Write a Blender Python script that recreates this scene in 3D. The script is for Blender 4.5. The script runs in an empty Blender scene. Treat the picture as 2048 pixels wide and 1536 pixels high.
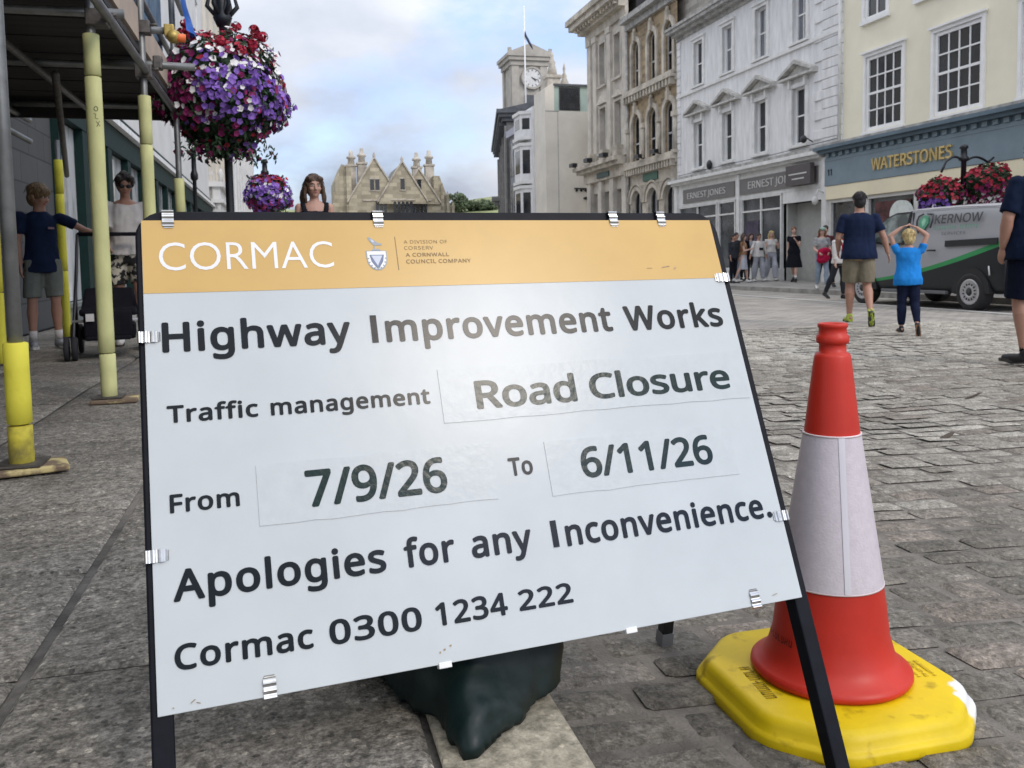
import bpy, math, random
import numpy as np
from mathutils import Vector, Matrix, noise
random.seed(7)
rad = math.radians
SC = bpy.context.scene
COL = SC.collection

# ------------------------------------------------------------------ camera
cam_data = bpy.data.cameras.new("camera")
cam = bpy.data.objects.new("camera", cam_data)
COL.objects.link(cam)
SC.camera = cam
cam_data.sensor_fit = 'HORIZONTAL'
cam_data.sensor_width = 36.0
cam_data.lens = 36.0 * 1762 / 2048
cam_data.shift_y = -(768 - 650) / 2048
cam_data.clip_start = 0.05
cam_data.clip_end = 3000
_r = Vector((0.99983804, -0.01799708, 0.0))
_r = Vector((0.99983804, -0.00130375, -0.0179498))
_d = Vector((-0.01799708, -0.07243039, -0.99721108))
_f = Vector((0.0, 0.99737262, -0.07244212))
m3 = Matrix((_r, -_d, -_f)).transposed()
cam.matrix_world = Matrix.Translation((0, 0, 0.97)) @ m3.to_4x4()
cam_data.dof.use_dof = True
cam_data.dof.focus_distance = 1.55
cam_data.dof.aperture_fstop = 17.0

# ------------------------------------------------------------------ sky and sun
SUN_DIR = Vector((0.562, -0.565, 0.604)).normalized()
SUN_EL = math.asin(SUN_DIR.z)
SUN_AZ = math.atan2(SUN_DIR.x, SUN_DIR.y)
world = bpy.data.worlds.new("World")
SC.world = world
world.use_nodes = True
wn = world.node_tree
wn.nodes.clear()
def wnode(t, **kw):
    n = wn.nodes.new(t)
    for k, v in kw.items():
        setattr(n, k, v)
    return n
w_out = wnode('ShaderNodeOutputWorld')
w_bg = wnode('ShaderNodeBackground')
w_bg.inputs['Strength'].default_value = 0.13
w_sky = wnode('ShaderNodeTexSky', sky_type='NISHITA')
w_sky.sun_disc = False
w_sky.sun_elevation = SUN_EL
w_sky.sun_rotation = SUN_AZ
w_sky.air_density = 1.3
w_sky.dust_density = 0.4
w_sky.ozone_density = 2.5
w_tc = wnode('ShaderNodeTexCoord')
w_map = wnode('ShaderNodeMapping')
w_map.inputs['Location'].default_value = (0.35, 0.2, 0.1)
w_map.inputs['Scale'].default_value = (1.0, 1.0, 2.1)
w_n1 = wnode('ShaderNodeTexNoise')
w_n1.inputs['Scale'].default_value = 2.3
w_n1.inputs['Detail'].default_value = 8
w_n1.inputs['Roughness'].default_value = 0.55
w_r1 = wnode('ShaderNodeValToRGB')
w_r1.color_ramp.elements[0].position = 0.35
w_r1.color_ramp.elements[1].position = 0.49
w_n2 = wnode('ShaderNodeTexNoise')
w_n2.inputs['Scale'].default_value = 1.7
w_n2.inputs['Detail'].default_value = 7
w_n2.inputs['Roughness'].default_value = 0.5
w_r2 = wnode('ShaderNodeValToRGB')
CL = w_r2.color_ramp.elements
CL[0].position = 0.40; CL[0].color = (1.75, 2.0, 2.55, 1)
CL[1].position = 0.62; CL[1].color = (4.15, 4.25, 4.45, 1)
w_mix = wnode('ShaderNodeMix', data_type='RGBA')
L = wn.links.new
L(w_tc.outputs['Generated'], w_map.inputs['Vector'])
L(w_map.outputs['Vector'], w_n1.inputs['Vector'])
L(w_map.outputs['Vector'], w_n2.inputs['Vector'])
L(w_n1.outputs['Fac'], w_r1.inputs['Fac'])
L(w_n2.outputs['Fac'], w_r2.inputs['Fac'])
L(w_r1.outputs['Color'], w_mix.inputs['Factor'])
w_dim = wnode('ShaderNodeVectorMath', operation='MULTIPLY'); w_dim.inputs[1].default_value = (0.68, 0.67, 0.84); L(w_sky.outputs['Color'], w_dim.inputs[0])
L(w_dim.outputs['Vector'], w_mix.inputs[6])
L(w_r2.outputs['Color'], w_mix.inputs[7])
# an overcast dome is brighter overhead and round the hidden sun
w_sep = wnode('ShaderNodeSeparateXYZ'); L(w_tc.outputs['Generated'], w_sep.inputs[0])
w_z = wnode('ShaderNodeMapRange'); w_z.inputs[1].default_value = 0.05; w_z.inputs[2].default_value = 0.95; w_z.inputs[3].default_value = 1.0; w_z.inputs[4].default_value = 2.6
L(w_sep.outputs['Z'], w_z.inputs[0])
w_dot = wnode('ShaderNodeVectorMath', operation='DOT_PRODUCT'); w_dot.inputs[1].default_value = SUN_DIR; L(w_tc.outputs['Generated'], w_dot.inputs[0])
w_g = wnode('ShaderNodeMapRange', interpolation_type='SMOOTHSTEP'); w_g.inputs[1].default_value = 0.45; w_g.inputs[2].default_value = 1.0; w_g.inputs[3].default_value = 1.0; w_g.inputs[4].default_value = 1.25
L(w_dot.outputs['Value'], w_g.inputs[0])
w_mul = wnode('ShaderNodeMath', operation='MULTIPLY'); L(w_z.outputs[0], w_mul.inputs[0]); L(w_g.outputs[0], w_mul.inputs[1])
w_sc = wnode('ShaderNodeVectorMath', operation='SCALE'); L(w_mix.outputs[2], w_sc.inputs[0]); L(w_mul.outputs[0], w_sc.inputs['Scale'])
w_warm = wnode('ShaderNodeMix', data_type='RGBA', blend_type='MULTIPLY'); w_zf = wnode('ShaderNodeMapRange'); w_zf.inputs[1].default_value = 0.2; w_zf.inputs[2].default_value = 0.8
L(w_sep.outputs['Z'], w_zf.inputs[0]); L(w_zf.outputs[0], w_warm.inputs['Factor']); L(w_sc.outputs['Vector'], w_warm.inputs[6]); w_warm.inputs[7].default_value = (1.06, 1.0, 0.90, 1)
L(w_warm.outputs[2], w_bg.inputs['Color'])
L(w_bg.outputs['Background'], w_out.inputs['Surface'])

sun_data = bpy.data.lights.new("sun", 'SUN')
sun_data.energy = 0.62
sun_data.angle = rad(12)
sun_data.color = (1.0, 0.90, 0.78)
sun = bpy.data.objects.new("sun", sun_data)
COL.objects.link(sun)
sun.rotation_euler = SUN_DIR.to_track_quat('Z', 'Y').to_euler()

SC.view_settings.view_transform = 'Standard'
SC.view_settings.look = 'None'
SC.view_settings.gamma = 1.0
SC.view_settings.exposure = 0.7

# ------------------------------------------------------------------ street frame
ROT = rad(14.45)
AX_U = Vector((math.cos(ROT), math.sin(ROT), 0))
AX_S = Vector((-math.sin(ROT), math.cos(ROT), 0))
def SU(s, u, z=0.0):
    return AX_S * s + AX_U * u + Vector((0, 0, z))
def gz(u):
    """height of the ground across the street"""
    if u <= 0.41: return 0.25
    pts = ((0.41, 0.095), (0.8, 0.080), (1.35, 0.068), (2.2, 0.03), (3.4, 0.0), (13.0, 0.0))
    if u >= 13.0: return 0.11
    for (a, za), (b, zb) in zip(pts, pts[1:]):
        if u <= b: return za + (zb - za) * (u - a) / (b - a)
    return 0.0

# ------------------------------------------------------------------ mesh builder
class MB:
    def __init__(self):
        self.v = []; self.f = []; self.sm = []
    def add(self, vs, fs, smooth=False, M=None):
        o = len(self.v)
        for p in vs:
            p = Vector(p)
            if M is not None: p = M @ p
            self.v.append((p.x, p.y, p.z))
        for q in fs:
            self.f.append(tuple(i + o for i in q)); self.sm.append(smooth)
        return self
    def box(self, x0, x1, y0, y1, z0, z1, M=None):
        if x0 > x1: x0, x1 = x1, x0
        if y0 > y1: y0, y1 = y1, y0
        if z0 > z1: z0, z1 = z1, z0
        v = [(x0,y0,z0),(x1,y0,z0),(x1,y1,z0),(x0,y1,z0),(x0,y0,z1),(x1,y0,z1),(x1,y1,z1),(x0,y1,z1)]
        f = [(0,3,2,1),(4,5,6,7),(0,1,5,4),(1,2,6,5),(2,3,7,6),(3,0,4,7)]
        return self.add(v, f, False, M)
    def quad(self, a, b, c, d, M=None):
        return self.add([a, b, c, d], [(0, 1, 2, 3)], False, M)
    def rings(self, rs, cap=True, smooth=True, M=None, close=True):
        n = len(rs[0]); v = [p for r in rs for p in r]; f = []
        for i in range(len(rs) - 1):
            for k in range(n if close else n - 1):
                a = i*n + k; b = i*n + (k+1) % n
                f.append((a, b, b + n, a + n))
        if cap and close:
            f.append(tuple(range(n - 1, -1, -1)))
            f.append(tuple((len(rs)-1)*n + k for k in range(n)))
        return self.add(v, f, smooth, M)
    def tube(self, pts, r, n=12, cap=True, M=None, flat=1.0, ref=None, smooth=True, phase=0.0):
        pts = [Vector(p) for p in pts]
        if not isinstance(r, (list, tuple)): r = [r] * len(pts)
        rs = []
        up = Vector(ref) if ref else Vector((0.123, 0.31, 0.94))
        for i, p in enumerate(pts):
            t = (pts[min(i+1, len(pts)-1)] - pts[max(i-1, 0)])
            if t.length < 1e-9: t = Vector((0, 0, 1))
            t.normalize()
            a = up - t * up.dot(t)
            if a.length < 1e-4: a = Vector((1, 0, 0)) - t * t.x
            a.normalize(); b = t.cross(a)
            up = a if not ref else up
            rs.append([p + (a*math.cos(phase+2*math.pi*k/n) + b*flat*math.sin(phase+2*math.pi*k/n)) * r[i] for k in range(n)])
        return self.rings(rs, cap, smooth, M)
    def lathe(self, prof, n=32, M=None, cap=True, smooth=True):
        rs = [[(r*math.cos(2*math.pi*k/n), r*math.sin(2*math.pi*k/n), z) for k in range(n)] for r, z in prof]
        return self.rings(rs, cap, smooth, M)
    def ell(self, c, rx, ry, rz, n=16, m=10, M=None):
        c = Vector(c); rs = []
        for i in range(m + 1):
            t = math.pi * (i + 0.02) / (m + 0.04) - math.pi/2
            rs.append([(c.x + rx*math.cos(t)*math.cos(2*math.pi*k/n), c.y + ry*math.cos(t)*math.sin(2*math.pi*k/n), c.z + rz*math.sin(t)) for k in range(n)])
        return self.rings(rs, True, True, M)
    def capsule(self, a, b, ra, rb, n=14, M=None):
        a = Vector(a); b = Vector(b); t = (b - a); L_ = max(t.length, 1e-6); t = t / L_
        pts = []; rr = []
        for k in (0.98, 0.8, 0.45, 0.0):
            pts.append(a - t*ra*k); rr.append(ra*math.sqrt(max(0.02, 1-k*k)))
        for k in (0.0, 0.45, 0.8, 0.98):
            pts.append(b + t*rb*k); rr.append(rb*math.sqrt(max(0.02, 1-k*k)))
        return self.tube(pts, rr, n, True, M)
    def prism(self, poly, y0, y1, M=None, axis='Y'):
        """poly in (a, z); extruded along the third axis"""
        n = len(poly)
        if axis == 'Y': P = lambda a, z, y: (a, y, z)
        else: P = lambda a, z, y: (y, a, z)
        v = [P(a, z, y0) for a, z in poly] + [P(a, z, y1) for a, z in poly]
        f = [tuple(range(n)), tuple(range(2*n-1, n-1, -1))]
        f += [((k+1) % n, k, k+n, (k+1) % n + n) for k in range(n)]
        return self.add(v, f, False, M)
    def plate(self, poly, z0, z1, M=None):
        n = len(poly)
        v = [(a, b, z0) for a, b in poly] + [(a, b, z1) for a, b in poly]
        f = [tuple(range(n-1, -1, -1)), tuple(range(n, 2*n))]
        f += [(k, (k+1) % n, (k+1) % n + n, k+n) for k in range(n)]
        return self.add(v, f, False, M)
    def mesh(self, name, off=None):
        me = bpy.data.meshes.new(name)
        v = self.v
        if off is not None:
            v = [(a-off[0], b-off[1], c-off[2]) for a, b, c in v]
        me.from_pydata(v, [], self.f)
        me.polygons.foreach_set('use_smooth', self.sm)
        me.update()
        return me

def fix_normals(me):
    import bmesh
    bm = bmesh.new(); bm.from_mesh(me)
    bmesh.ops.recalc_face_normals(bm, faces=bm.faces)
    bm.to_mesh(me); bm.free()

def link(name, me, mat, parent=None, off=None):
    o = bpy.data.objects.new(name, me)
    if mat is not None:
        me.materials.clear(); me.materials.append(mat)
    COL.objects.link(o)
    if parent is not None: o.parent = parent
    return o

def bevel(o, w, seg=2, ang=35):
    m = o.modifiers.new('bevel', 'BEVEL'); m.width = w; m.segments = seg
    m.limit_method = 'ANGLE'; m.angle_limit = rad(ang)
    return o

class Thing:
    """Empty at the thing's base; parts hang below it. street=True: part coordinates are (u, s, z) of the street."""
    def __init__(self, name, label, cat, s, u, z=None, yaw=0.0, group=None, street=True):
        z = gz(u) if z is None else z
        e = bpy.data.objects.new(name, None); COL.objects.link(e)
        e.empty_display_size = 0.2
        e.location = SU(s, u, z); e.rotation_euler = (0, 0, ROT + yaw)
        e['label'] = label; e['category'] = cat
        if group: e['group'] = group
        self.o = e; self.off = (u, s, z) if street else None
    def part(self, name, mb, mat, parent=None, bev=0, label=None, fix=True, seg=2):
        me = mb.mesh(name, self.off)
        if fix: fix_normals(me)
        o = link(name, me, mat, parent or self.o)
        if bev: bevel(o, bev, seg)
        if label: o['label'] = label
        return o

def islands(mb):
    par = list(range(len(mb.v)))
    def fd(i):
        while par[i] != i: par[i] = par[par[i]]; i = par[i]
        return i
    for q in mb.f:
        for i in q[1:]: par[fd(i)] = fd(q[0])
    out = {}
    for q, s in zip(mb.f, mb.sm): out.setdefault(fd(q[0]), []).append((q, s))
    res = []
    for l in out.values():
        m = MB(); idx = {}
        for q, s in l:
            f = []
            for i in q:
                if i not in idx: idx[i] = len(m.v); m.v.append(mb.v[i])
                f.append(idx[i])
            m.f.append(tuple(f)); m.sm.append(s)
        res.append(m)
    return res
def split(T, name, mb, mat_, parent=None, bev=0):
    for m in islands(mb): T.part(name, m, mat_, parent, bev)
def tag(o, label, cat, group=None):
    o['label'] = label; o['category'] = cat
    if group: o['group'] = group
    return o
def structure(name, mb, mat, fix=True):
    me = mb.mesh(name)
    if fix: fix_normals(me)
    o = link(name, me, mat); o.rotation_euler = (0, 0, ROT)
    o['kind'] = 'structure'
    return o

# ------------------------------------------------------------------ materials
_mats = {}
def mat(name, col, rough=0.6, metal=0.0, var=0.12, vs=6.0, bump=0.0, bs=60.0, spec=0.5, col2=None, thr=(0.35, 0.65), dist=0.01, coat=0.0, emis=None, stretch=None):
    if name in _mats: return _mats[name]
    m = bpy.data.materials.new(name); m.use_nodes = True
    nt = m.node_tree; b = nt.nodes['Principled BSDF']
    b.inputs['Roughness'].default_value = rough
    b.inputs['Metallic'].default_value = metal
    b.inputs['Specular IOR Level'].default_value = spec
    if coat: b.inputs['Coat Weight'].default_value = coat; b.inputs['Coat Roughness'].default_value = 0.08
    tc = nt.nodes.new('ShaderNodeTexCoord')
    vec = tc.outputs['Object']
    if stretch:
        mp = nt.nodes.new('ShaderNodeMapping'); mp.inputs['Scale'].default_value = stretch
        nt.links.new(vec, mp.inputs['Vector']); vec = mp.outputs['Vector']
    n = nt.nodes.new('ShaderNodeTexNoise'); n.inputs['Scale'].default_value = vs; n.inputs['Detail'].default_value = 6
    n.inputs['Roughness'].default_value = 0.6
    nt.links.new(vec, n.inputs['Vector'])
    r = nt.nodes.new('ShaderNodeValToRGB')
    c2 = col2 or tuple(min(1, c*(1+var)) for c in col)
    c1 = col if col2 else tuple(c*(1-var) for c in col)
    r.color_ramp.elements[0].position = thr[0]; r.color_ramp.elements[0].color = (*c1, 1)
    r.color_ramp.elements[1].position = thr[1]; r.color_ramp.elements[1].color = (*c2, 1)
    nt.links.new(n.outputs['Fac'], r.inputs['Fac'])
    nt.links.new(r.outputs['Color'], b.inputs['Base Color'])
    if bump:
        n2 = nt.nodes.new('ShaderNodeTexNoise'); n2.inputs['Scale'].default_value = bs; n2.inputs['Detail'].default_value = 5
        nt.links.new(vec, n2.inputs['Vector'])
        bp = nt.nodes.new('ShaderNodeBump'); bp.inputs['Strength'].default_value = bump; bp.inputs['Distance'].default_value = dist
        nt.links.new(n2.outputs['Fac'], bp.inputs['Height']); nt.links.new(bp.outputs['Normal'], b.inputs['Normal'])
    m['ramp'] = 1
    _mats[name] = m
    return m
def nodes_of(m): return m.node_tree, m.node_tree.nodes['Principled BSDF']

def blocks(name, col, mortar, bw, bh, rough=0.85, var=0.18, msize=0.012, bump=0.4, axis='s', stain=(0.5, 0.48, 0.45), stain_amt=0.35):
    """coursed stone or brick on a wall; the courses follow the wall (street s or u, and z)"""
    if name in _mats: return _mats[name]
    m = bpy.data.materials.new(name); m.use_nodes = True
    nt = m.node_tree; b = nt.nodes['Principled BSDF']; b.inputs['Roughness'].default_value = rough
    tc = nt.nodes.new('ShaderNodeTexCoord')
    sx = nt.nodes.new('ShaderNodeSeparateXYZ'); cx = nt.nodes.new('ShaderNodeCombineXYZ')
    nt.links.new(tc.outputs['Object'], sx.inputs[0])
    ad = nt.nodes.new('ShaderNodeMath'); ad.operation = 'ADD'
    nt.links.new(sx.outputs['X'], ad.inputs[0]); nt.links.new(sx.outputs['Y'], ad.inputs[1])
    nt.links.new(ad.outputs[0], cx.inputs['X']); nt.links.new(sx.outputs['Z'], cx.inputs['Y'])
    br = nt.nodes.new('ShaderNodeTexBrick')
    br.inputs['Scale'].default_value = 1.0; br.inputs['Brick Width'].default_value = bw; br.inputs['Row Height'].default_value = bh
    br.inputs['Mortar Size'].default_value = msize; br.inputs['Mortar Smooth'].default_value = 0.3; br.inputs['Bias'].default_value = 0.0
    br.inputs['Color1'].default_value = (*[c*(1-var) for c in col], 1); br.inputs['Color2'].default_value = (*[min(1, c*(1+var)) for c in col], 1)
    br.inputs['Mortar'].default_value = (*mortar, 1)
    nt.links.new(cx.outputs[0], br.inputs['Vector'])
    n = nt.nodes.new('ShaderNodeTexNoise'); n.inputs['Scale'].default_value = 0.9; n.inputs['Detail'].default_value = 8; n.inputs['Roughness'].default_value = 0.65
    nt.links.new(tc.outputs['Object'], n.inputs['Vector'])
    r = nt.nodes.new('ShaderNodeValToRGB'); r.color_ramp.elements[0].position = 0.38; r.color_ramp.elements[1].position = 0.68
    r.color_ramp.elements[0].color = (*stain, 1); r.color_ramp.elements[1].color = (1, 1, 1, 1)
    nt.links.new(n.outputs['Fac'], r.inputs['Fac'])
    mx = nt.nodes.new('ShaderNodeMix'); mx.data_type = 'RGBA'; mx.blend_type = 'MULTIPLY'; mx.inputs['Factor'].default_value = stain_amt
    nt.links.new(br.outputs['Color'], mx.inputs[6]); nt.links.new(r.outputs['Color'], mx.inputs[7])
    nt.links.new(mx.outputs[2], b.inputs['Base Color'])
    bp = nt.nodes.new('ShaderNodeBump'); bp.inputs['Strength'].default_value = bump; bp.inputs['Distance'].default_value = 0.02; bp.invert = True
    nt.links.new(br.outputs['Fac'], bp.inputs['Height']); nt.links.new(bp.outputs['Normal'], b.inputs['Normal'])
    _mats[name] = m
    return m

# ------------------------------------------------------------------ lettering
_font_cap = {}
import os
FONT = None                       # the bold grotesque that ships with Blender, if it is there
try:
    _p = os.path.join(bpy.utils.system_resource('DATAFILES'), 'fonts', 'NotoSansMath-Regular.woff2')
    if os.path.exists(_p): FONT = bpy.data.fonts.load(_p)
except Exception:
    FONT = None
USE_FONT = [True]
def glyphs(s, bold=0.0, track=1.0, heavy=0.0, lay=False):
    """outline of a string as a flat mesh, ink box moved to x=0, baseline y=0; returns verts, faces, cap height"""
    def make(t):
        cu = bpy.data.curves.new('lettering', 'FONT'); cu.body = t; cu.offset = bold; cu.space_character = track
        cu.resolution_u = 4
        if FONT and USE_FONT[0]: cu.font = FONT
        cu.fill_mode = 'FRONT'; cu.extrude = 0.0
        o = bpy.data.objects.new('lettering', cu); COL.objects.link(o)
        dg = bpy.context.evaluated_depsgraph_get(); dg.update()
        me = bpy.data.meshes.new_from_object(o.evaluated_get(dg))
        vs = [v.co.copy() for v in me.vertices]; fs = [tuple(p.vertices) for p in me.polygons]
        bpy.data.objects.remove(o); bpy.data.curves.remove(cu); bpy.data.meshes.remove(me)
        return vs, fs
    key = (bold, USE_FONT[0])
    if key not in _font_cap:
        vs, _ = make('H'); _font_cap[key] = (max(v.y for v in vs), min(v.y for v in vs))
    top, bot = _font_cap[key]
    vs, fs = make(s)
    if heavy:                      # a bolder cut: the outline laid down again, shifted all round
        n0 = len(vs); base_v, base_f = vs, fs; vs, fs = [], []
        for k in range(9):
            dx, dy = (0, 0) if k == 8 else (heavy*math.cos(k*math.pi/4), heavy*math.sin(k*math.pi/4))
            fs += [tuple(i + n0*k for i in q) for q in base_f]
            for v in base_v: vs.append(Vector((v.x+dx, v.y+dy, k*1.0)))
        layers = [v.z for v in vs]
    else: layers = [0.0]*len(vs)
    x0 = min(v.x for v in vs); x1 = max(v.x for v in vs)
    if lay: return [((v.x-x0)/(x1-x0), (v.y-bot+heavy)/(top-bot+2*heavy), l) for v, l in zip(vs, layers)], fs
    return [((v.x-x0)/(x1-x0), (v.y-bot)/(top-bot)) for v in vs], fs
def text_into(mb, s, x0, x1, y, cap, z, bold=0.0, track=1.0, M=None, heavy=0.0):
    vs, fs = glyphs(s, bold, track, heavy, True)
    mb.add([(x0+a*(x1-x0), y+b*cap, z + l*2e-5) for a, b, l in vs], fs, False, M)
    return mb
def text3d_into(mb, s, x0, x1, y, cap, z, th, bold=0.0, M=None):
    """raised letters: front face plus sides"""
    vs, fs = glyphs(s, bold)
    n = len(vs)
    v = [(x0+a*(x1-x0), y+b*cap, z+th) for a, b in vs] + [(x0+a*(x1-x0), y+b*cap, z) for a, b in vs]
    edges = {}
    for q in fs:
        for i in range(len(q)):
            e = (q[i], q[(i+1) % len(q)]); k = tuple(sorted(e)); edges.setdefault(k, []).append(e)
    f = list(fs)
    for k, l in edges.items():
        if len(l) == 1: a, b = l[0]; f.append((b, a, a+n, b+n))
    mb.add(v, f, False, M)
    return mb

def remesh(mb, voxel=0.012, smooth=4, amp=0.0, freq=9.0, stretch=(1, 1, 1)):
    """unite overlapping closed shapes into one continuous skin"""
    me = mb.mesh('skin'); o = bpy.data.objects.new('skin', me); COL.objects.link(o)
    r = o.modifiers.new('r', 'REMESH'); r.mode = 'VOXEL'; r.voxel_size = voxel; r.use_smooth_shade = True
    if smooth:
        s = o.modifiers.new('s', 'SMOOTH'); s.iterations = smooth; s.factor = 0.5
    dg = bpy.context.evaluated_depsgraph_get(); dg.update()
    out = bpy.data.meshes.new_from_object(o.evaluated_get(dg))
    bpy.data.objects.remove(o); bpy.data.meshes.remove(me)
    if amp:
        for v in out.vertices:
            p = v.co
            q = Vector((p.x*freq*stretch[0], p.y*freq*stretch[1], p.z*freq*stretch[2]))
            v.co = p + v.normal * (noise.fractal(q, 0.8, 2.0, 3) * amp)
    out.polygons.foreach_set('use_smooth', [True]*len(out.polygons))
    return out
# ------------------------------------------------------------------ ground
def stone_mat(name, tone0, tone1, speck=0.5, rough=0.85, bump=0.6, bs=70, big=7.0, mids=(), grain=(0.66, 1.28)):
    m = bpy.data.materials.new(name); m.use_nodes = True
    nt, b = nodes_of(m); b.inputs['Roughness'].default_value = rough; b.inputs['Specular IOR Level'].default_value = 0.35
    tc = nt.nodes.new('ShaderNodeTexCoord')
    at = nt.nodes.new('ShaderNodeAttribute'); at.attribute_name = 'tone'
    r = nt.nodes.new('ShaderNodeValToRGB')
    r.color_ramp.elements[0].color = (*tone0, 1); r.color_ramp.elements[1].color = (*tone1, 1)
    for p_, c_ in mids:
        e_ = r.color_ramp.elements.new(p_); e_.color = (*c_, 1)
    nt.links.new(at.outputs['Fac'], r.inputs['Fac'])
    def noi(sc, det=6, ro=0.65):
        n = nt.nodes.new('ShaderNodeTexNoise'); n.inputs['Scale'].default_value = sc; n.inputs['Detail'].default_value = det; n.inputs['Roughness'].default_value = ro
        nt.links.new(tc.outputs['Object'], n.inputs['Vector']); return n
    def mul(col, n, lo, hi, p0, p1):
        rr = nt.nodes.new('ShaderNodeValToRGB'); rr.color_ramp.elements[0].position = p0; rr.color_ramp.elements[1].position = p1
        rr.color_ramp.elements[0].color = (lo, lo, lo*0.97, 1); rr.color_ramp.elements[1].color = (hi, hi, hi, 1)
        nt.links.new(n.outputs['Fac'], rr.inputs['Fac'])
        mx = nt.nodes.new('ShaderNodeMix'); mx.data_type = 'RGBA'; mx.blend_type = 'MULTIPLY'; mx.inputs['Factor'].default_value = 1
        nt.links.new(col, mx.inputs[6]); nt.links.new(rr.outputs['Color'], mx.inputs[7]); return mx.outputs[2]
    n_big = noi(big); n_fine = noi(130, 3, 0.7); n_mid = noi(42, 6, 0.7)
    c = mul(r.outputs['Color'], n_big, 0.68, 1.2, 0.33, 0.68)
    c = mul(c, n_mid, grain[0], grain[1], 0.38, 0.62)
    c = mul(c, n_fine, 1-speck*0.55, 1+speck*0.6, 0.36, 0.66)
    # pale crystals and dark mica
    vo = nt.nodes.new('ShaderNodeTexVoronoi'); vo.inputs['Scale'].default_value = 75; nt.links.new(tc.outputs['Object'], vo.inputs['Vector'])
    sp_ = nt.nodes.new('ShaderNodeSeparateColor'); nt.links.new(vo.outputs['Color'], sp_.inputs[0])
    for ch, lo, col in (('Red', 0.86, (1.75, 1.72, 1.65, 1)), ('Green', 0.84, (0.42, 0.42, 0.43, 1))):
        gt = nt.nodes.new('ShaderNodeMath'); gt.operation = 'GREATER_THAN'; gt.inputs[1].default_value = lo; nt.links.new(sp_.outputs[ch], gt.inputs[0])
        ls = nt.nodes.new('ShaderNodeMath'); ls.operation = 'LESS_THAN'; ls.inputs[1].default_value = 0.42; nt.links.new(vo.outputs['Distance'], ls.inputs[0])
        an_ = nt.nodes.new('ShaderNodeMath'); an_.operation = 'MULTIPLY'; nt.links.new(gt.outputs[0], an_.inputs[0]); nt.links.new(ls.outputs[0], an_.inputs[1])
        am_ = nt.nodes.new('ShaderNodeMath'); am_.operation = 'MULTIPLY'; am_.inputs[1].default_value = min(1, speck+0.15); nt.links.new(an_.outputs[0], am_.inputs[0])
        mx = nt.nodes.new('ShaderNodeMix'); mx.data_type = 'RGBA'; mx.blend_type = 'MULTIPLY'; mx.inputs[7].default_value = col
        nt.links.new(am_.outputs[0], mx.inputs['Factor']); nt.links.new(c, mx.inputs[6]); c = mx.outputs[2]
    nt.links.new(c, b.inputs['Base Color'])
    # pits and crystals
    ad = nt.nodes.new('ShaderNodeMath'); ad.operation = 'MULTIPLY_ADD'; ad.inputs[1].default_value = 0.45
    nb = noi(bs, 5, 0.6); nb2 = noi(bs*0.3, 4, 0.6)
    nt.links.new(nb.outputs['Fac'], ad.inputs[0]); nt.links.new(nb2.outputs['Fac'], ad.inputs[2])
    bp = nt.nodes.new('ShaderNodeBump'); bp.inputs['Strength'].default_value = bump; bp.inputs['Distance'].default_value = 0.02
    nt.links.new(ad.outputs[0], bp.inputs['Height']); nt.links.new(bp.outputs['Normal'], b.inputs['Normal'])
    return m
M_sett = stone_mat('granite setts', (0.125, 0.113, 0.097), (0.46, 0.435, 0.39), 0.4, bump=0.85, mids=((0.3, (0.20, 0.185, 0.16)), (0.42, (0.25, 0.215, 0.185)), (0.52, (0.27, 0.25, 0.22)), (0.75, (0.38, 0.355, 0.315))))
M_slab = stone_mat('granite slabs', (0.165, 0.152, 0.133), (0.27, 0.25, 0.22), 0.75, bump=1.0, bs=48, big=3.0, grain=(0.56, 1.36))
M_kerb = stone_mat('pale kerb stone', (0.30, 0.27, 0.21), (0.36, 0.325, 0.255), 0.25, bump=0.3, big=9)
M_mortar = mat('mortar and dirt', (0.165, 0.150, 0.128), 0.95, var=0.35, vs=9, bump=0.6, bs=120)
M_earth = mat('far ground', (0.24, 0.235, 0.225), 0.95, var=0.2, vs=0.4)

gb = MB(); gb.quad((-600, -200, -0.06), (600, -200, -0.06), (600, 900, -0.06), (-600, 900, -0.06))
structure('ground', gb, M_earth)

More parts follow.
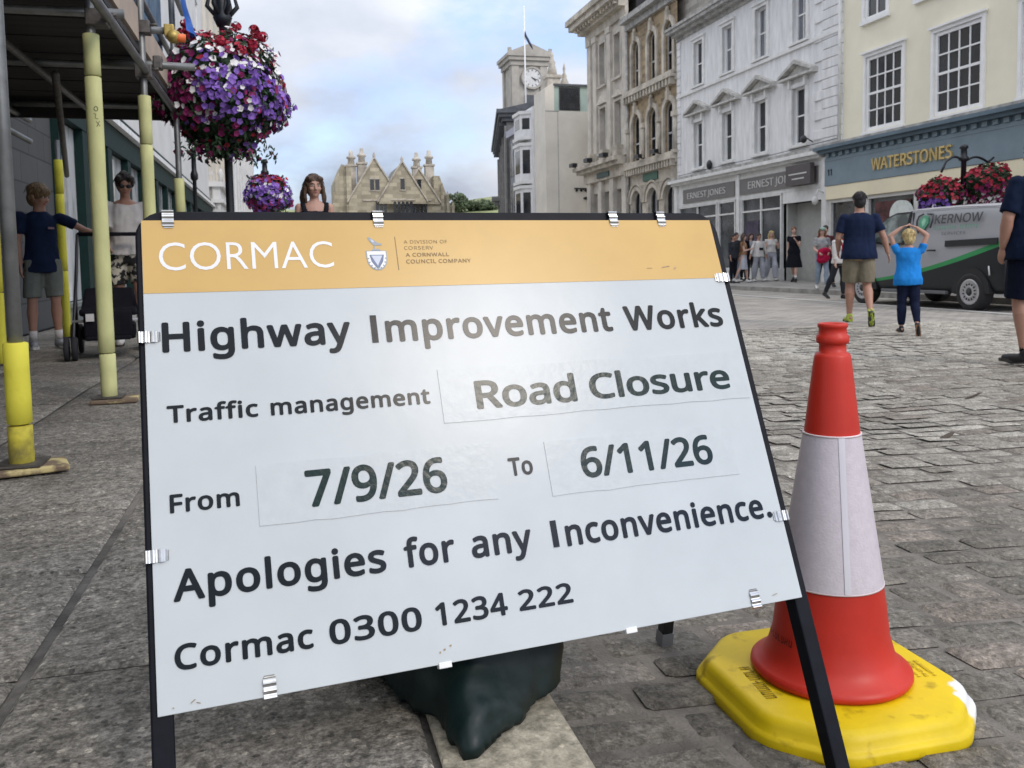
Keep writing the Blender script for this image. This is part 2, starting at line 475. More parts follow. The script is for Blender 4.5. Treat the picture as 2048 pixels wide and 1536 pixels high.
def brick_floor(name, c1, c2, mortar, bw, rh, ms):
    m = bpy.data.materials.new(name); m.use_nodes = True
    nt, b = nodes_of(m); b.inputs['Roughness'].default_value = 0.85
    tc = nt.nodes.new('ShaderNodeTexCoord'); br = nt.nodes.new('ShaderNodeTexBrick')
    br.inputs['Scale'].default_value = 1; br.inputs['Brick Width'].default_value = bw; br.inputs['Row Height'].default_value = rh
    br.inputs['Mortar Size'].default_value = ms; br.inputs['Color1'].default_value = (*c1, 1); br.inputs['Color2'].default_value = (*c2, 1); br.inputs['Mortar'].default_value = (*mortar, 1)
    nt.links.new(tc.outputs['Object'], br.inputs['Vector'])
    n = nt.nodes.new('ShaderNodeTexNoise'); n.inputs['Scale'].default_value = 1.3; n.inputs['Detail'].default_value = 8
    nt.links.new(tc.outputs['Object'], n.inputs['Vector'])
    r = nt.nodes.new('ShaderNodeValToRGB'); r.color_ramp.elements[0].position = 0.35; r.color_ramp.elements[1].position = 0.65
    r.color_ramp.elements[0].color = (0.72, 0.72, 0.72, 1); r.color_ramp.elements[1].color = (1.1, 1.1, 1.08, 1)
    nt.links.new(n.outputs['Fac'], r.inputs['Fac'])
    mx = nt.nodes.new('ShaderNodeMix'); mx.data_type = 'RGBA'; mx.blend_type = 'MULTIPLY'; mx.inputs['Factor'].default_value = 1
    nt.links.new(br.outputs['Color'], mx.inputs[6]); nt.links.new(r.outputs['Color'], mx.inputs[7]); nt.links.new(mx.outputs[2], b.inputs['Base Color'])
    bp = nt.nodes.new('ShaderNodeBump'); bp.invert = True; bp.inputs['Strength'].default_value = 0.6; bp.inputs['Distance'].default_value = 0.01
    nt.links.new(br.outputs['Fac'], bp.inputs['Height']); nt.links.new(bp.outputs['Normal'], b.inputs['Normal'])
    return m
M_roadfar = brick_floor('worn setts far off', (0.31, 0.29, 0.262), (0.40, 0.375, 0.338), (0.21, 0.195, 0.18), 0.24, 0.12, 0.012)
M_pavefar = brick_floor('pavement flags', (0.26, 0.25, 0.24), (0.32, 0.31, 0.295), (0.13, 0.13, 0.125), 0.9, 0.6, 0.012)

S_NEAR = 10.5
def strip(mb, us, s0, s1, dz, ds=2.0):
    n = max(1, int((s1-s0)/ds))
    for i in range(n):
        a = s0 + (s1-s0)*i/n; b = s0 + (s1-s0)*(i+1)/n
        for u0, u1 in zip(us, us[1:]):
            mb.quad((u0, a, gz(u0+1e-6)+dz), (u1, a, gz(u1-1e-6)+dz), (u1, b, gz(u1-1e-6)+dz), (u0, b, gz(u0+1e-6)+dz))
rb = MB(); ru = [0.41, 0.6, 0.8, 1.35, 1.8, 2.2, 2.8, 3.4, 6, 9, 12.98]
strip(rb, ru, -3, S_NEAR, -0.0016)
structure('road_bed', rb, M_mortar, fix=False)
rb = MB(); strip(rb, ru, S_NEAR, 77, 0.0)
strip(rb, [-40, 0.41], 60, 77, -0.2)
structure('road', rb, M_roadfar, fix=False)
# right pavement and its kerb
pb = MB(); pb.box(13.25, 17.3, -2, 77, -0.05, 0.11); structure('right_pavement', pb, M_pavefar)
kb = MB(); s = -1.0
while s < 76:
    kb.box(12.985, 13.245, s, s+0.94, -0.05, 0.118); s += 0.95
structure('right_kerb', kb, mat('kerb granite', (0.3, 0.29, 0.27), 0.85, var=0.25, vs=3))
# pale channel line beside the van
lb = MB()
for i in range(26):
    t = i/26; a = 9.0 + t*12; u = 10.92 + 0.02*(a-12); lb.box(u-0.11, u+0.11, a, a+0.45, -0.03, 0.014)
structure('channel_stones', lb, mat('channel stone', (0.42, 0.41, 0.39), 0.8, var=0.15, vs=3))

def cam_sees(s, u, z, m=60):
    P = SU(s, u, z) - Vector((0, 0, 0.97))
    q = Vector((P.dot(_r), P.dot(_d), P.dot(_f)))
    if q.z < 0.25: return False
    x = 1024 + 1762*q.x/q.z; y = 650 + 1762*q.y/q.z
    return -m*6 < x < 2048+m*6 and y < 1536+m*8

def toned(mb, tones, name, m):
    me = mb.mesh(name)
    at = me.attributes.new('tone', 'FLOAT', 'FACE'); at.data.foreach_set('value', tones)
    o = link(name, me, m); o.rotation_euler = (0, 0, ROT); o['kind'] = 'structure'
    return o

# granite setts, one little stone each, in courses across the street
rnd = random.Random(11)
sb = MB(); tones = []
s = 0.7; row = 0
while s < S_NEAR:
    dep = rnd.uniform(0.105, 0.135)
    u = 0.425 + rnd.uniform(0, 0.05)
    band = noise.noise(Vector((0, s*0.7, 3.0)))
    while u < 9.6:
        w = rnd.uniform(0.15, 0.30)
        if u + w > 12.9: break
        sm, um = s + dep/2, u + w/2
        if cam_sees(sm, um, 0.05):
            j = 0.014 + 0.014*rnd.random()
            worn = max(0.0, noise.noise(Vector((um*0.55, sm*0.55, 7.3))))      # worn-flat patches
            x0, x1, y0, y1 = u+j*0.5, u+w-j*0.5, s+j*0.45, s+dep-j*0.45
            h = rnd.uniform(-0.003, 0.005); tx = rnd.uniform(-0.018, 0.018); ty = rnd.uniform(-0.03, 0.03)
            drop = 0.007*(1-0.85*min(1, worn*2.6)); px_ = min(0.014, w*0.10); py_ = min(0.012, dep*0.12)
            xs = (x0, x0+px_, (x0+x1)/2, x1-px_, x1); ys = (y0, y0+py_, y1-py_, y1)
            vs = []
            for iy, y in enumerate(ys):
                for ix, x in enumerate(xs):
                    e = (ix in (0, 4)) + (iy in (0, 3))
                    z = gz(x) + 0.004 + h + tx*(x-um) + ty*(y-sm) + rnd.uniform(-0.002, 0.002)
                    if e: z -= drop*(1.0 if e == 1 else 1.25)
                    cr = 0.010 if e == 2 else 0
                    vs.append((x + (cr if ix == 0 else -cr if ix == 4 else 0) + rnd.uniform(-0.003, 0.003), y + rnd.uniform(-0.003, 0.003), z))
            fs = [(iy*5+ix, iy*5+ix+1, iy*5+ix+6, iy*5+ix+5) for iy in range(3) for ix in range(4)]
            sb.add(vs, fs, True)
            t = min(1, max(0, 0.54 + rnd.gauss(0, 0.13) + 0.22*noise.noise(Vector((um*0.4, sm*0.4, 1.0))) - 0.20 + 0.075*min(6, sm-1.5)))  # stones coloured paler with distance, standing in for grazing light
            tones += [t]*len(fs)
        u += w
    s += dep; row += 1
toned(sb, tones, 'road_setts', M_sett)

# granite flags of the left pavement with narrow joints
fb = MB(); tones = []
def slab(u0, u1, s0, s1, z, sag=0.0):
    g = 0.0055; n = 8; fr_ = [0.0, 0.015, 0.17, 0.34, 0.5, 0.66, 0.83, 0.985, 1.0]
    xs = [u0+g + (u1-u0-2*g)*f for f in fr_]; ys = [s0+g + (s1-s0-2*g)*f for f in fr_]
    vs = []
    for iy, y in enumerate(ys):
        for ix, x in enumerate(xs):
            e = ix in (0, n) or iy in (0, n)
            vs.append((x, y, z + noise.noise(Vector((x*2.2, y*2.2, 0)))*0.006 - (0.007 if e else 0)))
    fs = [(iy*(n+1)+ix, iy*(n+1)+ix+1, (iy+1)*(n+1)+ix+1, (iy+1)*(n+1)+ix) for iy in range(n) for ix in range(n)]
    fb.add(vs, fs, True); tones.extend([min(1, max(0, rnd.gauss(0.5, 0.2)))]*len(fs))
cols = ((-2.76, -1.95), (-1.95, -1.16), (-1.16, -0.477), (-0.467, 0.19))
for ci, (u0, u1) in enumerate(cols):
    s = -0.6 + (0.0 if ci == 3 else 0.0) - 0.285*(ci == 0)
    while s < 14:
        d = 0.57 if ci > 1 else 0.72
        slab(u0, u1, s, s+d, 0.25, 0); s += d
toned(fb, tones, 'pavement_flags', M_slab)
fb = MB(); tones = []
s = -0.9
while s < 14:
    slab(0.19, 0.41, s, s+0.8, 0.253); s += 0.8
toned(fb, tones, 'pavement_kerb', M_kerb)
pb = MB()
pb.box(-2.8, 0.405, -4, 14, -0.05, 0.235)
structure('pavement_bed', pb, M_mortar)
pb = MB(); pb.box(-2.8, 0.19, 14, 77, -0.05, 0.25); structure('left_pavement', pb, M_pavefar)
pb = MB(); pb.box(0.195, 0.41, 14, 77, -0.05, 0.25); structure('left_kerb', pb, M_kerb)
# shallow drain groove filled with dirt between flags and kerb run
gbm = MB(); gbm.box(-0.498, -0.442, -0.6, 14, 0.2, 0.240)
structure('drain_channel', gbm, mat('drain dirt', (0.13, 0.12, 0.105), 0.95, var=0.5, vs=5, bump=0.8, bs=50))

# a few things lying on the setts
def litter(s, u, ln, w, yaw, name, label, col):
    b_ = MB(); pts = []
    for i in range(7):
        t = i/6 - 0.5; pts.append((t*ln, 0.15*ln*(t*t), 0.012 + 0.01*math.sin(t*3)))
    b_.tube(pts, [w*0.3, w*0.8, w, w, w*0.9, w*0.6, w*0.15], 6, True, None, 0.5 if name == 'dead_leaf' else 1.0, (0, 1, 0))
    t = Thing(name, label, 'leaf' if name == 'dead_leaf' else 'twig', s, u, gz(u)+0.004, yaw, street=False)
    me = b_.mesh(name); o = bpy.data.objects
    t.part('blade' if name == 'dead_leaf' else 'stem', b_, mat(name, col, 0.8))
litter(4.89, 4.45, 0.22, 0.007, 0.35, 'twig', 'thin dark twig lying alone on the pale setts, farther right of the cone', (0.05, 0.035, 0.025))
litter(3.84, 3.33, 0.15, 0.018, 0.35, 'dead_leaf', 'curled brown dead leaf lying on the setts just right of the cone', (0.07, 0.05, 0.035))
# ------------------------------------------------------------------ buildings
def wall_into(mb, u, s0, s1, z0, z1, ops, depth=0.22, out=-1):
    """facade plane at u with real openings; ops = (s0, s1, z0, z1, arched)"""
    S = sorted({s0, s1, *[o[0] for o in ops], *[o[1] for o in ops]}); Z = sorted({z0, z1, *[o[2] for o in ops], *[o[3] for o in ops]})
    for a, b in zip(S, S[1:]):
        for c, d in zip(Z, Z[1:]):
            m, n = (a+b)/2, (c+d)/2
            if any(o[0] < m < o[1] and o[2] < n < o[3] for o in ops): continue
            q = [(u, a, c), (u, b, c), (u, b, d), (u, a, d)]
            mb.add(q if out < 0 else q[::-1], [(3, 2, 1, 0)])
    ui = u - out*depth
    for o in ops:
        a, b, c, d = o[:4]; arch = len(o) > 4 and o[4]
        r = (b-a)/2; m = (a+b)/2; zs = d - r if arch else d
        mb.quad((u, a, c), (ui, a, c), (ui, a, zs), (u, a, zs)); mb.quad((u, b, c), (u, b, zs), (ui, b, zs), (ui, b, c))
        mb.quad((u, a, c), (u, b, c), (ui, b, c), (ui, a, c))
        if arch:
            N = 10; arc = [(m - r*math.cos(math.pi*k/N), zs + r*math.sin(math.pi*k/N)) for k in range(N+1)]
            for k in range(N):
                p, q = arc[k], arc[k+1]
                mb.quad((u, p[0], p[1]), (u, q[0], q[1]), (ui, q[0], q[1]), (ui, p[0], p[1]))
                cs = (a, d) if k < N/2 else (b, d)
                mb.add([(u, p[0], p[1]), (u, q[0], q[1]), (u, cs[0], cs[1])], [(0, 1, 2)])
            mb.add([(u, a, d), (u, m, d), (u, b, d)], [(0, 1, 2)])
        else:
            mb.quad((u, a, d), (ui, a, d), (ui, b, d), (u, b, d))

def uwall_into(mb, s, u0, u1, z0, z1, ops, depth=0.2):
    """end wall at s facing the camera end of the street"""
    t = MB(); wall_into(t, 0.0, u0, u1, z0, z1, ops, depth, -1)
    mb.add([(y, s + x, z) for x, y, z in t.v], t.f)

M_glass = mat('window glass', (0.016, 0.02, 0.026), 0.06, var=0.5, vs=1.1, spec=0.75, bump=0.05, bs=2.0)
M_glass_grey = mat('window glass with pale curtain', (0.16, 0.17, 0.19), 0.12, var=0.45, vs=1.8, spec=0.7, stretch=(1, 4, 0.4))
M_glass_blind = mat('window glass with drawn blind', (0.30, 0.30, 0.29), 0.15, var=0.25, vs=1.2, spec=0.7, stretch=(1, 3, 0.5))
_gr = random.Random(77)
M_glass_shop = mat('shop window glass', (0.045, 0.05, 0.055), 0.08, var=0.9, vs=0.9, spec=0.7)
M_white = mat('white window paint', (0.85, 0.85, 0.84), 0.5, var=0.05, vs=3)

def window(th, u, a, b, c, d, cols, rows, frame=M_white, glass=M_glass, fw=0.07, bar=0.03, dep=0.12, arch=False, out=-1, barat=None, mid=None, name='window'):
    """frame with glazing bars as one part, its pane as a sub-part"""
    uf = u - out*(dep - 0.05); ub = u - out*(dep + 0.01); ug = u - out*dep
    m = MB()
    m.box(uf, ub, a, a+fw, c, d); m.box(uf, ub, b-fw, b, c, d); m.box(uf, ub, a+fw, b-fw, c, c+fw); m.box(uf, ub, a+fw, b-fw, d-fw, d)
    um = u - out*(dep - 0.028); ux = u - out*(dep - 0.003)
    for k in range(1, cols):
        y = a + fw + (b-a-2*fw)*k/cols
        m.box(um, ux, y-bar/2, y+bar/2, c+fw, d-fw)
    zs = barat or [c + fw + (d-c-2*fw)*k/rows for k in range(1, rows)]
    um2 = u - out*(dep - 0.034)
    for z in zs:
        t = bar*1.7 if mid is not None and abs(z-mid) < 0.02 else bar
        m.box(um2, ux, a+fw, b-fw, z-t/2, z+t/2)
    if glass is M_glass or glass is M_glass_grey: glass = _gr.choice((M_glass, M_glass, M_glass_grey, M_glass_grey, M_glass_grey, M_glass_blind) if glass is M_glass_grey else (M_glass, M_glass, M_glass, M_glass_grey))
    w = th.part(name, m, frame)
    g = MB(); g.quad((ug, a+fw*0.5, c+fw*0.5), (ug, b-fw*0.5, c+fw*0.5), (ug, b-fw*0.5, d-fw*0.5), (ug, a+fw*0.5, d-fw*0.5))
    th.part('pane', g, glass, w, fix=False)
    return w
def cornice_into(mb, u, s0, s1, z, steps, out=-1):
    """steps: (projection, height) stacked upward"""
    for p, h in steps:
        mb.box(u - out*0.0, u + out*p, s0 - (p if p > 0 else 0)*0.15, s1 + (p if p > 0 else 0)*0.15, z, z+h); z += h
def archring(mb, u, sc, zs, r0, r1, p, out=-1, n=12, legs=0.0):
    pts0 = [(sc - r0*math.cos(math.pi*k/n), zs + r0*math.sin(math.pi*k/n)) for k in range(n+1)]
    pts1 = [(sc - r1*math.cos(math.pi*k/n), zs + r1*math.sin(math.pi*k/n)) for k in range(n+1)]
    if legs:
        pts0 = [(sc-r0, zs-legs)] + pts0 + [(sc+r0, zs-legs)]; pts1 = [(sc-r1, zs-legs)] + pts1 + [(sc+r1, zs-legs)]
    for k in range(len(pts0)-1):
        mb.prism([pts0[k], pts0[k+1], pts1[k+1], pts1[k]], u + out*p, u - out*0.02, axis='X')

# materials of walls
M_wstucco = mat('white painted stucco', (0.74, 0.74, 0.74), 0.75, var=0.15, stretch=(1, 2.4, 0.5), vs=2.0, bump=0.12, bs=12, thr=(0.3, 0.7))
M_wtrim = mat('white painted mouldings', (0.73, 0.73, 0.71), 0.7, var=0.10, vs=3)
M_grime = mat('grimy lead flashing', (0.38, 0.375, 0.355), 0.8, var=0.35, vs=4)
M_cream = mat('cream painted render', (0.83, 0.78, 0.62), 0.75, var=0.05, vs=0.7, bump=0.08, bs=18)
M_blue = mat('grey blue shopfront paint', (0.19, 0.255, 0.295), 0.5, var=0.08, vs=2)
M_bluedark = mat('blue cornice paint', (0.10, 0.15, 0.19), 0.5, var=0.15, vs=2)
M_blind = mat('cream shop blind', (0.82, 0.74, 0.54), 0.7, var=0.05, vs=1)
M_taupe = mat('taupe fascia board', (0.17, 0.16, 0.155), 0.5, var=0.06)
M_darksign = mat('dark projecting sign', (0.075, 0.065, 0.065), 0.45, var=0.1)
M_silver = mat('pale sign letters', (0.62, 0.61, 0.59), 0.4, var=0.05)
M_gold = mat('gold sign letters', (0.62, 0.47, 0.20), 0.38, metal=0.35, var=0.2, vs=5)
M_ochre = blocks('ochre rubble stone', (0.36, 0.27, 0.16), (0.40, 0.34, 0.25), 0.42, 0.19, var=0.35, msize=0.014, stain_amt=0.4)
M_bath = mat('weathered pale limestone', (0.50, 0.455, 0.38), 0.85, var=0.3, vs=1.6, bump=0.2, bs=14)
M_pale = mat('pale granite ashlar', (0.56, 0.52, 0.455), 0.85, var=0.2, vs=1.2, bump=0.15, bs=14)
M_grub = blocks('grey rubble wall', (0.36, 0.34, 0.30), (0.42, 0.40, 0.36), 0.5, 0.22, var=0.3)
M_conc = mat('stained pale concrete', (0.72, 0.68, 0.60), 0.85, var=0.14, vs=0.55, bump=0.15, bs=9, thr=(0.25, 0.75))
M_copper = mat('pale green copper', (0.40, 0.50, 0.45), 0.6, var=0.12, vs=1)
M_slate = mat('dark slate', (0.085, 0.09, 0.10), 0.6, var=0.25, vs=4, bump=0.2, bs=30)
M_hall = blocks('grey granite courses', (0.30, 0.295, 0.285), (0.24, 0.235, 0.23), 0.9, 0.36, var=0.14, bump=0.2)
M_tower = mat('tower granite', (0.42, 0.395, 0.345), 0.85, var=0.18, vs=0.8, bump=0.2, bs=8)
M_coin = blocks('buff granite rubble', (0.50, 0.45, 0.33), (0.42, 0.37, 0.27), 0.75, 0.32, var=0.28, bump=0.3, stain_amt=0.5)
M_coinroof = mat('mossy slate roof', (0.20, 0.20, 0.18), 0.85, var=0.3, vs=2)
M_black = mat('black paint', (0.012, 0.013, 0.016), 0.4, var=0.2)
M_dark = mat('dark interior', (0.03, 0.03, 0.032), 0.9, var=0.3, vs=1)
M_pink = mat('tan painted panel', (0.55, 0.45, 0.36), 0.8, var=0.08)

UF = 17.0
def back_and_roof(th, s0, s1, z0, z1, u0, u1, wallm, roofm, pitch=1.6, s_end=True):
    m = MB(); m.box(u0+0.45, u1, s0+0.01, s1-0.01, z0, z1-0.02); th.part('wall_core', m, M_dark)
    r = MB(); um = (u0+u1)/2
    r.prism([(u0+0.1, z1), (um, z1+pitch), (u1, z1)], s0+0.005, s1-0.005); th.part('roof', r, roofm)

# --- cream building with the blue shopfront (nearest on the right)
def cream_building():
    T = Thing('shop_building', 'cream rendered building over a grey blue shopfront with gold letters', 'building', 17, UF, 0.1)
    s0, s1 = 9.0, 24.28
    wins = [(21.56, 23.17, 4.64, 6.80), (18.64, 20.32, 4.62, 6.80), (15.8, 17.42, 4.64, 6.8), (12.6, 14.2, 4.64, 6.8)]
    tops = [(22.26, 23.26, 7.88, 9.6), (19.3, 20.95, 7.88, 9.6), (16.3, 17.7, 7.88, 9.6)]
    m = MB(); wall_into(m, UF, s0, s1, 4.4, 11.4, [(*w,) for w in wins+tops], 0.2); T.part('wall', m, M_cream)
    back_and_roof(T, s0, s1, 0.1, 11.4, UF, 26, M_cream, M_slate)
    for i, w in enumerate(wins):
        a, b, c, d = w
        h = (d-c-0.2)/4; z = [c+0.1+h*k for k in (1, 2, 3)]
        if i == 0: window(T, UF, a, b, c, d, 4, 4, fw=0.1, bar=0.04, dep=0.06, barat=[z[0], z[1], z[2]], mid=z[1])
        else: window(T, UF, a, b, c, d, 4, 4, fw=0.1, bar=0.04, dep=0.06, barat=z, mid=z[1])
        fr = MB(); fr.box(UF-0.05, UF+0.02, a-0.1, a, c-0.04, d+0.1); fr.box(UF-0.05, UF+0.02, b, b+0.1, c-0.04, d+0.1); fr.box(UF-0.05, UF+0.02, a, b, d, d+0.1); fr.box(UF-0.1, UF+0.02, a-0.12, b+0.12, c-0.12, c-0.04)
        fr.box(UF-0.12, UF-0.02, a-0.16, b+0.16, d+0.1, d+0.15)
        T.part('window_surround', fr, M_white)
    for a, b, c, d in tops:
        window(T, UF, a, b, c, d, 2, 2, fw=0.1, bar=0.05, dep=0.06)
        fr = MB(); fr.box(UF-0.05, UF+0.02, a-0.1, a, c, d); fr.box(UF-0.05, UF+0.02, b, b+0.1, c, d); fr.box(UF-0.1, UF+0.02, a-0.14, b+0.14, c-0.12, c)
        T.part('window_surround', fr, M_white)
    # blue entablature
    e = MB(); e.box(UF-0.22, UF+0.02, s0, 24.9, 3.16, 4.04); T.part('fascia', e, M_blue)
    e = MB(); y = s0
    while y < 24.7: e.box(UF-0.26, UF-0.2, y, y+0.17, 4.045, 4.17); y += 0.34
    e.box(UF-0.235, UF-0.2, s0, 24.9, 3.93, 3.98); T.part('dentils', e, M_blue)
    e = MB(); e.box(UF-0.2, UF+0.02, s0, 24.9, 4.045, 4.18); e.box(UF-0.38, UF+0.02, s0, 25.05, 4.18, 4.28); e.box(UF-0.5, UF+0.02, s0, 25.15, 4.28, 4.38); T.part('cornice', e, M_bluedark)
    e = MB(); e.box(UF-0.44, UF+0.01, s0, 25.1, 4.382, 4.46); T.part('flashing_and_shadow_line', e, M_grime)
    Mt = Matrix(((0, 0, -1, UF-0.222), (-1, 0, 0, 0), (0, 1, 0, 0), (0, 0, 0, 1)))
    e = MB()
    # raised serif letters (text x runs toward smaller s)
    text3d_into(e, 'WATERSTONES', -22.55, -19.33, 3.42, 0.34, 0.0, 0.05, 0.012, Mt)
    for a, f in ((22.5, 0), (21.2, 0)): pass
    T.part('lettering', e, M_gold)
    e = MB(); text3d_into(e, '11', -24.72, -24.52, 3.47, 0.2, 0.0, 0.02, 0.0, Mt); T.part('lettering', e, M_black)
    # cream blind box, posts and glazing
    e = MB(); e.box(UF-0.2, UF+0.02, s0, 24.9, 2.72, 3.155); T.part('blind', e, M_blind, bev=0.02)
    e = MB(); e.box(UF-0.13, UF+0.02, s0, 24.9, 2.62, 2.715); y = 24.86
    for y in (24.86, 23.0, 20.9, 18.9, 16.9, 14.9, 12.9): e.box(UF-0.12, UF+0.02, y-0.16, y, 0.55, 2.62)
    e.box(UF-0.14, UF+0.02, s0, 24.9, 0.1, 0.545); T.part('shopfront_frame', e, mat('pale shopfront paint', (0.62, 0.61, 0.58), 0.6, var=0.06))
    g = MB()
    for a, b in ((23.0, 24.7), (20.9, 22.84), (18.9, 20.74), (16.9, 18.74), (14.9, 16.74), (12.9, 14.74)): g.quad((UF-0.03, a, 0.55), (UF-0.03, b, 0.55), (UF-0.03, b, 2.62), (UF-0.03, a, 2.62))
    T.part('shop_window', g, M_glass_shop)
    # window display cloths
    e = MB(); e.box(UF-0.06, UF-0.045, 21.1, 22.6, 0.8, 2.5); T.part('display_board', e, mat('dull red display', (0.09, 0.03, 0.03), 0.7, var=0.7, vs=3))
    e = MB(); n = 24
    e.prism([(21.25 + 0.42*math.cos(2*math.pi*k/n), 2.05 + 0.42*math.sin(2*math.pi*k/n)) for k in range(n)], UF-0.30, UF-0.16, axis='X'); T.part('round_sign', e, mat('pale round sign', (0.66, 0.70, 0.66), 0.5, var=0.1, vs=5))
cream_building()

# --- white stucco building with pediments
def white_building():
    T = Thing('shop_building', 'white stucco building with pedimented sash windows and taupe shop signs', 'building', 30, UF, 0.1)
    s0, s1 = 24.28, 36.15
    cs = (26.67, 29.13, 31.61, 34.09)
    up = [(c-0.39, c+0.39, 8.15, 9.92) for c in cs]; lo = [(c-0.39, c+0.39, 4.74, 6.62) for c in cs]
    m = MB(); wall_into(m, UF, s0, s1, 4.3, 10.35, up+lo, 0.24); T.part('wall', m, M_wstucco)
    back_and_roof(T, s0, s1, 0.1, 10.6, UF, 26, M_wstucco, M_slate)
    for i, w in enumerate(up):
        window(T, UF, *w, 2, 2, glass=M_glass_grey, fw=0.06, dep=0.16, mid=(w[2]+w[3])/2)
        f = MB(); a, b, c, d = w
        f.box(UF-0.06, UF+0.02, a-0.15, a, c-0.02, d+0.12); f.box(UF-0.06, UF+0.02, b, b+0.15, c-0.02, d+0.12); f.box(UF-0.06, UF+0.02, a, b, d, d+0.12); f.box(UF-0.12, UF+0.02, a-0.2, b+0.2, d+0.12, d+0.2); f.box(UF-0.12, UF+0.02, a-0.2, b+0.2, c-0.1, c-0.02)
        T.part('window_surround', f, M_wtrim)
    for i, w in enumerate(lo):
        window(T, UF, *w, 1, 2, fw=0.06, dep=0.16, glass=M_glass if i != 3 else M_glass_grey, barat=[w[2]+0.95], mid=w[2]+0.95)
        f = MB(); a, b, c, d = w; sc = (a+b)/2
        f.box(UF-0.07, UF+0.02, a-0.17, a, c-0.02, d+0.14); f.box(UF-0.07, UF+0.02, b, b+0.17, c-0.02, d+0.14); f.box(UF-0.07, UF+0.02, a, b, d, d+0.14); f.box(UF-0.14, UF+0.02, a-0.2, b+0.2, c-0.12, c-0.02)
        for q in (a-0.12, b+0.02): f.box(UF-0.16, UF+0.02, q, q+0.1, d+0.0, d+0.3)
        T.part('window_surround', f, M_wtrim)
        p = MB(); z = 6.93; hw = 1.03; ap = 7.52
        p.box(UF-0.26, UF+0.02, sc-hw, sc+hw, z, z+0.07)
        for sg in (-1, 1):
            p.prism([(sc+sg*hw, z+0.072), (sc+sg*hw, z+0.16), (sc, ap), (sc, ap-0.13)], UF-0.25, UF+0.02, axis='X')
        p.prism([(sc-hw+0.15, z+0.072), (sc+hw-0.15, z+0.072), (sc, ap-0.15)], UF-0.05, UF+0.02, axis='X')
        T.part('pediment', p, mat('weathered pediment paint', (0.50, 0.49, 0.46), 0.8, var=0.25, vs=5))
    e = MB(); e.box(UF-0.08, UF+0.02, s0+0.0, s1, 7.9, 8.02); T.part('string_course', e, M_wtrim)
    e = MB(); e.box(UF-0.08, UF+0.02, s0, s1, 10.352, 10.5); e.box(UF-0.3, UF+0.02, s0, s1, 10.5, 10.62); e.box(UF-0.48, UF+0.02, s0, s1+0.1, 10.62, 10.75); e.box(UF-0.55, UF+0.02, s0, s1+0.12, 10.75, 10.86); T.part('cornice', e, M_grime)
    q = MB(); z = 4.42; k = 0
    while z < 10.2:
        w = 1.5 if k % 2 else 1.05
        q.box(UF-0.055, UF+0.02, s0+0.02, s0+0.02+w, z, z+0.29); q.box(UF-0.055, UF+0.02, s1-0.35, s1-0.02, z, z+0.29); z += 0.31; k += 1
    split(T, 'quoin', q, M_wstucco, bev=0.012)
    # shopfront
    e = MB(); e.box(UF-0.12, UF+0.02, 25.1, s1, 3.16, 4.1); e.box(UF-0.3, UF+0.02, 25.1, s1+0.1, 4.1, 4.2); e.box(UF-0.44, UF+0.02, 25.05, s1+0.15, 4.2, 4.32)
    for y, w in ((25.1, 0.24), (30.62, 0.22), (36.15, 0.3)): e.box(UF-0.2, UF+0.02, y-w, y, 0.1, 4.09)
    T.part('shopfront_frame', e, M_wtrim)
    e = MB(); e.box(UF-0.42, UF+0.01, 25.05, s1+0.1, 4.322, 4.42); T.part('flashing_and_shadow_line', e, M_grime)
    Mt = Matrix(((0, 0, -1, UF-0.172), (-1, 0, 0, 0), (0, 1, 0, 0), (0, 0, 0, 1)))
    for a, b, l0, l1 in ((25.38, 30.38, 27.0, 29.75), (30.84, 35.3, 31.5, 34.85)):
        e = MB(); e.box(UF-0.17, UF-0.1, a, b, 3.3, 3.88); f = T.part('shop_sign', e, M_taupe)
        e = MB()
        if b < 30.5: text3d_into(e, 'ERNEST JON', -l1, -l0, 3.48, 0.26, 0, 0.02, 0.0, Mt)
        else: text3d_into(e, 'ERNEST JONES', -l1, -l0, 3.47, 0.24, 0, 0.02, 0.0, Mt)
        T.part('lettering', e, M_silver, f)
    e = MB(); e.box(UF-0.42, UF-0.26, 25.4, 26.84, 3.32, 3.98); f = T.part('covering_sign', e, M_darksign)
    e = MB(); Mt2 = Matrix(((0, 0, -1, UF-0.422), (-1, 0, 0, 0), (0, 1, 0, 0), (0, 0, 0, 1)))
    for k, (w0, w1) in enumerate(((26.65, 25.6), (26.45, 25.75))): e.box(UF-0.426, UF-0.42, w0, w1, 3.66-k*0.16, 3.70-k*0.16)
    T.part('lettering', e, M_silver, f)
    bays = [(27.7, 30.35), (30.95, 32.2), (32.45, 35.8)]
    e = MB(); g = MB()
    e.box(UF-0.12, UF+0.02, 25.1, 27.5, 2.78, 3.155)
    for a, b in bays:
        c, d = 0.55, 3.1
        e.box(UF-0.1, UF+0.0, a-0.08, a, c, d); e.box(UF-0.1, UF+0.0, b, b+0.08, c, d); e.box(UF-0.11, UF, a-0.08, b+0.08, d, d+0.06)
        e.box(UF-0.09, UF-0.03, a, b, 2.62, 2.68); e.box(UF-0.14, UF+0.02, a-0.09, b+0.09, 0.1, c)
        if b-a > 2: e.box(UF-0.088, UF-0.03, (a+b)/2-0.035, (a+b)/2+0.035, c, d)
        g.quad((UF-0.02, a, c), (UF-0.02, b, c), (UF-0.02, b, d), (UF-0.02, a, d))
    T.part('window_frames', e, M_wtrim); T.part('shop_window', g, M_glass_shop)
    e = MB(); e.box(UF+0.4, UF+0.44, 25.2, 27.5, 0.1, 2.78); e.box(UF+0.03, UF+0.4, 27.42, 27.5, 0.1, 2.78); e.box(UF+0.03, UF+0.4, 25.2, 25.28, 0.1, 2.78); T.part('door_recess', e, mat('grey green lobby wall', (0.42, 0.425, 0.40), 0.7, var=0.08))
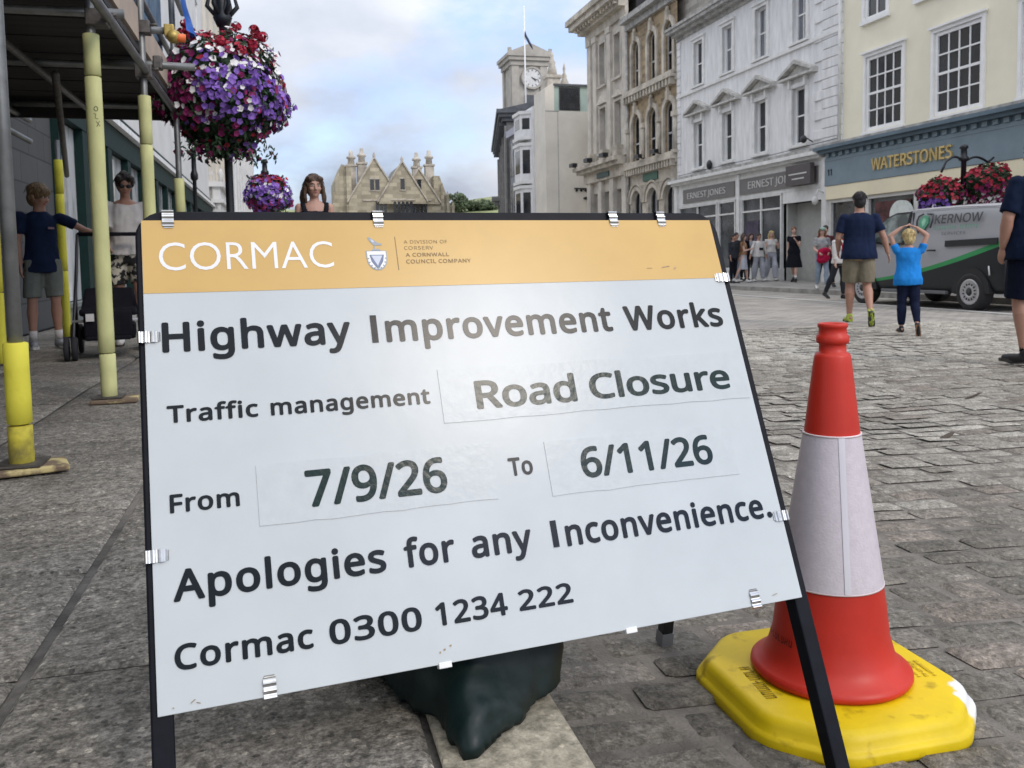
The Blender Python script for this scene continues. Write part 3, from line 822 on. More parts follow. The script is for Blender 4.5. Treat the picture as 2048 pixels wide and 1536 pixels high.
    e = MB(); e.box(UF-0.06, UF-0.04, 29.2, 30.2, 0.7, 2.3); T.part('display_board', e, mat('dark window display', (0.05, 0.04, 0.07), 0.6, var=0.8, vs=2))
    e = MB(); e.tube([(UF-0.1, 24.34, 4.45), (UF-0.1, 24.34, 10.4)], 0.055, 10); T.part('drainpipe', e, M_wtrim)
    e = MB(); e.tube([(UF-0.09, 24.4, 4.62), (UF-0.09, 28, 4.56), (UF-0.09, 31, 4.58), (UF-0.09, 36, 4.55)], 0.012, 6); T.part('cable', e, M_black)
    # alarm box and lamp on the wall
    e = MB(); e.ell((UF-0.1, 33.0, 4.72), 0.1, 0.16, 0.2, 12, 8); T.part('alarm_box', e, M_black)
    e = MB(); e.tube([(UF, 25.9, 4.7), (UF-0.3, 25.9, 4.85)], 0.02, 8); e.ell((UF-0.34, 25.9, 4.78), 0.1, 0.13, 0.13, 10, 8); T.part('wall_lamp', e, M_black)
    e = MB(); e.tube([(UF-0.1, 25.0, 2.95), (UF-0.4, 25.0, 3.05), (UF-0.5, 25.0, 2.8)], 0.025, 8); e.ell((UF-0.5, 25.0, 2.72), 0.1, 0.1, 0.14, 10, 8); T.part('wall_lamp', e, M_silver)
white_building()

# --- ochre stone building with arched windows
def ochre_building():
    T = Thing('stone_building', 'ochre rubble building with pale round arched windows and green sign', 'building', 39, UF, 0.1)
    s0, s1 = 36.15, 41.8; cs = (36.95, 38.8, 40.75)
    up = [(c-0.42, c+0.42, 9.25, 11.5, True) for c in cs]; mid = [(c-0.5, c+0.5, 5.72, 8.0, True) for c in cs]; lo = [(c-0.62, c+0.62, 0.5, 4.3, True) for c in cs]
    m = MB(); wall_into(m, UF, s0, s1, 5.3, 12.2, up+mid, 0.3); T.part('wall', m, M_ochre)
    m = MB(); wall_into(m, UF-0.02, s0, s1, 0.1, 5.28, lo, 0.4); T.part('ground_wall', m, M_bath)
    back_and_roof(T, s0, s1, 0.1, 12.4, UF, 27, M_ochre, M_slate, 3)
    for grp, mm in ((up, 0), (mid, 1), (lo, 2)):
        for w in grp:
            a, b, c, d = w[:4]; r = (b-a)/2; sc = (a+b)/2; zs = d-r
            g = MB(); n = 10
            poly = [(a, c), (b, c)] + [(sc + r*math.cos(math.pi*k/n), zs + r*math.sin(math.pi*k/n)) for k in range(n+1)]
            g.prism(poly, UF+0.2, UF+0.24, axis='X'); f = MB()
            f.box(UF+0.12, UF+0.19, sc-0.03, sc+0.03, c, d-0.02); f.box(UF+0.12, UF+0.188, a, b, (c+zs)/2-0.04, (c+zs)/2+0.04)
            archring(f, UF+0.1, sc, zs, r-0.08, r-0.005, 0.0, n=10, legs=zs-c)
            wf = T.part('window', f, mat('grey window paint', (0.45, 0.45, 0.44), 0.6)); T.part('pane', g, M_glass, wf)
            o = MB(); archring(o, UF, sc, zs, r+0.01, r+(0.24 if mm < 2 else 0.2), 0.1, legs=(zs-c) if mm < 2 else 0)
            if mm == 2: archring(o, UF, sc, zs, r+0.28, r+0.36, 0.14)
            if mm < 2:
                o.box(UF-0.2, UF+0.02, sc-0.11, sc+0.11, d+0.02, d+0.42); o.box(UF-0.2, UF+0.02, a-0.3, b+0.3, c-0.14, c-0.005)
                o.ell((UF-0.1, sc, d+0.5), 0.1, 0.12, 0.14, 10, 7)
            T.part('window_surround', o, M_bath)
    # columns between middle windows
    o = MB()
    for y in (36.2, 37.88, 39.77, 41.6):
        o.tube([(UF-0.1, y, 5.75), (UF-0.1, y, 7.2)], 0.1, 12); o.box(UF-0.24, UF, y-0.16, y+0.16, 7.2, 7.42); o.box(UF-0.24, UF, y-0.16, y+0.16, 5.6, 5.76)
    split(T, 'column', o, M_bath)
    b = MB(); b.box(UF-0.12, UF+0.02, s0, s1, 8.78, 8.92); b.box(UF-0.34, UF+0.02, s0, s1, 8.92, 9.06)
    y = s0+0.15
    while y < s1: b.box(UF-0.3, UF, y, y+0.16, 8.62, 8.915); y += 0.36
    b.box(UF-0.3, UF-0.2, s0, s1, 9.06, 9.2); T.part('balcony_band', b, M_bath)
    b = MB(); b.box(UF-0.12, UF+0.02, s0, s1, 5.2, 5.36); b.box(UF-0.36, UF+0.02, s0, s1, 5.36, 5.5); y = s0+0.1
    while y < s1: b.box(UF-0.3, UF, y, y+0.14, 5.06, 5.355); y += 0.3
    b.box(UF-0.32, UF-0.02, s0, s1, 5.5, 5.66); b.box(UF-0.05, UF+0.02, s0, s1, 4.5, 4.58); T.part('cornice', b, M_bath)
    b = MB(); b.box(UF-0.2, UF+0.02, s0, s1, 12.2, 12.5); b.box(UF-0.5, UF+0.02, s0-0.0, s1, 12.5, 12.75); T.part('eaves', b, M_grime)
    b = MB(); b.box(UF-0.08, UF, 38.2, 39.9, 4.66, 5.02); sg = T.part('green_sign', b, mat('dark green sign', (0.015, 0.10, 0.06), 0.4))
    for y in (37.3, 39.2):
        b = MB(); b.box(UF-0.62, UF-0.4, y, y+0.5, 5.74, 5.9); b.tube([(UF, y+0.25, 5.7), (UF-0.45, y+0.25, 5.76)], 0.03, 6)
        T.part('floodlight', b, M_black)
    b = MB(); b.box(UF+0.4, UF+6, 33.6, 37.6, 10.9, 13.4); b.prism([(UF+0.4, 13.4), (UF+6, 13.4), (UF+3.2, 15.4)], 33.6, 37.6); T.part('stone_attic', b, M_grub)
    p = MB(); p.tube([(UF-0.12, s1-0.1, 0.3), (UF-0.12, s1-0.1, 12.3)], 0.06, 8); T.part('drainpipe', p, M_grime)
ochre_building()

# --- tall classical bank
def bank_building():
    T = Thing('bank_building', 'tall pale granite classical building with heavy cornice and pilasters', 'building', 44.6, UF, 0.1)
    s0, s1 = 41.8, 47.6; cs = (43.15, 45.35)
    up = [(c-0.42, c+0.42, 10.3, 12.5) for c in cs]; mid = [(c-0.46, c+0.46, 6.72, 9.1) for c in cs]; lo = [(c-0.6, c+0.6, 0.4, 4.6) for c in (42.95, 44.7, 46.45)]
    m = MB(); wall_into(m, UF, s0, s1, 0.1, 13.6, up+mid+lo, 0.35); uwall_into(m, s1, UF, 27, 0.1, 13.6, []); T.part('wall', m, M_pale)
    back_and_roof(T, s0, s1, 0.1, 13.9, UF, 27, M_pale, M_slate, 1.2)
    for w in up+mid: window(T, UF, *w, 1, 2, fw=0.08, dep=0.25, glass=M_glass_grey, frame=mat('grey window paint', (0.45, 0.45, 0.44), 0.6))
    for w in lo: window(T, UF, *w, 1, 2, fw=0.1, dep=0.3, frame=M_black)
    for w in up+mid:
        f = MB(); a, b, c, d = w
        f.box(UF-0.08, UF+0.02, a-0.14, a, c, d+0.14); f.box(UF-0.08, UF+0.02, b, b+0.14, c, d+0.14); f.box(UF-0.08, UF+0.02, a, b, d, d+0.14); f.box(UF-0.16, UF+0.02, a-0.2, b+0.2, c-0.12, c)
        if w in mid:
            sc = (a+b)/2; f.prism([(sc-0.62, d+0.2), (sc+0.62, d+0.2), (sc, d+0.62)], UF-0.2, UF+0.02, axis='X')
        T.part('window_surround', f, M_pale)
    p = MB()
    for y in (42.1, 44.25, 46.4, 47.3):
        p.box(UF-0.14, UF+0.02, y-0.26, y+0.26, 6.5, 12.75); p.box(UF-0.2, UF+0.02, y-0.32, y+0.32, 12.752, 13.05); p.box(UF-0.2, UF+0.02, y-0.32, y+0.32, 6.2, 6.498)
    T.part('pilasters', p, M_pale)
    p = MB()
    for y in (42.05, 43.8, 45.55, 47.3): p.box(UF-0.22, UF+0.02, y-0.28, y+0.28, 0.1, 5.2)
    split(T, 'pier', p, M_pale)
    c = MB(); c.box(UF-0.16, UF+0.02, s0, s1+0.16, 13.06, 13.5); c.box(UF-0.5, UF+0.02, s0, s1+0.5, 13.5, 13.8); c.box(UF-0.9, UF+0.02, s0, s1+0.9, 13.8, 14.1); c.box(UF-1.05, UF+0.02, s0, s1+1.05, 14.1, 14.4)
    y = s0+0.1
    while y < s1+0.4: c.box(UF-0.72, UF-0.5, y, y+0.2, 13.62, 13.795); y += 0.45
    T.part('cornice', c, M_bath)
    c = MB(); c.box(UF-0.3, UF+0.02, s0, s1+0.3, 5.2, 5.75); c.box(UF-0.62, UF+0.02, s0, s1+0.62, 5.75, 5.95); c.box(UF-0.8, UF+0.02, s0, s1+0.8, 5.95, 6.15); T.part('ledge', c, M_bath)
    c = MB()
    for y in (42.3, 44.3, 46.4):
        c.box(UF-0.5, UF-0.1, y-0.1, y+0.55, 6.15, 6.75)
    split(T, 'parapet_block', c, M_bath)
    for y in (43.2, 45.6, 48.1):
        b = MB(); b.box(UF-1.0, UF-0.7, y-0.3, y+0.3, 6.22, 6.42); b.tube([(UF-0.6, y, 6.15), (UF-0.85, y, 6.25)], 0.03, 6)
        T.part('floodlight', b, M_black)
    b = MB(); b.box(UF-0.36, UF-0.3, 43.8, 45.6, 5.33, 5.6); T.part('name_plate', b, mat('dark green plate', (0.03, 0.07, 0.06), 0.5))
bank_building()

# --- concrete building end wall, bay fronted white house, hall, clock tower
def concrete_building():
    T = Thing('concrete_building', 'blank pale concrete end wall with copper green penthouse', 'building', 52, 17, 0.1)
    m = MB(); m.box(15.72, 21, 52.0, 54.4, 0.1, 10.05); m.box(15.72, 16.3, 52.002, 54.4, 10.05, 11.4)
    m.prism([(15.72, 11.4), (16.3, 11.4), (16.3, 11.75)], 52.002, 54.4); T.part('wall', m, M_conc)
    m = MB(); m.box(16.32, 21, 52.12, 54.3, 10.06, 11.55); T.part('penthouse', m, M_copper)
    m = MB(); m.box(16.25, 21.1, 52.0, 54.4, 11.55, 11.68); T.part('roof_edge', m, M_slate)
    f = MB(); f.box(16.66, 17.98, 52.06, 52.115, 10.1, 11.5); w = T.part('window', f, mat('black window frame', (0.03, 0.03, 0.035), 0.5))
    g = MB(); g.box(16.74, 17.9, 52.045, 52.058, 10.18, 11.42); T.part('pane', g, M_glass, w)
    m = MB(); m.box(16.5, 16.53, 51.985, 52.0, 0.1, 10.0); m.box(15.72, 16.6, 51.98, 52.0, 10.0, 10.05); T.part('panel_joint', m, M_grime)
    b = MB(); b.tube([(18.6, 52.0, 5.35), (17.5, 51.9, 5.35)], 0.04, 8); b.tube([(18.5, 51.96, 5.0), (18.0, 51.9, 5.33)], 0.025, 6)
    for k in range(3): b.ell((17.65+k*0.3, 51.93, 5.25), 0.08, 0.04, 0.1, 10, 6)
    T.part('sign_bracket', b, M_black)
    b = MB(); b.ell((18.35, 51.9, 4.75), 0.3, 0.03, 0.1, 12, 6, None); b.ell((18.6, 51.9, 4.85), 0.14, 0.03, 0.12, 12, 6); T.part('hanging_sign', b, M_black)
    m = MB(); m.box(18.6, 21, 47.7, 51.98, 0.1, 10.0); T.part('side_wing', m, M_conc)
concrete_building()

def bay_house():
    T = Thing('bay_house', 'narrow white house with stacked bay windows beside the concrete wall', 'building', 56, 15.6, 0.1)
    m = MB(); m.box(15.6, 20, 54.42, 58.0, 0.1, 10.7); m.prism([(15.6, 10.7), (20, 10.7), (17.6, 11.4)], 54.42, 58.0); T.part('wall', m, M_wstucco)
    for z0, z1 in ((3.0, 5.6), (6.1, 8.3), (8.9, 10.3)):
        f = MB(); f.plate([(15.62, 54.75), (15.0, 55.15), (15.0, 56.75), (15.62, 57.15)], z0, z1); b = T.part('bay', f, M_wstucco)
        f = MB(); f.plate([(15.64, 54.65), (14.9, 55.1), (14.9, 56.8), (15.64, 57.25)], z1, z1+0.2); f.plate([(15.64, 54.65), (14.9, 55.1), (14.9, 56.8), (15.64, 57.25)], z0-0.2, z0); split(T, 'bay_ledge', f, M_wtrim, b)
        g = MB(); g.box(14.985, 14.998, 55.4, 56.5, z0+0.5, z1-0.25)
        d = Vector((-0.62, 0.4, 0)).normalized(); nrm = Vector((-0.4, -0.62, 0)).normalized()
        a = Vector((15.62, 54.75, 0)) + d*0.12 + nrm*0.01; c = Vector((15.62, 54.75, 0)) + d*0.62 + nrm*0.01
        g.quad((a.x, a.y, z0+0.45), (c.x, c.y, z0+0.45), (c.x, c.y, z1-0.25), (a.x, a.y, z1-0.25)); T.part('pane', g, M_glass, b, fix=False)
    c = MB(); c.box(17.3, 18.2, 56.6, 57.4, 12.0, 13.0); c.box(17.2, 18.3, 56.5, 57.5, 13.0, 13.2); c.lathe([(0.34, 13.2), (0.3, 13.6), (0.2, 13.9), (0.24, 14.05), (0.1, 14.3), (0.14, 14.5), (0.03, 14.8)], 12, Matrix.Translation((17.75, 57, 0))); T.part('chimney', c, M_bath)
bay_house()

def glass_block():
    T = Thing('office_block', 'blue grey glass fronted block between white bay house and granite hall', 'building', 59, 15.7, 0.1)
    m = MB(); m.box(15.7, 21, 58.05, 60.6, 0.1, 10.2); T.part('wall', m, mat('grey blue cladding', (0.24, 0.25, 0.28), 0.5, var=0.1))
    m = MB(); m.box(15.45, 21, 58.05, 60.7, 9.55, 10.0); T.part('fascia', m, mat('lilac grey fascia', (0.36, 0.36, 0.42), 0.5))
    f = MB(); g = MB()
    for k in range(3):
        z = 1.0 + k*2.9; g.box(15.685, 15.698, 58.3, 60.4, z, z+2.3)
        for q in range(4): f.box(15.64, 15.7, 58.3+q*0.68, 58.36+q*0.68, z, z+2.3)
    T.part('glazing_bars', f, M_grime); T.part('pane', g, M_glass_grey)
glass_block()

def hall():
    # its side runs almost straight away from the camera: the street bends here. local x right, y along the hall
    T = Thing('granite_hall', 'long grey granite hall with deep overhanging dark eaves', 'building', 61.3, 15.65, 0.0, yaw=rad(-12.2), street=False)
    m = MB(); ops = [(s_-0.7, s_+0.7, 4.6, 8.6, True) for s_ in (4, 8.5, 13, 17.5)]
    wall_into(m, 0, 0, 21, 0, 10.8, ops, 0.4); m.box(0.5, 12, 0.01, 21, 0, 10.79); m.box(0.002, 0.5, 0.0, 0.02, 0, 10.8); T.part('wall', m, M_hall)
    g = MB(); g.quad((0.3, 2, 4), (0.3, 19, 4), (0.3, 19, 9), (0.3, 2, 9)); T.part('pane', g, M_glass_grey)
    e = MB(); e.box(-0.3, 12.2, -0.3, 21.3, 10.82, 11.1); e.box(-0.55, 12.4, -0.5, 21.5, 11.1, 11.35); e.box(-0.7, 12.6, -0.65, 21.7, 11.35, 11.62)
    for k in range(20): e.box(-0.5, 0.0, 0.3+k*1.0, 0.65+k*1.0, 10.6, 10.815)
    T.part('eaves', e, M_slate)
    r = MB(); r.prism([(-0.5, 11.63), (12.4, 11.63), (6, 13.0)], -0.4, 21.4); T.part('roof', r, M_slate)
    p = MB()
    for y in (0.1, 6.2, 10.7, 15.2, 20.6): p.box(-0.15, 0.0, y-0.3, y+0.3, 0, 10.5)
    p.box(-0.25, 0.0, 0, 21, 3.9, 4.2); split(T, 'pilaster', p, M_hall)
    p = MB(); p.box(-0.75, 0.3, 19.6, 21.4, 6.6, 7.0); p.box(-0.5, 0.3, 19.8, 21.3, 6.2, 6.595); T.part('side_cornice', p, M_hall)
hall()

def clock_tower():
    T = Thing('clock_tower', 'granite clock tower with pediment and white clock face', 'tower', 83, 23.1, 10)
    u0, u1, s0, s1 = 21.5, 24.75, 81.5, 84.8
    m = MB(); m.box(u0, u1, s0, s1, 10, 19.3); T.part('shaft', m, M_tower)
    m = MB()
    for u in (u0-0.12, u1-0.58): m.box(u, u+0.7, s0-0.16, s0, 13.0, 19.3)
    for s in (s0, s1-0.5): m.box(u0-0.16, u0, s, s+0.6, 13.0, 19.3)
    T.part('pilasters', m, M_tower)
    c = MB(); c.box(u0-0.25, u1+0.25, s0-0.25, s1+0.25, 19.3, 19.75); c.box(u0-0.45, u1+0.45, s0-0.45, s1+0.45, 19.75, 20.1); c.box(u0-0.58, u1+0.58, s0-0.58, s1+0.58, 20.1, 20.4)
    T.part('cornice', c, M_tower)
    c = MB(); um = (u0+u1)/2
    c.prism([(u0-0.58, 20.4), (u1+0.58, 20.4), (um, 21.3)], s0-0.55, s1+0.55); T.part('pediment', c, M_tower)
    c = MB()
    for u in (u0-0.5, u1+0.2):
        c.box(u, u+0.3, s0-0.5, s0-0.2, 20.4, 20.85)
    split(T, 'corner_block', c, M_tower)
    cu, cz = 23.35, 18.15
    k = MB(); n = 28
    Mc = Matrix(((1, 0, 0, cu), (0, 0, -1, s0-0.18), (0, 1, 0, cz), (0, 0, 0, 1)))
    k.plate([(0.86*math.cos(2*math.pi*i/n), 0.86*math.sin(2*math.pi*i/n)) for i in range(n)], -0.1, 0.05, Mc); f = T.part('clock_face', k, mat('white clock face', (0.66, 0.66, 0.64), 0.5))
    k = MB()
    for i in range(12):
        a = math.pi*i/6; k.box(-0.035, 0.035, 0.64, 0.8, 0.052, 0.06, Mc @ Matrix.Rotation(a, 4, 'Z'))
    k.box(-0.03, 0.03, -0.1, 0.66, 0.062, 0.072, Mc @ Matrix.Rotation(rad(-108), 4, 'Z')); k.box(-0.04, 0.04, -0.1, 0.46, 0.074, 0.084, Mc @ Matrix.Rotation(rad(-128), 4, 'Z')); T.part('clock_hands', k, M_black, f)
    k = MB()
    rs = [[((0.86+q)*math.cos(2*math.pi*i/n), (0.86+q)*math.sin(2*math.pi*i/n), h) for i in range(n)] for q, h in ((0.02, -0.1), (0.02, 0.12), (0.2, 0.12), (0.22, -0.1))]
    k.rings(rs, False, False, Mc); T.part('clock_rim', k, M_tower, f)
    b = MB(); b.box(22.6, 24.0, s0-0.05, s0+0.02, 14.4, 16.6); T.part('louvre', b, M_slate)
    b = MB(); b.prism([(u1, 10), (u1+2.2, 10), (u1+2.0, 15.2), (u1+1.2, 15.9), (u1+0.7, 17), (u1+0.35, 18.6), (u1, 19.0)], s0, s0+2.4); T.part('scroll_buttress', b, M_tower)
    k = MB(); k.lathe([(0.5, 15.6), (0.5, 16.6), (0.75, 16.7), (0.7, 17.0), (0.45, 17.5), (0.5, 17.7), (0.22, 18.4), (0.26, 18.6), (0.1, 18.9), (0.14, 19.3), (0.02, 19.9)], 14, Matrix.Translation((26.75, 82, 0)))
    k.box(26.1, 27.4, 81.4, 82.6, 10, 15.6); T.part('finial', k, M_bath)
clock_tower()

def flagpole():
    T = Thing('flagpole', 'slim white flagpole with furled dark flag before the clock tower', 'flagpole', 78, 21.75, 13.9)
    m = MB(); m.tube([(21.75, 78, 12), (21.75, 78, 23.8)], [0.1, 0.05], 10); T.part('pole', m, M_white)
    m = MB(); m.tube([(21.8, 78, 21.6), (21.85, 78, 21.2), (22.05, 78, 20.8), (22.35, 78, 20.3), (22.5, 78, 20.0)], [0.05, 0.2, 0.25, 0.2, 0.06], 8, True, None, 0.4); T.part('flag', m, mat('dark flag cloth', (0.03, 0.04, 0.07), 0.8))
flagpole()

# --- gothic hall closing the street
def gothic_hall():
    T = Thing('gothic_hall', 'buff stone gothic hall with three steep gables and tall chimneys', 'building', 75, 9.5, 0.0)
    S0 = 75.0
    gab = [(7.66, 9.72, 2.2, 74.95), (9.91, 9.36, 2.0, 74.3), (11.38, 8.85, 1.75, 74.8)]
    base = 5.9
    m = MB(); m.box(5.3, 13.3, S0+0.02, S0+9, 0, base); 
    T.part('wall', m, M_coin)
    for c, ap, hw, s in gab:
        zb = ap - hw*1.62
        g = MB(); g.prism([(c-hw, 0), (c+hw, 0), (c+hw, zb), (c, ap), (c-hw, zb)], s, s+0.35) if c < 9 else g.prism([(c-hw, base+0.02), (c+hw, base+0.02), (c+hw, max(zb, base+0.03)), (c, ap), (c-hw, max(zb, base+0.03))], s, s+0.35)
        w = T.part('gable', g, M_coin)
        k = MB()
        for sg in (-1, 1):
            k.prism([(c, ap), (c, ap+0.2), (c+sg*(hw+0.1), zb+0.1), (c+sg*(hw+0.1), zb-0.1)], s-0.12, s+0.4)
        k.lathe([(0.1, ap+0.1), (0.12, ap+0.3), (0.03, ap+0.55)], 8, Matrix.Translation((c, s+0.1, 0))); T.part('coping', k, M_bath, w)
        r = MB(); r.prism([(c-hw, zb), (c+hw, zb), (c, ap-0.05)], s+0.36, s+8); T.part('roof', r, M_coinroof)
        p = MB(); q = MB()
        for du in ((-0.22, 0.22) if c < 9 else (0.0,)):
            p.box(c+du-0.17, c+du+0.17, s-0.02, s+0.02, 7.1, 8.0)
            q.box(c+du-0.24, c+du+0.24, s-0.06, s-0.0, 8.0, 8.1); q.box(c+du-0.24, c+du+0.24, s-0.06, s, 7.0, 7.1)
        n = 3 if c < 9 else (5 if c < 11 else 4)
        for i in range(n):
            x = c - (n-1)*0.17 + i*0.34 + (0.5 if c < 9 else 0)
            p.box(x-0.12, x+0.12, s-0.02, s+0.02, 4.9, 6.1)
        q.box(c-1.0, c+1.0, s-0.08, s, 6.2, 6.32)
        wf = [T.part('window', q_, M_glass) for q_ in islands(p)][0]; split(T, 'hood_mould', q, M_bath, wf)
    b = MB(); b.box(9.5, 10.35, S0-0.03, S0+0.0, 6.62, 6.98); T.part('name_board', b, mat('dark name board', (0.06, 0.055, 0.05), 0.7))
    def chimney(u, z0, z1, s=S0+2.5):
        k = MB(); k.box(u-0.38, u+0.38, s-0.38, s+0.38, z0, z1-1.0); k.box(u-0.46, u+0.46, s-0.46, s+0.46, z1-1.0, z1-0.85)
        k.lathe([(0.3, z1-0.85), (0.26, z1-0.4), (0.4, z1-0.3), (0.38, z1-0.15), (0.2, z1-0.1), (0.16, z1+0.35), (0.02, z1+0.4)], 8, Matrix.Translation((u, s, 0)))
        T.part('chimney', k, M_bath)
    for u, z0, z1 in ((5.95, 6, 10.3), (6.85, 6, 10.5), (11.6, 6, 10.2), (12.7, 6, 10.4)): chimney(u, z0, z1)
    m = MB(); m.box(4.45, 5.6, S0+0.6, S0+7, 0, 8.0); m.prism([(4.45, 8.0), (5.6, 8.0), (5.3, 9.2), (5.0, 9.3)], S0+0.6, S0+7); m.box(4.2, 4.5, S0+0.3, S0+1.2, 0, 7.0); m.box(5.35, 5.75, S0+0.2, S0+0.8, 0, 9.15); T.part('side_wing', m, M_coin)
    m = MB(); m.prism([(12.8, 0), (14.5, 0), (14.45, 5.3), (13.3, 8.4), (12.8, 8.4)], S0+0.8, S0+6); T.part('lean_to', m, M_coin)
    for k, u in enumerate((13.5, 13.95, 14.4)):
        b_ = MB(); z = 7.3-k*0.75; b_.box(u-0.12, u+0.12, S0+0.5, S0+0.8, 0, z); b_.prism([(u-0.12, z), (u+0.12, z), (u, z+0.5)], S0+0.5, S0+0.8); T.part('buttress', b_, M_coin)
gothic_hall()

# --- left side of the street
M_lgrey = blocks('grey stone shop pier', (0.075, 0.078, 0.08), (0.045, 0.045, 0.047), 0.7, 0.34, var=0.12, bump=0.5)
M_green = mat('dark green shop paint', (0.006, 0.022, 0.019), 0.6, var=0.15, spec=0.15)
M_riser = mat('grey green stall riser', (0.16, 0.18, 0.175), 0.6, var=0.15)
M_lwhite = mat('white painted facade', (0.66, 0.66, 0.64), 0.75, var=0.08, vs=1.0, bump=0.1, bs=14)
M_lcream = mat('old cream facade', (0.62, 0.58, 0.50), 0.8, var=0.10, vs=1.0, bump=0.1, bs=14)
UL = -2.8
def left_shop():
    T = Thing('shop_building', 'green framed glass shopfront under the scaffold with grey stone pier', 'building', 18, UL, 0.25)
    m = MB(); wall_into(m, UL, 2.0, 12.42, 0.25, 13.5, [(3.0, 7.6, 0.7, 2.6)], 0.3, 1); T.part('stone_pier', m, M_lgrey)
    m = MB(); wall_into(m, UL, 12.42, 38.0, 3.5, 13.8, [(s, s+1.1, z, z+1.9) for s in (15, 19, 23, 27, 31, 35) for z in (5.2, 9.0)], 0.25, 1); T.part('wall', m, M_lwhite)
    for s in (15, 19, 23, 27, 31, 35):
        for z in (5.2, 9.0): window(T, UL, s, s+1.1, z, z+1.9, 2, 2, out=1)
    c = MB(); c.box(UL-9, UL-0.5, 2.0, 38.0, 0.25, 13.7); T.part('wall_core', c, M_dark)
    e = MB(); e.box(UL-0.02, UL+0.10, 12.42, 38, 2.95, 3.36); T.part('fascia', e, M_green)
    e = MB(); e.box(UL-0.02, UL+0.2, 12.42, 38, 3.37, 3.47); e.box(UL-0.02, UL+0.13, 12.42, 38, 3.47, 3.52); T.part('shop_cornice', e, mat('white cornice paint', (0.80, 0.80, 0.78), 0.5))
    e = MB(); e.box(UL-0.02, UL+0.06, 12.42, 38, 3.525, 3.66); T.part('flashing_and_shadow_line', e, M_green)  # dark strip drawn in place of the shadow line above the moulding
    e = MB(); e.box(UL-0.02, UL+0.08, 12.42, 38, 0.25, 0.46); e.box(UL-0.02, UL+0.12, 12.42, 38, 0.46, 0.52); T.part('stall_riser', e, M_riser)
    e = MB(); s = 12.44
    while s < 38:
        w = 0.1 if s < 12.6 else 0.34 if int((s-12.4)/1.7) % 2 == 1 or s < 14.5 else 0.16
        e.box(UL-0.06, UL+0.09, s, s+w, 0.525, 2.945); s += 1.42 if s < 13 else 1.9
    split(T, 'mullion', e, M_green)
    g = MB(); g.quad((UL-0.03, 12.42, 0.53), (UL-0.03, 38, 0.53), (UL-0.03, 38, 2.94), (UL-0.03, 12.42, 2.94)); T.part('shop_window', g, mat('shop glass with painted reflections', (0.30, 0.32, 0.33), 0.06, col2=(0.66, 0.68, 0.69), thr=(0.42, 0.56), vs=2.0, spec=0.9, stretch=(1, 1.6, 0.35)))  # pale streaks in the glass colour stand in for reflected buildings
    m = MB()
    for k in range(6): m.box(UL-0.02, UL+0.035, 8.2, 8.2+(0.5 if k % 2 else 0.34), 0.3+k*0.44, 0.7+k*0.44)
    split(T, 'quoin', m, mat('weathered quoin stone', (0.12, 0.115, 0.105), 0.85, var=0.25, vs=4, bump=0.4, bs=20), bev=0.02)
    b = MB()
    for k in range(11): b.box(UL+0.1, UL+0.13, 3.2+k*0.4, 3.24+k*0.4, 0.6, 2.6)
    T.part('grille', b, M_black)
left_shop()
def left_house(name, label, s0, s1, h, mt, n, u=UL):
    T = Thing(name, label, 'building', (s0+s1)/2, u, 0.25)
    st = (s1-s0)/n; ops = []
    for k in range(n):
        c = s0 + st*(k+0.5)
        for z in (4.6, 8.0, 11.2):
            if z+1.9 < h-0.6: ops.append((c-0.55, c+0.55, z, z+1.9))
        ops.append((c-st*0.36, c+st*0.36, 0.7, 3.0))
    m = MB(); wall_into(m, u, s0, s1, 0.25, h, ops, 0.25, 1); T.part('wall', m, mt)
    c = MB(); c.box(u-9, u-0.4, s0, s1, 0.25, h-0.05); T.part('wall_core', c, M_dark)
    for o in ops: window(T, u, *o, 2, 2, out=1)
    e = MB()
    for k in range(n+1):
        s = min(max(s0+0.2, s0 + st*k), s1-0.2); e.box(u-0.02, u+0.12, s-0.2, s+0.2, 3.7, h-0.5)
    T.part('pilasters', e, mt)
    if s0 < 40:
        e = MB(); e.box(u-0.5, u+0.42, s0, s0+5, 0.25, 4.2); e.box(u-0.5, u+0.55, s0-0.12, s0+5.1, 3.55, 3.7); e.box(u-0.5, u+0.58, s0-0.15, s0+5.15, 4.2, 4.4)
        for q in (-0.4, 0.05, 0.45):
            e.lathe([(0.1, 4.4), (0.07, 4.6), (0.12, 4.75), (0.02, 4.95)], 10, Matrix.Translation((u+q, s0+0.1, 0)))
        T.part('shopfront', e, M_lwhite)
        e = MB(); e.tube([(u-0.2, s0-0.05, 3.1), (u+0.15, s0-0.3, 2.9), (u+0.3, s0-0.5, 2.6)], 0.05, 8); T.part('lantern_arm', e, M_black)
    e = MB(); e.box(u-0.02, u+0.2, s0, s1, h-0.5, h-0.2); e.box(u-0.02, u+0.45, s0, s1, h-0.2, h); e.box(u-0.02, u+0.3, s0, s1, 3.3, 3.7)
    T.part('cornice', e, M_wtrim)
left_house('stone_building', 'tall old cream building with pilasters behind the flower ball', 38.02, 55, 14.9, M_lcream, 4)
left_house('white_building', 'ornate white building far along the left side behind flower ball', 55.02, 76, 13.6, M_lwhite, 5)
left_house('white_building', 'last white building at the far left end, beside the small flower basket', 76.02, 99, 12.7, M_lwhite, 5)

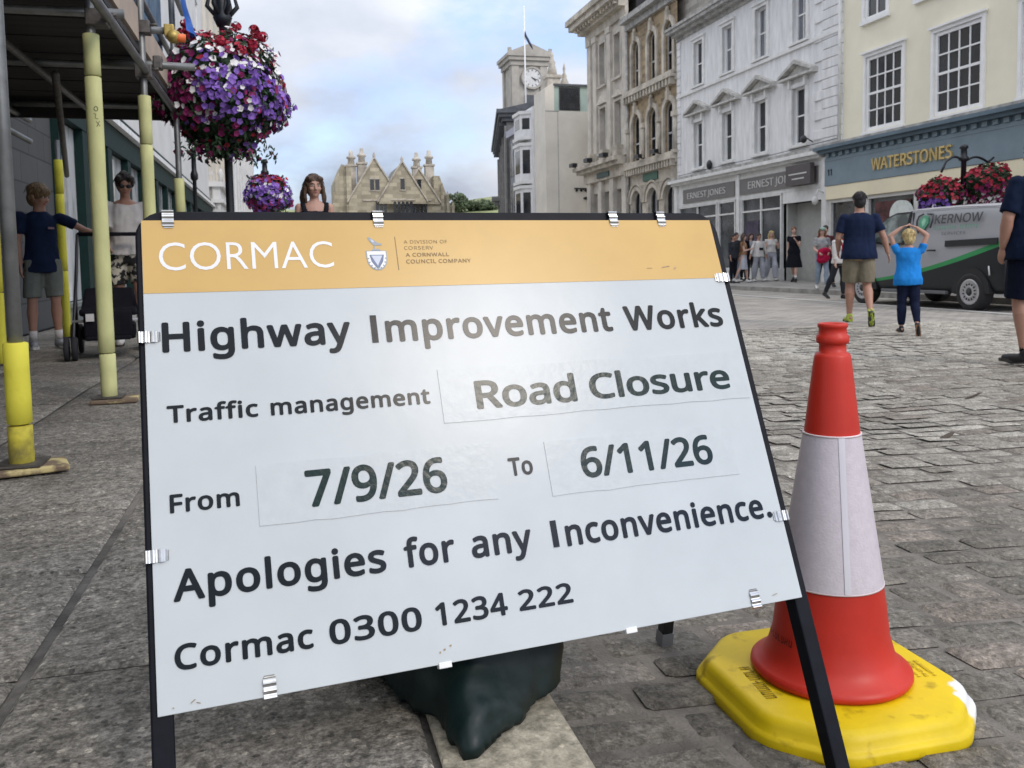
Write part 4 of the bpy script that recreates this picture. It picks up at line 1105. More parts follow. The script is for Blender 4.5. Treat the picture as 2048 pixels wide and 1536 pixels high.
# green hill with trees behind the town
hb = MB(); rs = []
for i in range(9):
    a = i/8; y = 170 + a*160; rs.append([(x, y, -1 + (9.5+4*noise.noise(Vector((x*0.02, y*0.02, 1))))*math.sin(math.pi*min(1, a*0.62+0.05))*2.0) for x in [-30+10*k for k in range(16)]])
hb.rings(rs, False, True, None, False)
structure('hills', hb, mat('grassy hill', (0.24, 0.27, 0.12), 0.95, var=0.5, vs=0.12), fix=False)
M_treeleaf = mat('tree leaves', (0.085, 0.115, 0.055), 0.8, var=0.6, vs=0.5)
M_bark = mat('bark', (0.10, 0.08, 0.06), 0.9, var=0.2)
def tree(s, u, z, h, w, label, seed):
    r = random.Random(seed)
    T = Thing('tree', label, 'tree', s, u, z, group='trees on the hill')
    m = MB(); m.tube([(u, s, z-1), (u+0.2, s, z+h*0.35), (u, s, z+h*0.7)], [0.5, 0.35, 0.12], 8)
    for k in range(5):
        a = k*1.3; m.tube([(u+0.1, s, z+h*(0.3+0.06*k)), (u+math.cos(a)*w*0.35, s+math.sin(a)*w*0.35, z+h*(0.5+0.07*k))], [0.2, 0.06], 6)
    T.part('trunk', m, M_bark)
    c = MB()
    cl = [(r.gauss(0, w*0.24), r.gauss(0, w*0.24), h*(0.3+0.62*r.random()), w*r.uniform(0.14, 0.26)) for _ in range(26)]
    for x, y, zz, rr in cl:
        for _ in range(80):
            d = Vector((r.gauss(0, 1), r.gauss(0, 1), r.gauss(0, 0.8))).normalized()*rr*r.uniform(0.6, 1.05)
            p = Vector((u+x, s+y, z+zz)) + d; q = Vector((r.gauss(0, 1), r.gauss(0, 1), r.gauss(0, 1))).normalized()*0.35; t = q.orthogonal().normalized()*0.3
            c.quad(p-q, p-t, p+q, p+t)
    T.part('crown', c, M_treeleaf, fix=False)
for i, (s, u, z, h, w, lb) in enumerate(((240, 47.7, 14.8, 4.6, 5.0, 'tallest dark rounded tree on the distant hill'), (246, 45.6, 14.8, 2.0, 5.0, 'low tree left of the tallest one on the hill'), (240, 52.5, 15.0, 1.8, 7.5, 'wide tree right of the tallest one on the hill'), (236, 57.0, 14.0, 2.8, 5.0, 'dark tree on the hill closest to the granite hall'))):
    tree(s, u, z, h, w, lb, 40+i)
# ------------------------------------------------------------------ road works sign
YAW = rad(20.854); LEAN = rad(23.1)
sH = Vector((math.cos(YAW), math.sin(YAW), 0)); sB = Vector((-math.sin(YAW), math.cos(YAW), 0))
sV = sB*math.sin(LEAN) + Vector((0, 0, math.cos(LEAN))); sN = sH.cross(sV)
sO = Vector((-0.4808, 1.1314, 0.3730))
DROP_L = (0.373-0.25)/math.cos(LEAN)
SIGN = bpy.data.objects.new('road_sign', None); COL.objects.link(SIGN)
SIGN.matrix_world = Matrix.Translation(sO - sV*DROP_L) @ Matrix((sH, sV, sN)).transposed().to_4x4()
tag(SIGN, 'large white road works sign with an orange band, leaning on a black A-frame', 'road sign')
def sp(name, mb, m, parent=None, bev=0, fix=True):
    me = mb.mesh(name, (0, -DROP_L, 0))
    if fix: fix_normals(me)
    o = link(name, me, m, parent or SIGN)
    if bev: bevel(o, bev)
    return o
def gloss(name, col, rough, **k):
    return mat(name, col, rough, **k)
M_face = gloss('white sign sheeting', (0.545, 0.580, 0.582), 0.20, spec=0.18, var=0.035, vs=5, bump=0.035, bs=7, dist=0.02)
M_orange = gloss('orange sign band', (0.62, 0.405, 0.14), 0.26, spec=0.25, var=0.04, vs=6)
M_ink = gloss('black vinyl letters', (0.005, 0.009, 0.012), 0.19, spec=0.2, var=0.1, bump=0.03, bs=7, dist=0.02)
M_inkg = gloss('dark green black vinyl', (0.004, 0.020, 0.018), 0.19, spec=0.22, var=0.2, vs=20, bump=0.06, bs=60)
M_wvinyl = gloss('white vinyl letters', (0.80, 0.80, 0.78), 0.35, var=0.04)
M_brown = gloss('brown small print', (0.22, 0.13, 0.035), 0.4, var=0.15)
M_film = gloss('bubbled clear film over white', (0.535, 0.570, 0.572), 0.20, spec=0.18, var=0.03, vs=40, bump=0.06, bs=85, dist=0.004)
M_steel = mat('clip steel', (0.62, 0.62, 0.60), 0.28, metal=1.0, var=0.15, vs=40)
M_frame = mat('black coated sign frame', (0.005, 0.006, 0.010), 0.5, var=0.3, vs=20, bump=0.05, bs=60, spec=0.16)
M_frameback = mat('dark frame paint', (0.01, 0.012, 0.015), 0.5, var=0.2)

pm = MB(); pm.box(0, 1.05, 0, 0.73, -0.003, 0.0)
panel = sp('panel', pm, M_face, bev=0.0008)
bm_ = MB(); bm_.box(0.0005, 1.0495, 0.6055, 0.7295, 0.0, 0.0006); sp('colour_band', bm_, M_orange, panel)
def words(s, x0, x1, y, cap, m, z=0.0009, bold=0.020, track=1.06, name='lettering'):
    t = MB(); text_into(t, s, x0, x1, y, cap, z, 0.0 if USE_FONT[0] and FONT else bold, track, None, bold if USE_FONT[0] and FONT else 0.0); return sp(name, t, m, panel, fix=False)
ZB = 0.0012
USE_FONT[0] = False
words('CORMAC', 0.0243, 0.2955, 0.6432, 0.047, M_wvinyl, ZB, -0.006, 1.0)
USE_FONT[0] = True
words('A DIVISION OF', 0.4189, 0.4974, 0.6850, 0.0062, M_brown, ZB, 0.0)
words('CORSERV', 0.4184, 0.4707, 0.6735, 0.0064, M_brown, ZB, 0.0)
words('A CORNWALL', 0.4195, 0.4975, 0.6603, 0.0068, M_brown, ZB, 0.014)
words('COUNCIL COMPANY', 0.4190, 0.5360, 0.6476, 0.0072, M_brown, ZB, 0.012)
b_ = MB(); b_.box(0.4038, 0.4050, 0.636, 0.698, 0.0007, ZB); sp('divider_line', b_, M_brown, panel)
for w, x0, x1, y, cap in (('Highway', 0.0242, 0.3112, 0.5085, 0.0485), ('mprovement', 0.3690, 0.7880, 0.5075, 0.0485), ('Works', 0.8150, 1.0245, 0.5060, 0.0480)):
    words(w, x0, x1, y, cap, M_ink)
words('Traffic', 0.0268, 0.1570, 0.3988, 0.0265, M_ink); words('management', 0.1757, 0.4290, 0.3985, 0.0262, M_ink)
words('Road', 0.5073, 0.6915, 0.3822, 0.0490, M_inkg, 0.0016, 0.019, 1.0); words('Closure', 0.7180, 1.0072, 0.3835, 0.0465, M_inkg, 0.0016, 0.019, 1.0)
words('From', 0.0258, 0.1217, 0.2666, 0.0268, M_ink); words('To', 0.5461, 0.5880, 0.2660, 0.0300, M_ink)
words('7/9/26', 0.2176, 0.4390, 0.2527, 0.0560, M_inkg, 0.0016, 0.019, 1.0); words('6/11/26', 0.6755, 0.9345, 0.2490, 0.0525, M_inkg, 0.0016, 0.019, 1.0)
words('Apologies', 0.0256, 0.3270, 0.1439, 0.0433, M_ink); words('for', 0.3560, 0.4365, 0.1447, 0.0430, M_ink); words('any', 0.4635, 0.5660, 0.1448, 0.0430, M_ink); words('nconvenience.', 0.6260, 1.0290, 0.1425, 0.0430, M_ink)
for x0_, y_, c_ in ((0.3450, 0.5078, 0.0478), (0.6015, 0.1440, 0.0428)):
    t = MB(); t.plate([(x0_, y_), (x0_+0.0105, y_), (x0_+0.0105, y_+c_), (x0_, y_+c_)], 0.0006, 0.001); sp('lettering', t, M_ink, panel)
words('Cormac', 0.0240, 0.2104, 0.0538, 0.0335, M_ink)
words('0300', 0.2335, 0.3710, 0.0530, 0.0340, M_ink); words('1234', 0.3930, 0.5085, 0.0538, 0.0338, M_ink); words('222', 0.5275, 0.6200, 0.0556, 0.0312, M_ink)
# film patches carrying the dates and the closure words
rp = random.Random(3)
for x0, x1, y0, y1 in ((0.1475, 0.5200, 0.2330, 0.3245), (0.6150, 0.9810, 0.2255, 0.3170), (0.4475, 1.0420, 0.3640, 0.4545)):
    f = MB(); n = 14
    top = [(x0 + (x1-x0)*k/n, y1 + rp.uniform(-0.0012, 0.0012)) for k in range(n+1)]; bot = [(x1 - (x1-x0)*k/n, y0 + rp.uniform(-0.0012, 0.0012)) for k in range(n+1)]
    f.plate([(a, b) for a, b in (bot[::-1] + top[::-1])], 0.0, 0.0011)
    sp('film_patch', f, M_film, panel)
# crest: bird on a shield
M_cblue = gloss('crest blue', (0.10, 0.14, 0.24), 0.35, var=0.1); M_cgrey = gloss('crest grey blue', (0.26, 0.30, 0.33), 0.35, var=0.1); M_clight = gloss('crest light blue', (0.50, 0.54, 0.62), 0.35, var=0.08)
def shield(cx, cy, w, h, n=10):
    p = [(cx-w, cy+h*0.42), (cx+w, cy+h*0.42)]
    for k in range(n+1):
        a = math.pi*k/n; p.append((cx + w*math.cos(a), cy + h*0.1 - h*0.62*math.sin(a)**0.9 if 0 < k < n else cy+h*0.1))
    return p
def crest_part(poly, z0, z1, m):
    c = MB(); c.plate(poly, z0, z1); return sp('crest', c, m, panel)
cx, cy = 0.3690, 0.6560
crest_part(shield(cx, cy, 0.0178, 0.0385), 0.0006, 0.0012, M_cgrey)
crest_part(shield(cx, cy+0.0004, 0.0160, 0.0345), 0.0012, 0.0014, M_wvinyl)
crest_part([(cx-0.0125, cy+0.0085), (cx+0.0125, cy+0.0085), (cx+0.010, cy-0.004), (cx+0.002, cy-0.0165), (cx-0.002, cy-0.0165), (cx-0.010, cy-0.004)], 0.0014, 0.0016, M_cblue)
crest_part([(cx-0.0095, cy+0.0068), (cx+0.0095, cy+0.0068), (cx, cy-0.012)], 0.0016, 0.0018, M_clight)
c = MB()
for k in range(9):
    a = math.pi*(0.02 + k/8*0.96); x = cx - 0.0145*math.cos(a); y = cy + 0.003 - 0.0195*math.sin(a)
    c.plate([(x-0.0011, y-0.0011), (x+0.0011, y-0.0011), (x+0.0011, y+0.0011), (x-0.0011, y+0.0011)], 0.0018, 0.0020)
sp('crest', c, M_cgrey, panel)
c = MB()
c.plate([(cx-0.0125, cy+0.0405), (cx-0.009, cy+0.0415), (cx-0.002, cy+0.0360), (cx+0.004, cy+0.0310), (cx+0.0115, cy+0.0290), (cx+0.0105, cy+0.0262), (cx+0.003, cy+0.0262), (cx-0.002, cy+0.0255), (cx-0.006, cy+0.0290), (cx-0.010, cy+0.0345)], 0.0006, 0.0012)
c.plate([(cx-0.003, cy+0.0254), (cx-0.0015, cy+0.0254), (cx-0.0015, cy+0.0165), (cx-0.003, cy+0.0165)], 0.0006, 0.0012); c.plate([(cx-0.0085, cy+0.0165), (cx+0.0085, cy+0.0165), (cx+0.005, cy+0.0195), (cx-0.005, cy+0.0195)], 0.0006, 0.00125)
sp('crest', c, M_cgrey, panel)
c = MB(); c.plate([(cx-0.0085, cy+0.0375), (cx-0.004, cy+0.036), (cx-0.001, cy+0.032), (cx-0.005, cy+0.0315)], 0.0012, 0.0014); sp('crest', c, M_clight, panel)
# scuffs
c = MB()
for x, y, w, h, r in ((0.925, 0.631, 0.018, 0.0022, 0.1), (0.945, 0.6275, 0.006, 0.003, 0.5), (0.89, 0.629, 0.012, 0.0012, 0), (0.995, 0.013, 0.012, 0.001, 0.2), (0.045, 0.012, 0.008, 0.0014, 0.6), (0.052, 0.009, 0.006, 0.0012, -0.4), (0.40, 0.020, 0.003, 0.003, 0), (0.41, 0.024, 0.003, 0.003, 0), (0.393, 0.017, 0.002, 0.003, 0), (0.02, 0.008, 0.002, 0.002, 0)):
    M_ = Matrix.Translation((x, y, 0)) @ Matrix.Rotation(r, 4, 'Z'); c.plate([(-w/2, -h/2), (w/2, -h*0.3), (w/2*0.8, h/2), (-w/2*0.7, h*0.35)], 0.0006, 0.00125, M_)
sp('scuffs', c, gloss('dirt marks', (0.33, 0.25, 0.15), 0.7, var=0.3, vs=80), panel)

# tubular A-frame
def rect_path(mb, pts, nrm, w, t):
    """flat bar swept along planar points; w across, t along nrm"""
    nrm = Vector(nrm); rs = []; P = [Vector(p) for p in pts]
    for i, p in enumerate(P):
        d = (P[min(i+1, len(P)-1)] - P[max(i-1, 0)]).normalized(); s = d.cross(nrm).normalized()
        k = 1.0
        rs.append([p + s*w/2*a + nrm*t/2*b for a, b in ((1, 1), (-1, 1), (-1, -1), (1, -1))])
    mb.rings(rs, True, False)
DROP_R = (0.373-0.080)/math.cos(LEAN)
def arcpts(cx, cy, r, a0, a1, n=6): return [(cx + r*math.cos(a0+(a1-a0)*k/n), cy + r*math.sin(a0+(a1-a0)*k/n)) for k in range(n+1)]
x0, x1, yt = 0.0055, 1.0515, 0.7345
fr = MB(); path = [(x0, -DROP_L+0.006, -0.020)] + [(x0, y, -0.020) for y in (0.2, 0.5)] + [(a, b, -0.020) for a, b in arcpts(x0+0.03, yt-0.03, 0.03, math.pi, math.pi/2)] + [(0.5, yt, -0.020)] + [(a, b, -0.020) for a, b in arcpts(x1-0.03, yt-0.03, 0.03, math.pi/2, 0)] + [(x1, y, -0.020) for y in (0.5, 0.2)] + [(x1, -DROP_R+0.006, -0.020)]
rect_path(fr, path, (0, 0, 1), 0.029, 0.030)
sp('frame', fr, M_frame, bev=0.003)
fr = MB(); fr.box(0.021, 1.036, 0.012, 0.036, -0.0325, -0.0075); sp('cross_bar', fr, M_frame, bev=0.002)
for nm, (x, dr) in {'foot_cap': (x0, DROP_L), 'foot_cap.001': (x1, DROP_R)}.items():
    fr = MB(); fr.box(x-0.017, x+0.017, -dr, -dr+0.035, -0.037, -0.003); sp('foot_cap', fr, M_frameback, bev=0.003)
# rear legs
rear = MB()
iM = Matrix((sH, sV, sN))          # world -> local rotation
def loc(P): return iM @ (Vector(P) - sO)
hinge = 0.722
RL = []
for x, gx in ((0.02, None), (1.068, None)):
    top = sO + sH*x + sV*hinge + sN*-0.036
    foot = top + sB*0.13; foot.z = 0
    d = sB*0.185
    foot = Vector((top.x + d.x, top.y + d.y, 0)); 
    uu = foot.dot(AX_U); foot.z = gz(uu) + 0.004
    RL.append((loc(top), loc(foot)))
for a, b in RL:
    r_ = MB(); rect_path(r_, [a, (a+b)/2, b], (1, 0, 0), 0.026, 0.026); sp('rear_leg', r_, M_frameback, bev=0.002)
    r_ = MB(); t = (b-a).normalized(); rect_path(r_, [b - t*0.03, b + t*0.001], (1, 0, 0), 0.029, 0.029); sp('foot_cap', r_, mat('grey leg end', (0.25, 0.26, 0.27), 0.5))
a, b = RL[0][0], RL[1][0]
r_ = MB(); rect_path(r_, [a, (a+b)/2, b], (0, 0.9, 0.4), 0.026, 0.024); sp('rear_top_bar', r_, M_frameback)
q0 = RL[0][0].lerp(RL[0][1], 0.8); q1 = RL[1][0].lerp(RL[1][1], 0.8)
# spring clips over the rim
def clip(x, y, ang):
    """ang: direction from the rim towards the panel centre"""
    c = MB(); w = 0.0088; prof = []
    for k in range(23):
        t = k/22; d = -0.008 + 0.030*t; h = 0.0032 + 0.0013*math.cos(t*6*math.pi) + (0.0 if t < 0.93 else -0.0025)
        prof.append((d, h))
    prof = [(-0.0105, -0.012), (-0.0100, -0.004)] + prof
    M_ = Matrix.Translation((x, y, 0)) @ Matrix.Rotation(ang, 4, 'Z')
    vs = [];
    for d, h in prof:
        ww = w if d < 0.018 else w*0.8
        vs += [(d, -ww, h), (d, ww, h), (d, ww, h-0.0008), (d, -ww, h-0.0008)]
    n = len(prof); fs = []
    for i in range(n-1):
        for k in range(4): fs.append((i*4+k, i*4+(k+1) % 4, i*4+4+(k+1) % 4, i*4+4+k))
    fs += [(0, 1, 2, 3), tuple((n-1)*4+k for k in (3, 2, 1, 0))]
    c.add(vs, fs, False, M_); o = sp('clip', c, M_steel)
    return o
for x in (0.040, 0.379, 0.8346, 0.939): clip(x, 0.738, -math.pi/2)
for y in (0.5344, 0.2095): clip(0.0, y, 0)
for y in (0.6055, 0.1424): clip(1.052, y, math.pi)
for x in (0.1458, 0.9533): clip(x, 0.006, math.pi/2)
for x in (0.3982, 0.7113):
    c = MB(); c.box(x-0.010, x+0.010, -0.006, 0.003, -0.012, 0.002); sp('clip', c, M_wvinyl, bev=0.001)

# ------------------------------------------------------------------ sandbag behind the sign
def sandbag():
    T = Thing('sandbag', 'dark green plastic sandbag slumped on the ground under the sign', 'sandbag', 1.46, 0.30, 0.25, street=True)
    m = MB()
    bot = [(0.235, 1.195, 0.256), (0.435, 1.36, 0.258), (0.40, 1.78, 0.258), (0.10, 1.60, 0.258)]
    mid = [(0.243, 1.255, 0.315), (0.452, 1.40, 0.36), (0.41, 1.80, 0.36), (0.08, 1.56, 0.34)]
    top = [(0.275, 1.36, 0.425), (0.43, 1.44, 0.52), (0.38, 1.70, 0.54), (0.13, 1.53, 0.49)]
    def ring(c, n=6):
        out = []
        for k in range(4):
            a, b = Vector(c[k]), Vector(c[(k+1) % 4])
            for q in range(n): out.append(a.lerp(b, q/n))
        return out
    m.rings([ring(bot), ring(mid), ring(top)], True, True)
    me = remesh(m, 0.013, 6, 0.014, 7.0)
    for v in me.vertices:
        v.co = v.co - Vector(T.off)
        v.co.z = max(v.co.z, 0.004)
    for v in me.vertices:
        p = v.co; q = 1 - abs(noise.noise(Vector((p.x*6+1, p.y*6, p.z*9))))*2
        v.co = p + v.normal*0.010*max(0, q)**4
        v.co.z = max(v.co.z, 0.004)
    o = link('bag', me, mat('dark green plastic bag', (0.003, 0.012, 0.011), 0.45, spec=0.35, col2=(0.016, 0.026, 0.024), thr=(0.45, 0.75), vs=9, bump=0.15, bs=25), T.o)
sandbag()

# ------------------------------------------------------------------ traffic cone
def traffic_cone():
    T = Thing('traffic_cone', 'red traffic cone with white reflective sleeve on a yellow base', 'traffic cone', 1.52, 1.045, 0.077, street=False)
    M_red = mat('red cone plastic', (0.52, 0.030, 0.016), 0.42, spec=0.35, var=0.10, vs=5, bump=0.03, bs=30)
    n = 4
    def octo(w, d, c): return [(-w+c, -d), (w-c, -d), (w, -d+c), (w, d-c), (w-c, d), (-w+c, d), (-w, d-c), (-w, -d+c)]
    m = MB(); W, D_, C_ = 0.238, 0.245, 0.112
    lv = [(1.0, 0.0), (1.002, 0.006), (1.0, 0.017), (0.992, 0.0215), (0.972, 0.0245), (0.958, 0.028), (0.944, 0.038), (0.925, 0.0465), (0.895, 0.0525), (0.86, 0.0548), (0.5, 0.056)]
    def rounded(P, r=0.035, q=4):
        out = []; n_ = len(P)
        for i in range(n_):
            p, a, c = Vector(P[i]), Vector(P[i-1]), Vector(P[(i+1) % n_])
            s_ = p + (a-p).normalized()*r; e_ = p + (c-p).normalized()*r
            for k in range(q+1):
                t = k/q; out.append(tuple(s_*(1-t)**2 + p*2*t*(1-t) + e_*t*t))
        return out
    rs = [[(x*k, y*k, z) for x, y in rounded(octo(W, D_, C_))] for k, z in lv]
    m.rings(rs, True, True)
    my = mat('yellow cone base rubber', (0.72, 0.52, 0.004), 0.45, spec=0.35, var=0.09, vs=7, bump=0.08, bs=40)
    # white scuffed corner and dirt
    nt, b = nodes_of(my); ra = [q for q in nt.nodes if q.type == 'VALTORGB'][0]
    tc = [q for q in nt.nodes if q.type == 'TEX_COORD'][0]
    vm = nt.nodes.new('ShaderNodeVectorMath'); vm.operation = 'DISTANCE'; vm.inputs[1].default_value = (0.236, -0.165, 0.03); nt.links.new(tc.outputs['Object'], vm.inputs[0])
    nn = nt.nodes.new('ShaderNodeTexNoise'); nn.inputs['Scale'].default_value = 35; nt.links.new(tc.outputs['Object'], nn.inputs['Vector'])
    ma = nt.nodes.new('ShaderNodeMath'); ma.operation = 'MULTIPLY_ADD'; ma.inputs[1].default_value = 0.09; nt.links.new(nn.outputs['Fac'], ma.inputs[0]); nt.links.new(vm.outputs['Value'], ma.inputs[2])
    r2 = nt.nodes.new('ShaderNodeValToRGB'); r2.color_ramp.elements[0].position = 0.105; r2.color_ramp.elements[1].position = 0.122; r2.color_ramp.elements[0].color = (1, 1, 1, 1); r2.color_ramp.elements[1].color = (0, 0, 0, 1)
    nt.links.new(ma.outputs[0], r2.inputs['Fac'])
    mx = nt.nodes.new('ShaderNodeMix'); mx.data_type = 'RGBA'; nt.links.new(r2.outputs['Color'], mx.inputs['Factor']); nt.links.new(ra.outputs['Color'], mx.inputs[6]); mx.inputs[7].default_value = (0.78, 0.78, 0.76, 1)
    n3 = nt.nodes.new('ShaderNodeTexNoise'); n3.inputs['Scale'].default_value = 22; n3.inputs['Detail'].default_value = 8; nt.links.new(tc.outputs['Object'], n3.inputs['Vector'])
    r3 = nt.nodes.new('ShaderNodeValToRGB'); r3.color_ramp.elements[0].position = 0.27; r3.color_ramp.elements[1].position = 0.40; r3.color_ramp.elements[0].color = (0.45, 0.4, 0.3, 1)
    nt.links.new(n3.outputs['Fac'], r3.inputs['Fac'])
    m2 = nt.nodes.new('ShaderNodeMix'); m2.data_type = 'RGBA'; m2.blend_type = 'MULTIPLY'; m2.inputs['Factor'].default_value = 0.8; nt.links.new(mx.outputs[2], m2.inputs[6]); nt.links.new(r3.outputs['Color'], m2.inputs[7])
    nt.links.new(m2.outputs[2], b.inputs['Base Color'])
    base = T.part('base', m, my)
    m = MB()
    prof = [(0.138, 0.0565), (0.152, 0.058), (0.156, 0.064), (0.155, 0.071), (0.147, 0.077), (0.133, 0.086), (0.122, 0.105), (0.112, 0.14), (0.1055, 0.20), (0.0545, 0.533), (0.0365, 0.682), (0.0345, 0.694), (0.0325, 0.700), (0.0262, 0.702), (0.0255, 0.717), (0.0262, 0.719), (0.0305, 0.721), (0.0312, 0.727), (0.0305, 0.735), (0.0268, 0.738), (0.0262, 0.750), (0.0285, 0.752), (0.0285, 0.758), (0.0262, 0.760), (0.021, 0.758), (0.019, 0.75), (0.018, 0.66)]
    m.lathe(prof, 56, cap=False); T.part('cone_body', m, M_red)
    # sleeve with overlapped seam
    ms = mat('white reflective sleeve', (0.60, 0.545, 0.575), 0.45, var=0.05, vs=60, bump=0.12, bs=220, spec=0.6)
    m = MB(); seg = 56; rs = []
    a0 = rad(-106)
    prof = [(0.0983+0.0018, 0.248), (0.0533+0.0018, 0.541)]
    for r, z in prof: rs.append([(r*math.cos(a0+2*math.pi*k/seg), r*math.sin(a0+2*math.pi*k/seg), z) for k in range(seg)])
    m.rings(rs, False, True); sl = T.part('reflective_sleeve', m, ms)
    m = MB(); rs = []
    for r, z in prof: rs.append([((r+0.0012)*math.cos(a0+q*0.010/r), (r+0.0012)*math.sin(a0+q*0.010/r), z) for q in (-0.6, -0.2, 0.2, 0.6)])
    m.rings(rs, False, False, None, False); T.part('seam', m, mat('sleeve seam', (0.66, 0.64, 0.67), 0.4, var=0.05), sl, fix=False)
    m = MB()
    for r, z in ((0.0995, 0.246), (0.0548, 0.542)): m.lathe([(r-0.002, z-0.0015), (r+0.0016, z-0.0015), (r+0.0016, z+0.0015), (r-0.002, z+0.0015)], seg)
    T.part('sleeve_edges', m, mat('pale sleeve edge', (0.70, 0.60, 0.60), 0.4), sl)
    # worn, illegible moulded marks on base and cone
    def strokes(n, ln, h, seed):
        q = random.Random(seed); out = []
        for k in range(n):
            x = ln*k/n; w = ln/n*0.7
            out += [(x, 0, x+w*0.25, h), (x, q.choice((0, h*0.42, h*0.8)), x+w, 0)]
            if q.random() < 0.5: out.append((x+w*0.75, 0, x+w, h))
        return [(a, b, c, d if d else b+h*0.2) for a, b, c, d in out]
    M_m = mat('moulded yellow marks', (0.40, 0.28, 0.004), 0.6, var=0.2)
    m = MB(); Mx = Matrix.Translation((-0.165, -0.075, 0.0556)) @ Matrix.Rotation(rad(84), 4, 'Z')
    for a, b2, c, d in strokes(9, 0.135, 0.022, 4): m.box(a, c, b2, d, 0.0005, 0.0012, Mx)
    T.part('moulded_mark', m, M_m, base)
    m = MB(); Mx = Matrix.Translation((0.185, -0.085, 0.0556)) @ Matrix.Rotation(rad(84), 4, 'Z')
    for k in range(3):
        for a, b2, c, d in strokes(7, 0.07, 0.009, 9+k): m.box(a, c, b2+k*0.017, d+k*0.017, 0.0005, 0.001, Mx)
    T.part('moulded_mark', m, mat('faint moulded mark', (0.58, 0.42, 0.008), 0.6), base)
    m = MB()
    for a, b2, c, d in strokes(8, 0.085, 0.013, 7):
        out = []
        for x, zz in ((a, b2), (c, b2), (c, d), (a, d)):
            z = 0.130 + zz; r = 0.1147 - (zz)*0.12 + 0.0035; an = rad(-202) + x/0.115
            out.append((r*math.cos(an), r*math.sin(an), z))
        m.add(out, [(0, 1, 2, 3)])
    T.part('moulded_mark', m, mat('dark red mark', (0.10, 0.006, 0.006), 0.5), None, fix=False)
traffic_cone()
# ------------------------------------------------------------------ scaffold on the left pavement
M_galv = mat('galvanised tube', (0.20, 0.205, 0.20), 0.45, metal=0.55, var=0.22, vs=9)
M_foam = mat('pale yellow foam sleeve', (0.56, 0.56, 0.27), 0.8, spec=0.2, var=0.10, vs=9, stretch=(1, 1, 0.4), bump=0.06, bs=40)
M_foamy = mat('dirty yellow foam sleeve', (0.62, 0.55, 0.03), 0.75, var=0.2, vs=14, col2=(0.70, 0.64, 0.06), thr=(0.25, 0.45), bump=0.15, bs=30)
M_foamd = mat('grimy yellow foam sleeve', (0.20, 0.17, 0.04), 0.8, var=0.2, vs=9, col2=(0.58, 0.50, 0.05), thr=(0.32, 0.58), bump=0.2, bs=30)
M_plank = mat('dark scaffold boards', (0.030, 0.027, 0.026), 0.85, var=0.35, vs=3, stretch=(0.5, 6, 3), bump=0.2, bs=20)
M_ply = mat('pale plywood toe board', (0.42, 0.34, 0.27), 0.8, var=0.12, vs=3)
M_pad = mat('yellow painted sole board', (0.16, 0.115, 0.075), 0.85, col2=(0.52, 0.43, 0.20), vs=12, thr=(0.48, 0.60), bump=0.2, bs=40)
M_coup = mat('steel coupler', (0.12, 0.11, 0.10), 0.5, metal=0.6, var=0.3, vs=30)
M_gold2 = mat('brassy coupler', (0.45, 0.33, 0.10), 0.45, metal=0.6, var=0.3, vs=30)
M_net = mat('blue debris netting', (0.07, 0.12, 0.20), 0.8, var=0.5, vs=3, stretch=(1, 3, 0.6), col2=(0.22, 0.32, 0.42))
M_tarp = mat('bright blue tarpaulin', (0.012, 0.10, 0.42), 0.5, var=0.2, vs=4)
RT = 0.0242
